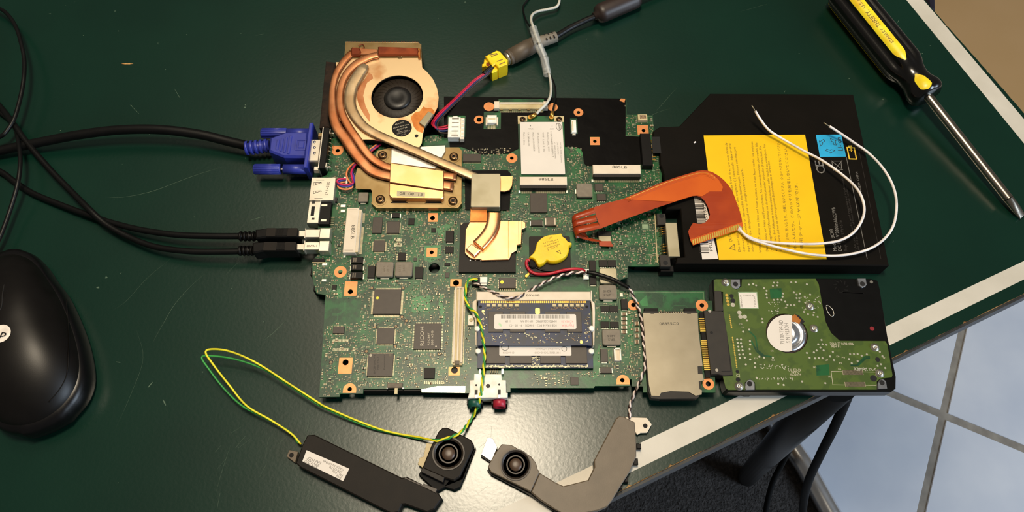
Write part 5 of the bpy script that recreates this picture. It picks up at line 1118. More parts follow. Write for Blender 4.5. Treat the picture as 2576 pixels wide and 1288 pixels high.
obj('edge_step', MB().prism(poly(F, [(865, 932), (950, 930), (918, 640), (924, 640), (958, 936), (865, 938)], ZH+1.2), ZH+1.2, ZH+1.24), 'hole', sc2)
g = MB()
for i in range(8): g.cyl(W(F, 938+i*2.8, 415+i*16.5, ZH), .44, ZH, ZH+.1, 8)
for i in range(19): g.cyl(W(F, 966+i*2.2, 622+i*15.3, ZH), .42, ZH, ZH+.1, 8)
for i in range(4): g.cyl(W(F, 912+i*5, 230+i*29, ZH), .9, ZH, ZH+.1, 10)
obj('gold_test_pads', g, 'gold_bright', hd, kind='stuff')
rs = random.Random(31); g = MB(); s2 = MB()
dots = [(1118, 133), (1158, 126), (1185, 140), (1258, 165), (1350, 115), (1385, 115), (1340, 145), (1380, 140), (1510, 112), (1552, 110), (1655, 130), (1282, 190), (1280, 222), (1285, 255), (1435, 215), (1430, 245), (1350, 275), (1386, 272), (1420, 275), (1455, 290), (1535, 205), (1560, 225), (1590, 215), (1560, 258), (1585, 258), (1585, 288), (1635, 245), (1640, 300), (1475, 320), (1505, 322), (1540, 322), (1685, 225), (1720, 390), (1755, 432), (1715, 415), (1628, 385), (1665, 405), (1240, 450), (1245, 482), (1120, 550), (1065, 568), (1100, 465),
        (1010, 640), (1045, 640), (1015, 672), (1045, 676), (1020, 708), (1055, 708), (1025, 742), (1060, 742), (1030, 780), (1065, 778), (1035, 812), (1080, 808), (1128, 655), (1130, 688), (1125, 730), (1130, 775), (1130, 825), (1090, 872), (1175, 860), (1175, 898), (1215, 800), (1258, 808), (1340, 808), (1655, 765), (1680, 810), (1730, 815), (1765, 812), (1800, 812), (1870, 797), (1905, 832), (1895, 755), (1835, 690), (1780, 715), (1810, 742), (1720, 760), (1745, 742), (1790, 645), (1760, 685), (1800, 685), (2055, 775), (2090, 775), (2125, 775), (2162, 790), (2210, 778), (2045, 822), (2070, 860), (2125, 840), (2310, 885), (2340, 870), (2355, 795), (2330, 755), (2380, 905), (1390, 1050), (1440, 1062), (1610, 1030), (1825, 1045), (1190, 995)]
for x, y in dots: g.cyl(W(F, x, y, ZH), .62, ZH, ZH+.06+.02*rs.random(), 8)
for i in range(60): g.cyl(W(F, rs.uniform(2090, 2290), rs.uniform(900, 930), ZH), .32, ZH, ZH+.06+.03*rs.random(), 6)
for i in range(34): g.cyl(W(F, rs.uniform(1210, 1490), rs.uniform(870, 915), ZH), .32, ZH, ZH+.06+.03*rs.random(), 6)
for i in range(30): g.cyl(W(F, rs.uniform(1190, 1540), rs.uniform(990, 1015), ZH), .32, ZH, ZH+.06+.03*rs.random(), 6)
for i in range(50): g.cyl(W(F, rs.uniform(1290, 1400) if i < 20 else rs.uniform(1600, 1780), rs.uniform(290, 400) if i < 20 else rs.uniform(240, 370), ZH), .36, ZH, ZH+.06+.03*rs.random(), 6)
for x, y in ((1030, 392), (1040, 430), (1080, 430), (970, 320)): g.cyl(W(F, x, y, ZH), 1.3, ZH, ZH+.06, 14)
obj('solder_dots', g, 'solder', hd, kind='stuff')
for i in range(26):
    for yy, xx in ((946, 1990), (1056, 2012)): c = W(F, xx+i*7.2, yy, ZH); s2.box(c[0]-.35, c[0]+.35, c[1]-1.4, c[1]+1.4, ZH, ZH+.05)
obj('contact_rows', s2, 'pins', hd, kind='stuff')
b = MB(); zt = ZH+.04
put_text(b, '2060-771692-006', W(F, 1870, 690, zt), W(F, 2088, 692, zt), 1.5); put_text(b, 'REV P1', W(F, 1885, 715, zt), W(F, 1968, 716, zt), 1.4); put_text(b, 'UL E2-D', W(F, 1485, 935, zt), W(F, 1600, 935, zt), 1.6); put_text(b, '94V-0', W(F, 1510, 955, zt), W(F, 1585, 955, zt), 1.3); put_text(b, 'E222034', W(F, 1505, 975, zt), W(F, 1602, 975, zt), 1.3); put_text(b, 'C1', W(F, 1003, 988, zt), W(F, 1035, 988, zt), 1.8)
for s, x, y in (('C64', 1945, 922), ('L68', 1445, 350), ('C75', 1320, 752), ('E71', 1168, 822), ('E66', 1330, 838), ('E83', 1715, 905), ('L42', 1855, 992), ('C72', 1045, 535), ('C70', 1030, 505), ('P4', 1980, 815), ('P5', 1955, 865), ('L36', 1930, 803), ('L27', 1825, 838), ('Q1', 2360, 815)): put_text(b, s, W(F, x, y, zt), W(F, x+28, y, zt), .9)
for p, q in (((1880, 935), (2290, 942)), ((1880, 935), (1895, 1058)), ((1895, 1060), (2300, 1066)), ((2290, 942), (2300, 1005))):
    u = W(F, *p, zt); v = W(F, *q, zt); d = Vector(v)-Vector(u); b.obox(((u[0]+v[0])/2, (u[1]+v[1])/2), d.length, .22, atan2(d.y, d.x), ZH, zt)
obj('silkscreen', b, 'mark_light', hd)
for q, r in (((1012, 938), 1.0), ((1018, 1012), 1.3), ((2272, 1000), 1.9), ((2310, 826), 1.4), ((958, 238), 1.3), ((970, 282), 1.5)): obj('board_hole', MB().cyl(W(F, *q, ZH), r, ZH, ZH+.04, 14), 'hole', hd)
for pts in ([(1310, 170), (1420, 165), (1425, 250), (1320, 265)], [(1740, 880), (1860, 870), (1865, 970), (1745, 975)]): obj('mask_patch', MB().prism(poly(F, pts, ZH), ZH, ZH+.02), 'pcb', hd)
g = MB()
for pts in ([(1120, 560), (1180, 620), (1200, 740), (1260, 790), (1330, 800)], [(1140, 650), (1190, 750), (1250, 800)], [(2060, 880), (2120, 880), (2190, 800), (2240, 800)], [(2130, 880), (2200, 815), (2240, 815)]):
    p = [W(F, *q, ZH+.02) for q in pts]
    for i in range(len(p)-1): d = Vector(p[i+1])-Vector(p[i]); g.flat(orect(((p[i][0]+p[i+1][0])/2, (p[i][1]+p[i+1][1])/2), d.length, .9, atan2(d.y, d.x)), ZH+.02+.004*i+.0001*len(g.v))
obj('dark_traces', g, 'pcb', hd, kind='stuff')
zk = ZH-.75; b = MB()
for i in range(9): a = 2*pi*i/9; c0 = W(F, 1970, 150, zk); b.obox((c0[0]+3.6*cos(a), c0[1]+3.6*sin(a)), 2.2, .5, a+.6, zk, zk+.06)
for k in range(4): c0 = W(F, 2068+k*12, 210, zk); b.obox(c0, .4, 13-k, 1.5, zk, zk+.06)
obj('embossed_marks', b, 'black_soft', hd); obj('red_dot', MB().cyl(W(F, 2258, 540, zk), 1.3, zk, zk+.08, 16), 'red_paint', hd)
obj('filter_slot', MB().tube(cr(path(F, [(1830, 330), (1850, 325), (1890, 360), (1905, 410), (1880, 425), (1845, 380), (1832, 335)], zk), 5), .25, 6), 'bolt', hd); obj('pale_spot', MB().cyl(W(F, 2252, 108, zk), 1.0, zk, zk+.1, 12), 'bolt', hd)
obj('side_foot', MB().box(*rect(F, (1088, 1108, 1140, 1150), 5), 0, 6, .3), 'black', hd); obj('case_foot', MB().box(*rect(F, (1300, 300, 1700, 900), 2), 0, 2.6), 'black', hd)

# ================================================================== orange flat flex cable with two white wires
fx = thing('flex_cable', 'orange flat flex cable arching to the bay battery with white wires', 'flex cable', (W(P8, 300, 900, ZB)[0], W(P8, 300, 900, ZB)[1], ZB))
def fz(x): return 21.0 - 5.2*min(1, max(0, (x-150)/2000))
def sheet(nm, pts, m, par=fx, dz=0.0, th=.25):
    P = [Vector((p[0], p[1], 0)) for p in pts]; tri = tessellate_polygon([P]); n = len(pts)
    top = [W(P8, p[0], p[1], fz(p[0])+dz) for p in pts]; v = top + [(q[0], q[1], q[2]-th) for q in top]; f = []
    for t in tri:
        a, b_, c = [top[i] for i in t]
        if (b_[0]-a[0])*(c[1]-a[1])-(b_[1]-a[1])*(c[0]-a[0]) < 0: t = (t[0], t[2], t[1])
        f.append(tuple(t)); f.append(tuple(i+n for i in reversed(t)))
    for i in range(n): j = (i+1) % n; f.append((i, j, j+n, i+n))
    return obj(nm, MB().add(v, f), m, par)
outer = [(395, 545), (560, 490), (790, 432), (1050, 320), (1300, 212), (1500, 142), (1700, 82), (1790, 55), (1860, 45), (1930, 50), (2000, 70), (2090, 125), (2150, 175), (2210, 240), (2265, 320), (2300, 410), (2335, 510), (2370, 610), (2392, 690), (2400, 740), (2340, 770), (2100, 850), (1900, 905), (1695, 975), (1670, 870), (1700, 810), (1738, 752), (1795, 768), (1850, 768), (1905, 745), (1945, 700), (1965, 640), (1950, 580), (1930, 525), (1895, 460), (1850, 415), (1790, 390), (1730, 394), (1480, 472), (1240, 552), (1000, 640), (720, 740), (490, 830), (440, 700)]
m0 = sheet('ribbon', outer, 'flex')
sheet('light_layer', [(800, 436), (1060, 330), (1300, 225), (1500, 155), (1700, 95), (1800, 70), (1860, 62), (1930, 70), (2000, 100), (2080, 170), (2140, 270), (2120, 330), (1960, 330), (1860, 395), (1790, 386), (1730, 390), (1480, 470)], 'flex_light', m0, .3, .1)
for k, off in enumerate((18, 40, 58)):
    p = [W(P8, x, y+off, fz(x)+.4) for x, y in ((860, 405), (1050, 325), (1300, 220), (1500, 150), (1700, 92), (1800, 66), (1870, 60), (1950, 75), (2030, 120))]
    obj('trace_line', MB().tube(cr(p, 4), .12, 4), 'gold_bright' if k == 0 else 'flex_light', m0)
# gold fingers on the free end
gf = sheet('finger_strip', [(1695, 975), (2400, 742), (2412, 795), (2350, 850), (1735, 1058), (1705, 1000)], 'flex_light', fx, .02)
for i in range(22):
    t = i/21; x = 1735+t*610; y = 1012-t*205; a = .33
    p = [W(P8, x+q[0], y+q[1], fz(x)+.4) for q in ((-9, -28), (9, -34), (16, 32), (-2, 38))]
    obj('gold_finger', MB().add(p + [(q[0], q[1], q[2]+.08) for q in p], [(3, 2, 1, 0), (4, 5, 6, 7), (0, 1, 5, 4), (1, 2, 6, 5), (2, 3, 7, 6), (3, 0, 4, 7)]), 'gold_bright', gf)
# folded end: three tongues curling down into the socket
tong = [((395, 545), (160, 640), (415, 625), (165, 715)), ((420, 645), (170, 722), (440, 735), (180, 800)), ((450, 748), (182, 812), (490, 830), (215, 900))]
for a1, b1, a2, b2 in tong:
    rows = []
    for e0, e1 in ((a1, b1), (a2, b2)):
        zt_ = fz(200); A0 = Vector(W(P8, *e0, fz(e0[0]))); A1 = Vector(W(P8, *e1, zt_ - 1.2)); d = (A1-A0); d.z = 0; d.normalize(); r = 3.6
        pts = [A0]; cpt = A1 + Vector((0, 0, -r+1.2))
        for i in range(9): q = pi/2 + pi*i/8; pts.append(Vector((A1.x, A1.y, 0)) + d*(-cos(q)*r*.8) + Vector((0, 0, zt_ - r + sin(q)*r)))
        pts.append(Vector(W(P8, 330 + (e0[1]-545)*.1, 960+(e0[1]-545)*.14, zt_-2*r-1))); pts.append(Vector(W(P8, 470+(e0[1]-545)*.2, 985+(e0[1]-545)*.1, ZB+3.0)))
        rows.append(pts)
    v = [tuple(p) for p in rows[0]] + [tuple(p) for p in rows[1]]; n = len(rows[0])
    v += [(p[0], p[1], p[2]-.2) for p in v]; f = []
    for i in range(n-1): f += [(i, i+1, n+i+1, n+i), (2*n+i, 3*n+i, 3*n+i+1, 2*n+i+1), (i, 2*n+i, 2*n+i+1, i+1), (n+i, n+i+1, 3*n+i+1, 3*n+i)]
    obj('folded_tongue', MB().add(v, f, True), 'flex', fx)
obj('socket_end', MB().prism(poly(P8, [(465, 1000), (630, 1000), (640, 1040), (662, 1050), (655, 1075), (500, 1070), (470, 1060)], ZB+3), ZB+2.6, ZB+3, .1), 'flex', fx)
for lbl, pts in (('inner', [(1172, 958, 15.6), (1230, 1000, 15.6), (1310, 1032, 15.2), (1450, 1050, 15.6), (1600, 1056, 17), (1720, 1054, 18), (1850, 1035, 19), (1950, 980, 20), (2010, 890, 21), (2022, 800, 22), (1985, 700, 22), (1900, 610, 21.5), (1750, 500, 20), (1600, 420, 18.5), (1450, 335, 18), (1372, 280, 20), (1315, 205, 24), (1288, 160, 27)]),
                 ('outer', [(1176, 950, 16), (1235, 1010, 16.6), (1300, 1038, 16.9), (1450, 1082, 16.4), (1650, 1125, 16.6), (1850, 1135, 17.5), (2030, 1100, 18), (2150, 1030, 18), (2220, 930, 18), (2241, 800, 18), (2222, 680, 18), (2160, 560, 18), (2060, 450, 18), (1950, 370, 19), (1850, 302, 21), (1788, 262, 23)])):
    p = path(G, pts); obj('white_wire', MB().tube(cr(p, 8), .8, 10), 'wire_white', fx, label=lbl + ' white jumper wire')
    d = (Vector(p[-1])-Vector(p[-2])).normalized(); obj('bare_tip', MB().tube([p[-1], tuple(Vector(p[-1])+d*4.5)], .28, 6), 'pins', fx)
obj('solder_joint', MB().lathe([(.3, 0), (1.5, .3), (1.3, 1.0), (.2, 1.4)], W(G, 1180, 950, 15.0), n=10), 'solder', fx)

# ================================================================== round yellow backup cell
cl = thing('backup_cell', 'round yellow-wrapped backup cell with red and black leads', 'battery', (W(N, 1740, 540, ZB+2)[0], W(N, 1740, 540, ZB+2)[1], ZB+2))
zc0, zc1 = ZB+2.2, ZB+6.6
wrap = [(1355, 690), (1440, 600), (1475, 480), (1500, 430), (1580, 360), (1680, 325), (1790, 315), (1880, 300), (1905, 350), (1950, 380), (1990, 430), (2052, 455), (2035, 490), (2010, 510), (2005, 580), (1970, 660), (1900, 720), (1800, 762), (1700, 768), (1640, 745), (1590, 790), (1505, 820), (1455, 740), (1410, 710)]
wp = cr2(poly(N, wrap, zc1-.5), 3)
w1 = inset(wp if area2(wp) > 0 else wp[::-1], .3); w2 = inset(w1, .35)
if area2(wp) < 0: wp = wp[::-1]
b = MB(); n = len(wp); b.add([(x, y, zc0) for x, y in wp] + [(x, y, zc1-1.6) for x, y in wp] + [(x, y, zc1-.5) for x, y in w1] + [(x, y, zc1) for x, y in w2], [tuple(range(n-1, -1, -1))] + [tuple(3*n+i for i in (t if (w2[t[1]][0]-w2[t[0]][0])*(w2[t[2]][1]-w2[t[0]][1])-(w2[t[1]][1]-w2[t[0]][1])*(w2[t[2]][0]-w2[t[0]][0]) > 0 else (t[0], t[2], t[1]))) for t in tessellate_polygon([[Vector((x, y, 0)) for x, y in w2]])], False)
b.f += [(r*n+i, r*n+(i+1) % n, (r+1)*n+(i+1) % n, (r+1)*n+i) for r in range(3) for i in range(n)]; b.sm += [True]*(3*n)
wr = obj('wrap', b, 'cell_yellow', cl)
b = MB(); zt = zc1+.04
for s, a, c in (('CR2032', (1685, 400), (1740, 385)), ('LITHIUM', (1590, 470), (1830, 440)), ('BATTERY', (1610, 520), (1850, 470)), ('WARNING', (1650, 555), (1860, 510)), ('3 VOLT', (1665, 590), (1830, 545))): put_text(b, s, W(N, *a, zt), W(N, c[0], c[1]-25, zt), .9)
tr = [W(N, *p, zt)[:2] for p in ((1795, 600), (1880, 640), (1855, 575))]; b.prism(tr, zt, zt+.02, holes=[inset(tr if area2(tr) > 0 else tr[::-1], .35)])
obj('print', b, 'ink_on_yellow', wr)
obj('dark_tail', MB().prism(poly(N, [(1360, 700), (1410, 715), (1480, 790), (1470, 850), (1400, 860), (1355, 820)], ZB+4), ZB+2.2, ZB+4, .5), 'black_soft', cl)
obj('red_lead', MB().tube(cr(path(N, [(1375, 745, 13), (1330, 735, 13), (1312, 790, 12.5), (1335, 860, 12), (1385, 920, 12), (1470, 958, 12), (1600, 965, 12.5), (1750, 945, 13), (1900, 905, 13.5), (2050, 882, 14), (2180, 885, 13.5), (2262, 915, 12)]), 8), .95, 8), 'wire_red', cl)
obj('black_lead', MB().tube(cr(path(N, [(1400, 800, 12), (1440, 830, 11.5), (1500, 870, 11.3), (1600, 905, 11.4), (1800, 915, 11.5), (2050, 930, 11.5), (2240, 945, 11.5)]), 6), .6, 8), 'cord', cl)
obj('lead_lug', MB().prism(poly(N, [(1290, 975), (1355, 925), (1385, 935), (1360, 975), (1320, 1012), (1292, 1005)], ZB+2), ZB+1, ZB+1.6, .2), 'gold', cl)

# ================================================================== speakers
def driver(par, c, r, z):
    o = obj('speaker_ring', MB().lathe([(r, 0), (r, .5), (r*.9, .7), (r*.88, .2), (r*.6, -.6), (r*.56, -.2), (r*.5, 0), (.1, 0)], (c[0], c[1], z), n=40), 'speaker_cone', par)
    obj('surround', MB().prism(circ(c, r*1.0, 40), z+.5, z+.75, holes=[circ(c, r*.93, 40)]), 'chip', o)
    obj('cone_ring', MB().prism(circ(c, r*.60, 36), z+.1, z+.35, holes=[circ(c, r*.52, 36)]), 'chip', o)
    obj('dome', MB().lathe([(r*.42, 0), (r*.40, .35), (r*.3, .9), (r*.15, 1.15), (.05, 1.2)], (c[0], c[1], z+.1), n=28), 'speaker_dome', o)
ZS = 8.5
s1 = thing('speaker', 'dark brown laptop speaker with white printed label', 'speaker', (W(H, 650, 430, 0)[0], W(H, 650, 430, 0)[1], 0))
body = [(165, 375), (205, 260), (240, 192), (285, 188), (850, 467), (890, 464), (985, 512), (1082, 558), (1112, 600), (1062, 672), (1015, 692), (872, 640), (852, 642), (832, 690), (785, 702), (195, 402)]
obj('body', MB().prism(poly(H, body, ZS), 0, ZS, .6), 'speaker_brown', s1)
head = [(1042, 262), (1092, 165), (1118, 143), (1152, 145), (1300, 222), (1318, 250), (1312, 285), (1228, 462), (1190, 488), (1130, 470), (985, 405)]
hd1 = obj('driver_frame', MB().prism(poly(H, head, ZS), 0, ZS, .6), 'speaker_brown', s1)
driver(s1, W(H, 1155, 312, ZS), W(H, 1260, 312, ZS)[0]-W(H, 1155, 312, ZS)[0], ZS)
obj('lower_lobe', MB().prism(poly(H, [(985, 405), (1130, 470), (1250, 470), (1330, 270), (1320, 300), (1230, 530), (1190, 548), (1130, 530), (1080, 560), (960, 450)], 5), 0, 5, .4), 'black_soft', s1)
obj('side_tab', MB().prism(poly(H, [(955, 382), (968, 338), (992, 332), (1012, 242), (1052, 250), (1040, 300), (1002, 400), (985, 402)], ZS-3), ZS-5, ZS-3, .2), 'ivory_yellow', s1)
obj('clip', MB().prism(poly(H, [(985, 402), (1128, 465), (1120, 500), (975, 430)], ZS+.6), ZS-.5, ZS+.7, .2), 'chip_dark', s1); obj('ridge', MB().prism(poly(H, [(875, 465), (1000, 522), (996, 530), (868, 472)], ZS+.5), ZS, ZS+.5, .1), 'chip', s1)
obj('end_clip', MB().prism(poly(H, [(992, 505), (1080, 540), (1072, 568), (985, 525)], ZS+.8), ZS, ZS+.8, .2), 'chip', s1)
o = obj('mounting_tab', MB().prism(poly(H, [(105, 330), (122, 288), (180, 300), (160, 372)], 3), 0, 3, .2), 'speaker_grey', s1); obj('tab_hole', MB().cyl(W(H, 137, 322, 3), 1.3, 3, 3.05, 14), 'hole', o)
lbp = [(208, 362), (235, 290), (512, 410), (472, 490)]; pl = [W(H, *p, ZS)[:2] for p in lbp]; ls = label_plate(s1, pl, ZS, 'label_white')
b = MB(); zt = ZS+.09
for s, a, c in (('P/N', (470, 432), (430, 415)), ('FRU P/N', (480, 455), (385, 412)), ('SPRO578', (452, 465), (375, 432)), ('39Y7491', (305, 362), (232, 330)), ('39Y7492', (300, 375), (225, 345)), ('SANYO', (330, 352), (268, 325)), ('MADE IN CHINA', (470, 475), (335, 415))): pass
def on_label(s, u0, u1, v, h):      # u along label, v across (0 bottom edge .. 1 top edge in the photo), lettering is upside down there
    a, bq, c, d = [Vector(p) for p in (pl[0], pl[1], pl[2], pl[3])]
    def at(u, w): return (a*(1-u)+d*u)*(1-w) + (bq*(1-u)+c*u)*w
    p = at(u0, v); q = at(u1, v); put_text(b, s, (p.x, p.y, zt), (q.x, q.y, zt), h)
on_label('P/N', .93, .82, .22, 1.3); on_label('39Y7491', .36, .05, .16, 1.3); on_label('FRU P/N', .94, .70, .42, 1.3); on_label('39Y7492', .38, .07, .36, 1.3); on_label('SPRO578', .90, .60, .62, 1.3); on_label('SANYO', .40, .10, .60, 1.5); on_label('MADE IN CHINA', .90, .42, .84, 1.3)
obj('print', b, 'ink_grey', ls)
s2 = thing('speaker', 'grey boomerang-shaped laptop speaker near the white table border', 'speaker', (W(H, 1900, 450, 0)[0], W(H, 1900, 450, 0)[1], 0))
boom = [(2098, 355), (2240, 85), (2262, 68), (2290, 72), (2362, 108), (2372, 250), (2372, 330), (2330, 430), (2275, 515), (2215, 615), (2185, 655), (2125, 680), (2040, 698), (1890, 700), (1840, 672), (1750, 612), (1690, 562), (1745, 436), (1850, 500), (1900, 522), (1960, 508), (2060, 482), (2100, 400)]
obj('body', MB().prism(poly(H, boom, ZS), 0, ZS, .5), 'speaker_grey', s2)
dh = [(1410, 398), (1432, 350), (1470, 290), (1500, 250), (1562, 255), (1690, 330), (1722, 372), (1732, 410), (1745, 432), (1688, 558), (1430, 432)]
obj('driver_frame', MB().prism(poly(H, dh, ZS+.4), 0, ZS+.4, .4), 'speaker_grey', s2)
driver(s2, W(H, 1590, 384, ZS+.4), W(H, 1690, 384, ZS)[0]-W(H, 1590, 384, ZS)[0], ZS+.4)
obj('under_shell', MB().prism(inset([q for q in (lambda P: P if area2(P) > 0 else P[::-1])(poly(H, [(1412, 420), (1430, 445), (1690, 580), (1850, 690), (1900, 712), (1900, 690), (1690, 540), (1430, 420)], 4))], -.3), 0, 4), 'black', s2)
obj('bright_tab', MB().prism(poly(H, [(1365, 318), (1408, 205), (1442, 215), (1472, 270), (1432, 362)], 5), 3.5, 5, .2), 'tin', s2, label='bright metal mounting tab'); obj('tab_foot', MB().prism(poly(H, [(1367, 320), (1432, 364), (1430, 372), (1365, 330)], 3.5), 0, 3.5), 'black', s2)
o = obj('mounting_tab', MB().prism(poly(H, [(2300, 75), (2395, 78), (2440, 80), (2472, 122), (2442, 176), (2398, 178), (2378, 190)], 4), 2.8, 4, .2), 'ivory', s2, label='pale mounting tab'); obj('tab_hole', MB().cyl(W(H, 2430, 132, 4), 1.3, 4, 4.05, 14), 'hole', o)
obj('tab_post', MB().cyl(W(H, 2380, 120, 1), 3, 0, 2.8, 12), 'speaker_grey', s2)
for q in ((2372, 248, 2402, 282), (2350, 345, 2382, 385), (2290, 460, 2318, 500), (2258, 515, 2280, 545)): obj('rubber_lug', MB().box(*rect(H, q, 4), 0, 5, .4), 'black', s2)
# leads of the brown speaker: yellow and green
yel = [W(N, 520, 1060, ZB+3.5), W(N, 450, 1045, ZB+5), W(N, 380, 1060, ZB+5.5)] + path(E, [(110, 260, 14.5), (100, 350, 14.5), (130, 440, 15), (190, 490, 17.5), (230, 600, 19.5), (250, 720, 19.5), (260, 830, 17.5), (252, 950, 17), (242, 1050, 18), (230, 1160, 14), (195, 1280, 7)])
tail = path(H, [(1300, 90, 3.5), (1232, 175, 9.6), (1150, 212, 10.6)])
tw = cr(yel + tail, 6); a, bq = twist(tw, 9.0, .42)
y2 = path(H, [(1080, 232, 10), (960, 205, 4), (850, 187, 3), (740, 162, 4), (640, 128, 5), (500, 72, 7), (340, 0, 9)]) + path(L, [(1440, 1065, 10), (1300, 975, 12), (1160, 885, 14), (1050, 835, 15), (970, 820, 15), (925, 832, 15), (960, 890, 14), (1030, 980, 12), (1110, 1075, 10), (1220, 1140, 8), (1310, 1200, 7), (1355, 1248, 6)])
g2 = path(H, [(1080, 224, 10), (960, 215, 3), (850, 192, 2), (740, 168, 2.5), (640, 140, 3.5), (500, 85, 5), (340, 10, 7)]) + path(L, [(1420, 1062, 8), (1280, 970, 10), (1180, 907, 11), (1060, 866, 12), (960, 851, 12), (908, 856, 12), (940, 910, 11), (1010, 1000, 9), (1090, 1075, 8), (1200, 1133, 7), (1300, 1190, 6.5), (1345, 1245, 5.5)])
obj('yellow_lead', MB().tube(a + cr(y2, 6), .58, 8), 'wire_yellow', s1); obj('green_lead', MB().tube(bq + cr(g2, 6), .58, 8), 'wire_green', s1)
# leads of the grey speaker: black and white twisted pair, black sleeve
seg1 = cr([W(E, 180, 238, ZB+4)] + path(E, [(250, 275, ZB+7), (350, 322, ZB+9.5), (420, 352, ZB+10), (490, 362, ZB+10), (560, 345, ZB+9.6), (640, 298, ZB+6), (740, 240, ZB+5), (830, 198, ZB+5), (920, 168, ZB+5), (1010, 150, ZB+5), (1100, 150, ZB+5.2)]), 6)
seg2 = cr(path(E, [(1110, 148, ZB+5.2), (1180, 160, ZB+6), (1250, 180, ZB+6.5), (1320, 205, ZB+6.5), (1390, 240, ZB+6), (1460, 278, ZB+5)]), 6)
seg3 = cr(path(E, [(1460, 278, ZB+5), (1490, 330, ZB+4), (1520, 400, ZB+3), (1550, 480, ZB+3), (1570, 600, ZB+4), (1580, 720, ZB+4), (1590, 830, ZB+4), (1592, 930, ZB+4), (1562, 1020, ZB+3.5), (1530, 1100, ZB), (1490, 1190, 5), (1462, 1270, 5)]) + [W(H, 2330, 20, 6), W(H, 2325, 85, 7)], 6)
for k, sg in enumerate((seg1, seg3)):
    a, bq = twist(sg, 6.0, .48); obj('white_lead', MB().tube(a, .56, 8), 'wire_tan', s2); obj('black_lead', MB().tube(bq, .44, 8), 'wire_brown', s2)
obj('lead_sleeve', MB().tube(seg2, 1.25, 10), 'cord', s2, label='black sleeve over the twisted leads')

# ================================================================== video cable with blue plug
vg = thing('video_cable', 'thick black cable with a blue video plug', 'cable', (U(700, 385)[0], U(700, 385)[1], 0))
zv = 9.5
obj('cord', MB().tube(cr(path(ID, [(-520, 560, 4), (-300, 470, 4), (-90, 402, 5), (0, 379, 6), (100, 358, 8), (200, 339, 11), (300, 327, 13), (400, 326, 13.5), (500, 338, 12), (580, 357, 10), (640, 371, zv)]), 8), 3.15, 14), 'cord', vg)
bd = [(600, 425), (900, 312), (1330, 312), (1285, 800), (860, 792), (575, 682)]
pb_ = obj('plug_body', MB().prism(poly(P6, bd, 15.5), 2.5, 15.5, 1.2), 'vga_blue', vg)
X = rect(P6, (1322, 152, 1400, 1010), 15.5); obj('plug_flange', MB().box(X[0]-.8, X[0]+1.6, X[2], X[3], 1.5, 16.6, .5), 'vga_blue', vg)
xs_, ys_ = W(P6, 140, 628, zv)[0], W(P6, 360, 628, zv)[1]; xe_ = W(P6, 600, 560, zv)[0]; ye_ = W(P6, 590, 580, zv)[1]
ax = Vector((xe_-xs_, (ye_-ys_), 0)); n_ = 5
sr = MB()
for i in range(n_): sr.lathe([(4.5, 0), (4.7, .3), (4.7, 1.4), (4.5, 1.7)], tuple(Vector((xs_, ys_, zv))+ax*(i/n_)), ax, 20)
sr.lathe([(3.6, 0), (3.6, ax.length)], (xs_, ys_, zv), ax, 18)
obj('strain_relief', sr, 'vga_blue', vg)
for k, (bx, sx_) in enumerate((((920, 240, 1330, 312), (415, 238, 910, 330)), ((845, 905, 1262, 1000), (275, 882, 788, 1000)))):
    q = rect(P6, bx, 12.5); cy = (q[2]+q[3])/2 - (.8 if k == 0 else 1.2); obj('screw_barrel', MB().lathe([(3.3, 0), (3.3, q[1]-q[0]+.4)], (q[0], cy, zv), (1, 0, 0), 18), 'vga_blue', vg)
    q2 = rect(P6, sx_, 12.8); L2 = q2[1]-q2[0]; ts = MB(); prf = []
    tsb = obj('thumbscrew', MB().lathe([(3.1, 0), (3.3, .4), (3.3, L2-.4), (3.1, L2)], (q2[0], cy, zv), (1, 0, 0), 18), 'vga_blue', vg)
    kn = MB()
    for i in range(18): a = 2*pi*i/18; kn.tube([(q2[0]+.6, cy+3.3*cos(a), zv+3.3*sin(a)), (q2[0]+L2-.6, cy+3.3*cos(a), zv+3.3*sin(a))], .22, 5)
    obj('knurling', kn, 'vga_blue', tsb, kind='stuff'); obj('screw_shaft', MB().lathe([(.9, 0), (.9, max(1.0, q[0]-q2[1]+.5))], (q2[1]-.2, cy, zv), (1, 0, 0), 10), 'tin', vg)
for r in ((722, 458, 770, 658), (798, 440, 845, 682), (872, 412, 920, 712), (948, 385, 1000, 735)):
    q = rect(P6, r, 15.9); obj('grip_bar', MB().prism(rnd(*q, .5, 3), 15.4, 16.0, .25), 'vga_blue', pb_)
q = rect(P6, (1090, 462, 1282, 662), 15.9); obj('emblem_square', MB().prism([(q[0], q[2]), (q[1], q[2]), (q[1], q[3]), (q[0], q[3])], 15.4, 15.9, holes=[[(q[0]+.7, q[2]+.7), (q[1]-.7, q[2]+.7), (q[1]-.7, q[3]-.7), (q[0]+.7, q[3]-.7)]]), 'vga_blue', pb_); obj('emblem_square', MB().box(q[0]+1.8, q[1]-1.2, q[2]+1.6, q[3]-1.4, 15.4, 16.1, .3), 'vga_blue', pb_)
q = rect(P6, (1392, 452, 1552, 880), 13.5); hood = obj('metal_hood', MB().box(q[0]-1.5, q[1]+.2, q[2], q[3], 5, 13.5, .8), 'tin', vg)
for yy in (510, 615, 722): c = W(P6, 1448, yy, 13.5); obj('dimple', MB().lathe([(1.0, 0), (.8, .25), (.1, .35)], (c[0], c[1], 13.5), n=14), 'steel', hood)

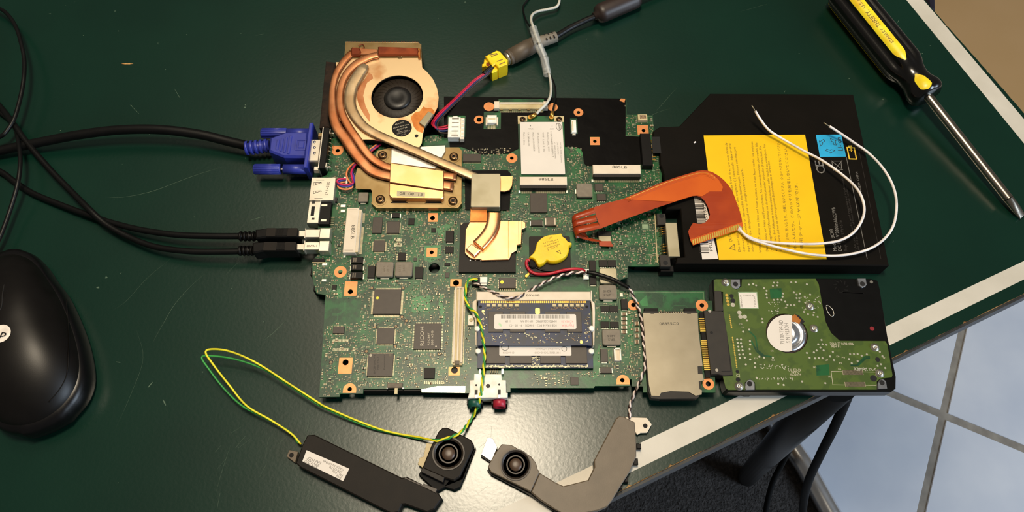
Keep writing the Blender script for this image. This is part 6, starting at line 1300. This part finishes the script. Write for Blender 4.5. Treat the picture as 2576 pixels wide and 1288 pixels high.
# ================================================================== USB cables
def usb(label, cord_pts, bodyp, relief, tip, z0, z1, grip):
    t = thing('usb_cable', label, 'cable', (W(P7, 800, 500, 0)[0], W(P7, 800, 500, 0)[1], 0), 'black USB cables on the table'); zc_ = (z0+z1)/2
    obj('cord', MB().tube(cr(path(ID, cord_pts), 8), 1.95, 12), 'cord', t)
    bp_ = poly(P7, bodyp, z1); o = obj('plug_housing', MB().prism(bp_, z0, z1, .8), 'black_soft', t)
    for g in grip: q = rect(P7, g, z1+.15); obj('grip_panel', MB().prism(rnd(*q, .5, 2), z1-.2, z1+.15, .1), 'speaker_brown', o)
    for i in range(7): q = rect(P7, (grip[0][2]+18+i*19, grip[0][1]+6, grip[0][2]+24+i*19, grip[0][3]-6), z1+.2); obj('grip_rib', MB().box(*q, z1-.1, z1+.2), 'black_soft', o)
    x0_, x1_, y0_, y1_ = rect(P7, relief, zc_+2.5); cy = W(P7, relief[0], (relief[1]+relief[3])/2+5, zc_)[1]
    r = MB().lathe([(2.3, 0), (2.3, x1_-x0_+1)], (x0_, cy, zc_), (1, 0, 0), 14)
    for i in range(4): r.lathe([(3.0, 0), (3.2, .3), (3.2, 1.1), (3.0, 1.4)], (x0_+i*(x1_-x0_)/3.6, cy, zc_), (1, 0, 0), 16)
    obj('strain_relief', r, 'black', t)
    q = rect(P7, tip, zc_+2.2); obj('metal_tip', MB().box(q[0]-.5, q[1]+4, q[2], q[3], zc_-2.2, zc_+2.2, .2), 'tin', t)
usb('black USB cable with ribless grip, upper of the two plugs', [(-500, 250, 3), (-280, 300, 3), (-80, 395, 3), (0, 431, 3), (34, 455, 3), (84, 487, 3), (168, 521, 4), (224, 541, 5), (280, 560, 6), (358, 579, 8), (447, 591, 10), (540, 594, 11), (612, 594, 11.5)],
    [(445, 262), (520, 258), (640, 236), (1190, 232), (1216, 262), (1206, 396), (640, 398), (520, 420), (448, 420)], (140, 330, 420, 440), (1225, 288, 1345, 392), 6, 16, ((640, 240, 810, 388), (1022, 240, 1200, 390)))
usb('black USB cable with ribbed grip, lower of the two plugs', [(-420, -60, 3), (-220, 40, 3), (-80, 180, 2.5), (0, 268, 3), (34, 312, 8.5), (67, 358, 9), (120, 420, 8), (168, 470, 8), (224, 526, 10), (268, 565, 8), (324, 596, 7), (391, 621, 8), (475, 632, 10), (559, 633, 11), (608, 632, 11.5)],
    [(392, 502), (440, 492), (590, 482), (1165, 482), (1182, 502), (1172, 646), (590, 652), (440, 682), (392, 682)], (130, 590, 385, 700), (1190, 525, 1325, 630), 6, 16, ((590, 490, 832, 642), (975, 488, 1170, 642)))

# ================================================================== mouse and its thin cable, loose cable loop
mo = thing('computer_mouse', 'black computer mouse with round white logo, cut by the picture edge', 'mouse', (U(0, 900)[0], U(0, 900)[1], 0))
half = [(90, 68), (160, 78), (225, 108), (280, 165), (335, 250), (400, 335), (470, 480), (528, 640), (558, 790), (560, 900), (525, 1000), (455, 1090), (355, 1170), (250, 1218), (165, 1238)]
hw = [Vector(W(P5, x, y, 10)[:2]) for x, y in half]; F0 = Vector((-309, 190)); B0 = Vector((-257, 89)); axd = (F0-B0).normalized()
def mirror(p): d = p-B0; return B0 + axd*(2*d.dot(axd)) - d
mo_raw = cr2([tuple(p) for p in hw] + [tuple(mirror(p)) for p in reversed(hw)], 4)
mcx, mcy = tuple(F0*.47+B0*.53)
NA = 96
def ray_r(a):
    d = Vector((cos(a), sin(a))); best = 1.0; n = len(mo_raw)
    for i in range(n):
        p = Vector((mo_raw[i][0]-mcx, mo_raw[i][1]-mcy)); q = Vector((mo_raw[(i+1) % n][0]-mcx, mo_raw[(i+1) % n][1]-mcy)); e = q-p; den = d.x*e.y-d.y*e.x
        if abs(den) < 1e-9: continue
        t = (p.x*e.y-p.y*e.x)/den; u = (p.x*d.y-p.y*d.x)/den
        if t > 0 and 0 <= u <= 1: best = max(best, t)
    return best
R0 = [ray_r(2*pi*i/NA) for i in range(NA)]
RS = [R0]
for k in range(12): r = RS[-1]; RS.append([(r[i-3]+r[i-2]+r[i-1]+2*r[i]+r[(i+1) % NA]+r[(i+2) % NA]+r[(i+3) % NA])/8 for i in range(NA)])
mo_out = [(mcx+R0[i]*cos(2*pi*i/NA), mcy+R0[i]*sin(2*pi*i/NA)) for i in range(NA)]
def dome_mesh(levels):
    v = []; f = []; n = NA
    for s, z in levels:
        r = RS[max(0, min(12, int((.98-s)*22)))]; v += [(mcx+r[i]*s*cos(2*pi*i/n), mcy+r[i]*s*sin(2*pi*i/n), z) for i in range(n)]
    for k in range(len(levels)-1): f += [(k*n+i, k*n+(i+1) % n, (k+1)*n+(i+1) % n, (k+1)*n+i) for i in range(n)]
    f.append(tuple(range((len(levels)-1)*n, len(levels)*n))); f.append(tuple(range(n-1, -1, -1)))
    return MB().add(v, f, True)
def mz(s): return 15 + 21*max(0, 1-(s/.93)**2.3)**.72
obj('lower_body', dome_mesh([(.955, 0), (.985, 3), (1.0, 8), (.99, 12), (.97, 14.6), (.92, 16.5)]), 'mouse_side', mo)
lv = [(.935, 13)] + [(s, mz(s)) for s in (.93, .915, .89, .85, .79, .72, .64, .55, .45, .34, .22, .1, .02)]
obj('top_shell', dome_mesh(lv), 'mouse_shell', mo)
def on_mouse(x, y):
    d = hypot(x-mcx, y-mcy); a = atan2(y-mcy, x-mcx) % (2*pi); i = int(a/(2*pi)*NA) % NA
    s = .5
    for _ in range(8): r = RS[max(0, min(12, int((.98-s)*22)))][i]; s = min(.93, d/r)
    return mz(s)
zl = 35.0; lc = W(P5, 14, 597, zl); lr = W(P5, 72, 597, zl)[0]-lc[0]
lgv = [(lc[0]+lr*r*cos(t), lc[1]+lr*r*sin(t), on_mouse(lc[0]+lr*r*cos(t), lc[1]+lr*r*sin(t))+.3) for r in (1.0, .66, .33, .03) for t in [2*pi*i/32 for i in range(32)]]
lg = obj('logo_disc', MB().add(lgv, [(k*32+i, k*32+(i+1) % 32, (k+1)*32+(i+1) % 32, (k+1)*32+i) for k in range(3) for i in range(32)] + [tuple(range(96, 128))], True), 'logo_white', mo, label='round white logo')
zl = on_mouse(lc[0], lc[1])+.5
b = MB(); put_text(b, 'hp', (lc[0]-3.1, lc[1]-1.9, zl), (lc[0]+3.4, lc[1]-1.9, zl), 4.0)
b.v = [(x+(y-lc[1])*.25, y, on_mouse(x+(y-lc[1])*.25, y)+.65) for x, y, z in b.v]; obj('logo_letters', b, 'mouse_shell', lg)
gap = [(0, 180), (12, 330), (18, 400), (15, 440), (0, 462)]
gp_ = [W(P5, *q, 34) for q in gap]; obj('button_groove', MB().tube(cr([(p[0], p[1], on_mouse(p[0], p[1])+.05) for p in gp_], 5), .35, 6), 'hole', mo)
seam = [W(P5, *q, 22) for q in ((372, 350), (415, 560), (433, 740), (415, 850), (370, 940), (300, 1020))]
sp = cr([(p[0], p[1], on_mouse(p[0], p[1])+.02) for p in seam], 6); obj('side_seam', MB().tube(sp, .22, 6), 'black_soft', mo)
obj('cable', MB().tube(cr(path(ID, [(-460, 20, 2), (-260, 110, 2), (-120, 190, 3), (-30, 262, 3), (12, 292, 4), (36, 318, 5), (47, 360, 11), (51, 410, 13), (44, 465, 12), (25, 530, 9), (2, 592, 8), (-22, 640, 8), (-30, 690, 9)]), 8), 1.35, 10), 'cord', mo)
obj('loose_cable', MB().tube(cr(path(ID, [(-460, -120, 2), (-260, -50, 3), (-120, -10, 4), (-50, 5, 6), (0, 22, 9), (24, 42, 11), (42, 72, 13), (54, 112, 14), (61, 150, 14), (60, 195, 14), (52, 243, 13), (36, 298, 12), (15, 332, 11), (0, 344, 10), (-40, 362, 8), (-120, 392, 6), (-300, 430, 3), (-500, 460, 2)]), 8), 1.35, 10), 'cord',
    label='thin black cable looping in at the upper left picture edge', cat='cable')

# ================================================================== yellow power jack on its leads
dj = thing('power_jack', 'small yellow power jack with red and blue leads to a white plug', 'power jack', (W(I, 510, 780, 0)[0], W(I, 510, 780, 0)[1], 0))
jt = poly(I, [(385, 672), (520, 602), (558, 612), (655, 720), (648, 768), (545, 808), (505, 768), (470, 790)], 12)
obj('body', MB().prism(jt, 0, 12, .5), 'jack_yellow', dj)
obj('front_lip', MB().prism(poly(I, [(375, 700), (465, 790), (500, 765), (535, 800), (530, 850), (468, 875), (440, 850), (445, 815), (390, 790), (345, 800), (348, 765), (365, 760)], 9), 0, 9, .4), 'jack_yellow', dj)
for pts in ([(435, 655), (525, 636), (530, 645), (440, 665)], [(455, 672), (535, 645), (537, 655), (458, 684)], [(520, 732), (595, 708), (598, 717), (525, 742)], [(552, 768), (622, 738), (624, 748), (556, 780)]): obj('slot', MB().prism(poly(I, pts, 12.05), 12, 12.06), 'brass', dj)
for pts in ([(400, 740), (440, 770), (430, 800), (395, 780)], [(470, 790), (500, 780), (490, 800), (462, 815)]): obj('contact', MB().prism(poly(I, pts, 9.3), 9, 9.3), 'copper_dark', dj)
obj('nose', MB().lathe([(4.6, 0), (4.6, 4.0)], tuple(Vector(W(I, 625, 712, 6))), tuple(Vector(W(I, 1030, 535, 6))-Vector(W(I, 640, 705, 6))), 20), 'bolt', dj)
for k, m in enumerate(('wire_red', 'wire_pink', 'wire_navy', 'wire_brown')):
    o4 = k-1.5
    p = path(ID, [(1234+k*3, 170-k*1, 9), (1222+k*2, 182+k*2, 9), (1195+o4*3, 206+o4*2, 8.5), (1160+o4*3, 240+o4*2, 9), (1128+o4*3, 270+o4*2, 11), (1108+o4*4, 290+o4*2, 12.5), (1094+o4*5, 308, 13.5), (1098+o4*3, 324+o4*3, 14), (1112, 327+o4*5, 13.5), (1130, 325+o4*7, 13)])
    obj('lead', MB().tube(cr(p, 6), .62, 8), m, dj)
obj('lead_sleeve', MB().tube(cr(path(ID, [(1240, 166, 9.5), (1230, 174, 9.3), (1216, 186, 9)]), 5), 1.5, 10), 'cord', dj)
q = rect(C, (152, 238, 250, 402), ZB+5.5); pg = obj('plug', MB().box(*q, ZB+.2, ZB+5.5, .3), 'white_plastic', dj, label='white five-way plug')
for i in range(5): t = q[2]+1.5+i*(q[3]-q[2]-3)/4; obj('plug_slot', MB().box(q[0]+2.4, q[1]-1, t-.35, t+.35, ZB+5.5, ZB+5.55), 'mark', pg)
obj('latch', MB().box(q[0]+3, q[1]-2, q[3]-.2, q[3]+1.0, ZB+.2, ZB+5, .2), 'white_plastic', pg)
hh = obj('plug_header', MB().box(q[1], q[1]+2.6, q[2]-.5, q[3]+.3, ZB, ZB+4, .2), 'ivory', mbd); 
for i in range(5): t = q[2]+1.5+i*(q[3]-q[2]-3)/4; obj('header_rib', MB().box(q[1]+.6, q[1]+2.2, t-.6, t+.6, ZB+4, ZB+4.6, .1), 'white_plastic', hh)

# ================================================================== power supply cable
pc = thing('power_cable', 'black power cable with grey barrel plug and thick ferrite core', 'cable', (W(I, 840, 600, 0)[0], W(I, 840, 600, 0)[1], 0))
p0 = Vector(W(I, 655, 700, 6.2)); p1_ = Vector(W(I, 1000, 520, 6.2)); ax = p1_-p0; ln = ax.length
obj('barrel', MB().lathe([(4.6, 0), (5.4, .2), (5.5, 2.6), (4.9, 2.7), (4.9, 3.2), (5.7, 3.4), (5.9, ln*.75), (5.6, ln*.77), (5.8, ln*.80), (5.5, ln*.83), (5.7, ln*.87), (5.4, ln*.9), (5.3, ln), (4.0, ln+1)], p0, ax, 26), 'plug_grey', pc)
r0 = Vector(W(I, 1010, 515, 6.2)); r1 = Vector(W(I, 1235, 440, 6.0)); ra = r1-r0
o = obj('strain_relief', MB().lathe([(4.0, 0), (4.2, 1), (3.7, ra.length), (2.2, ra.length+.2)], r0, ra, 20), 'plug_grey_light', pc)
sl = MB()
for i in range(3):
    for sd in (-.9, .7): c = r0+ra*(.42+i*.2); nrm = Vector((-ra.y, ra.x, 0)).normalized(); q = c+nrm*sd*2.2+Vector((0, 0, 3.3)); sl.obox((q.x, q.y), .9, 2.0, atan2(ra.y, ra.x), q.z-.6, q.z+.5)
obj('relief_slots', sl, 'hole', o)
obj('cord', MB().tube(cr(path(I, [(1215, 448, 6), (1300, 395, 6), (1400, 335, 6), (1500, 285, 6.2), (1620, 230, 6.8), (1760, 175, 7.2)]) , 6), 2.1, 12), 'cord', pc)
f0 = Vector(W(I, 1720, 182, 7.2)); f1 = Vector(W(I, 2230, -35, 7.2)); fa = f1-f0; fl_ = fa.length
obj('ferrite_core', MB().lathe([(2.6, -2.5), (3.0, 0), (5.6, .8), (6.9, 3), (7.1, 5), (7.1, fl_-5), (6.9, fl_-3), (5.6, fl_-1), (3.0, fl_)], f0, fa, 28), 'ferrite', pc)
obj('cord', MB().tube([tuple(f1), tuple(f1+fa*.5), tuple(f1+fa*3.5)], 2.2, 12), 'cord', pc)

# ================================================================== antenna cables through a clear sleeve
ga = [(1520, -260, 2), (1440, -130, 2), (1412, -40, 3), (1406, -12, 4), (1407, 3, 5), (1400, 17, 5), (1380, 23, 5), (1355, 28, 6), (1340, 36, 8), (1336, 50, 10), (1341, 68, 12), (1348, 90, 13.6), (1358, 114, 14.6), (1368, 140, 12), (1377, 170, 8), (1383, 195, 7), (1386, 220, 10), (1384, 242, 14), (1375, 260, 15.5), (1360, 275, 15.5), (1349, 287, 15)]
ba = [(1480, -260, 2), (1400, -120, 2), (1350, -40, 2), (1328, -2, 2), (1317, 14, 2), (1317, 30, 3), (1324, 52, 6), (1336, 72, 10), (1347, 92, 13.4), (1356, 116, 14.4), (1366, 142, 11.8), (1376, 172, 7.8), (1388, 196, 7), (1395, 214, 9), (1398, 235, 12), (1395, 258, 14), (1390, 282, 14.6)]
t = thing('antenna_cable', 'grey antenna cable clipped to the wireless card', 'cable', U(1340, 60, 0)); obj('cord', MB().tube(cr(path(ID, ga), 7), .95, 9), 'wire_grey', t)
p = path(Q5, [(320, 252, 15.2), (280, 275, 15), (235, 300, 14.6)]); obj('gold_clip', MB().tube(p, [1.1, 1.5, 1.5], 10), 'gold', t); c = W(Q5, 232, 300, 14.5); obj('clip_ring', MB().cyl(c, 1.5, 13.6, 15.2, 16), 'gold', t)
t = thing('antenna_cable', 'black antenna cable clipped to the wireless card', 'cable', U(1320, 40, 0)); obj('cord', MB().tube(cr(path(ID, ba), 7), .6, 8), 'cord', t)
p = path(Q5, [(540, 215, 15), (530, 250, 14.8), (520, 300, 14.6)]); obj('gold_clip', MB().tube(p, [1.0, 1.3, 1.4], 10), 'gold', t); c = W(Q5, 520, 302, 14.5); obj('clip_ring', MB().cyl(c, 1.5, 13.6, 15.2, 16), 'gold', t)
slv = thing('clear_sleeve', 'clear plastic spiral sleeve around the two antenna cables', 'sleeve', U(1362, 130, 0))
sp = [(960, 340, 12.6), (985, 425, 13.8), (1022, 545, 15), (1092, 690, 11.4), (1118, 835, 7.8), (1132, 905, 7.2)]
pts_ = path(I, sp); 
for i in range(5):
    a = Vector(pts_[i]); c = Vector(pts_[i+1]); d = c-a; bm_ = MB().lathe([(2.9, .1), (2.7, d.length-.25)], a, d, 18); bm_.f = bm_.f[:-2]; bm_.sm = bm_.sm[:-2]
    obj('spiral_turn', bm_, 'sleeve', slv)

# ================================================================== screwdriver
sd = thing('screwdriver', 'flat-blade screwdriver with black and yellow handle', 'screwdriver', (W(J, 400, 350, 0)[0], W(J, 400, 350, 0)[1], 0))
h0 = Vector(W(J, 78, -70, 13.2)); h1 = Vector(W(J, 588, 562, 12.6)); ax = h1-h0; HL = ax.length; axn = ax.normalized()
side = axn.cross(Vector((0, 0, 1))).normalized(); upv = side.cross(axn)
Rt = [(0, .6), (.012, .86), (.04, .98), (.08, 1.0), (.70, 1.0), (.735, .98), (.765, .90), (.80, .78), (.84, .72), (.875, .74), (.91, .83), (.935, .9), (.965, .9), (.985, .84), (1.0, .7)]
def hr(t):
    for i in range(len(Rt)-1):
        if Rt[i][0] <= t <= Rt[i+1][0]: k = (t-Rt[i][0])/(Rt[i+1][0]-Rt[i][0]); return 13.0*(Rt[i][1]*(1-k)+Rt[i+1][1]*k)
    return 13.0*Rt[-1][1]
def flute(a, t): 
    f = .16 if t < .74 else max(0, .16*(1-(t-.74)/.09)) if t < .83 else .05*(1 if t > .9 else 0)
    return 1 - f*(.5-.5*cos(6*(a)))**2
AC = pi/2-.46
v = []; NN = 72; ts = [i/60 for i in range(61)]
for t in ts:
    for i in range(NN): a = 2*pi*i/NN; r = hr(t)*flute(a-AC, t); v.append(tuple(h0+ax*t+side*(r*cos(a))+upv*(r*sin(a))))
f = [(k*NN+i, k*NN+(i+1) % NN, (k+1)*NN+(i+1) % NN, (k+1)*NN+i) for k in range(60) for i in range(NN)] + [tuple(range(NN-1, -1, -1)), tuple(range(60*NN, 61*NN))]
hb = MB().add(v, f, True); hmin = min(p[2] for p in hb.v)
obj('handle', hb, 'handle_black', sd)
def inlay(t0, t1, ac, wd, tip0, tip1, n=26):
    rows = []
    for i in range(n+1):
        t = t0+(t1-t0)*i/n; k = 1.0
        if tip1 and t > t1-tip1: k = max(.12, 1-((t-(t1-tip1))/tip1)**1.6)
        if tip0 and t < t0+tip0: k = max(.12, 1-((t0+tip0-t)/tip0)**1.6)
        rows.append([tuple(h0+ax*t+side*((hr(t)*flute(ac+wd*k*q-AC, t)+.22)*cos(ac+wd*k*q))+upv*((hr(t)*flute(ac+wd*k*q-AC, t)+.22)*sin(ac+wd*k*q))) for q in (-1, -.6, -.2, .2, .6, 1)])
    vv = [p for r in rows for p in r]; ff = [(i*6+j, i*6+j+1, (i+1)*6+j+1, (i+1)*6+j) for i in range(n) for j in range(5)]
    return MB().add(vv, ff, True)
# the yellow flute faces up and to the left of the axis
o = obj('yellow_inlay', inlay(.03, .745, AC, .30, 0, .08), 'handle_yellow', sd); obj('yellow_inlay', inlay(.85, .985, AC, .34, .05, .02, 12), 'handle_yellow', sd)
obj('yellow_inlay', inlay(.03, .745, AC-2*pi/3, .26, 0, .08), 'handle_yellow', sd); obj('yellow_inlay', inlay(.03, .745, AC+2*pi/3, .26, 0, .08), 'handle_yellow', sd)
b = MB()
def hp(t, off): 
    a = AC; rad = hr(.4)+.30; e = (-side*sin(a)+upv*cos(a)); return tuple(h0+ax*t+side*(rad*cos(a))+upv*(rad*sin(a))+e*off)
e = (-side*sin(AC)+upv*cos(AC))
put_text(b, 'STANLEY', hp(.60, 1.1), hp(.475, 1.1), 1.9, up=tuple(-e)); put_text(b, 'THRIFTY,', hp(.455, 1.4), hp(.31, 1.4), 2.8, up=tuple(-e)); put_text(b, 'U.S.A', hp(.285, 1.1), hp(.20, 1.1), 2.0, up=tuple(-e))
obj('lettering', b, 'ink_on_yellow', o)
s0 = h1 - axn*2; s1_ = Vector(W(J, 1050, 1150, 5.5)); s2_ = Vector(W(J, 1132, 1254, 2.2)); da = (s1_-s0)
shp = MB().tube([tuple(s0), tuple(s0+da*.5), tuple(s1_)], 3.0, 20, caps=False); obj('shaft', shp, 'shaft', sd)
dd = (s2_-s1_).normalized(); sdv = dd.cross(Vector((0, 0, 1))).normalized()
bt = MB(); prof = []; secs = []
for t, rw, rt in ((0, 3.0, 3.0), (.25, 3.0, 2.6), (.5, 3.05, 1.8), (.8, 3.0, .95), (.97, 2.8, .6), (1.0, 2.7, .5)):
    c = s1_+(s2_-s1_)*t; w = sdv.cross(dd)
    secs.append([tuple(c+sdv*(rw*cos(2*pi*i/16)*(1 if t < .3 else .98))+w*(rt*math.copysign(abs(sin(2*pi*i/16))**(1 if t < .3 else .5), sin(2*pi*i/16)))) for i in range(16)])
bt.add([p for s in secs for p in s], [(k*16+i, k*16+(i+1) % 16, (k+1)*16+(i+1) % 16, (k+1)*16+i) for k in range(5) for i in range(16)] + [tuple(range(80, 96))], True); obj('blade_tip', bt, 'shaft', sd)
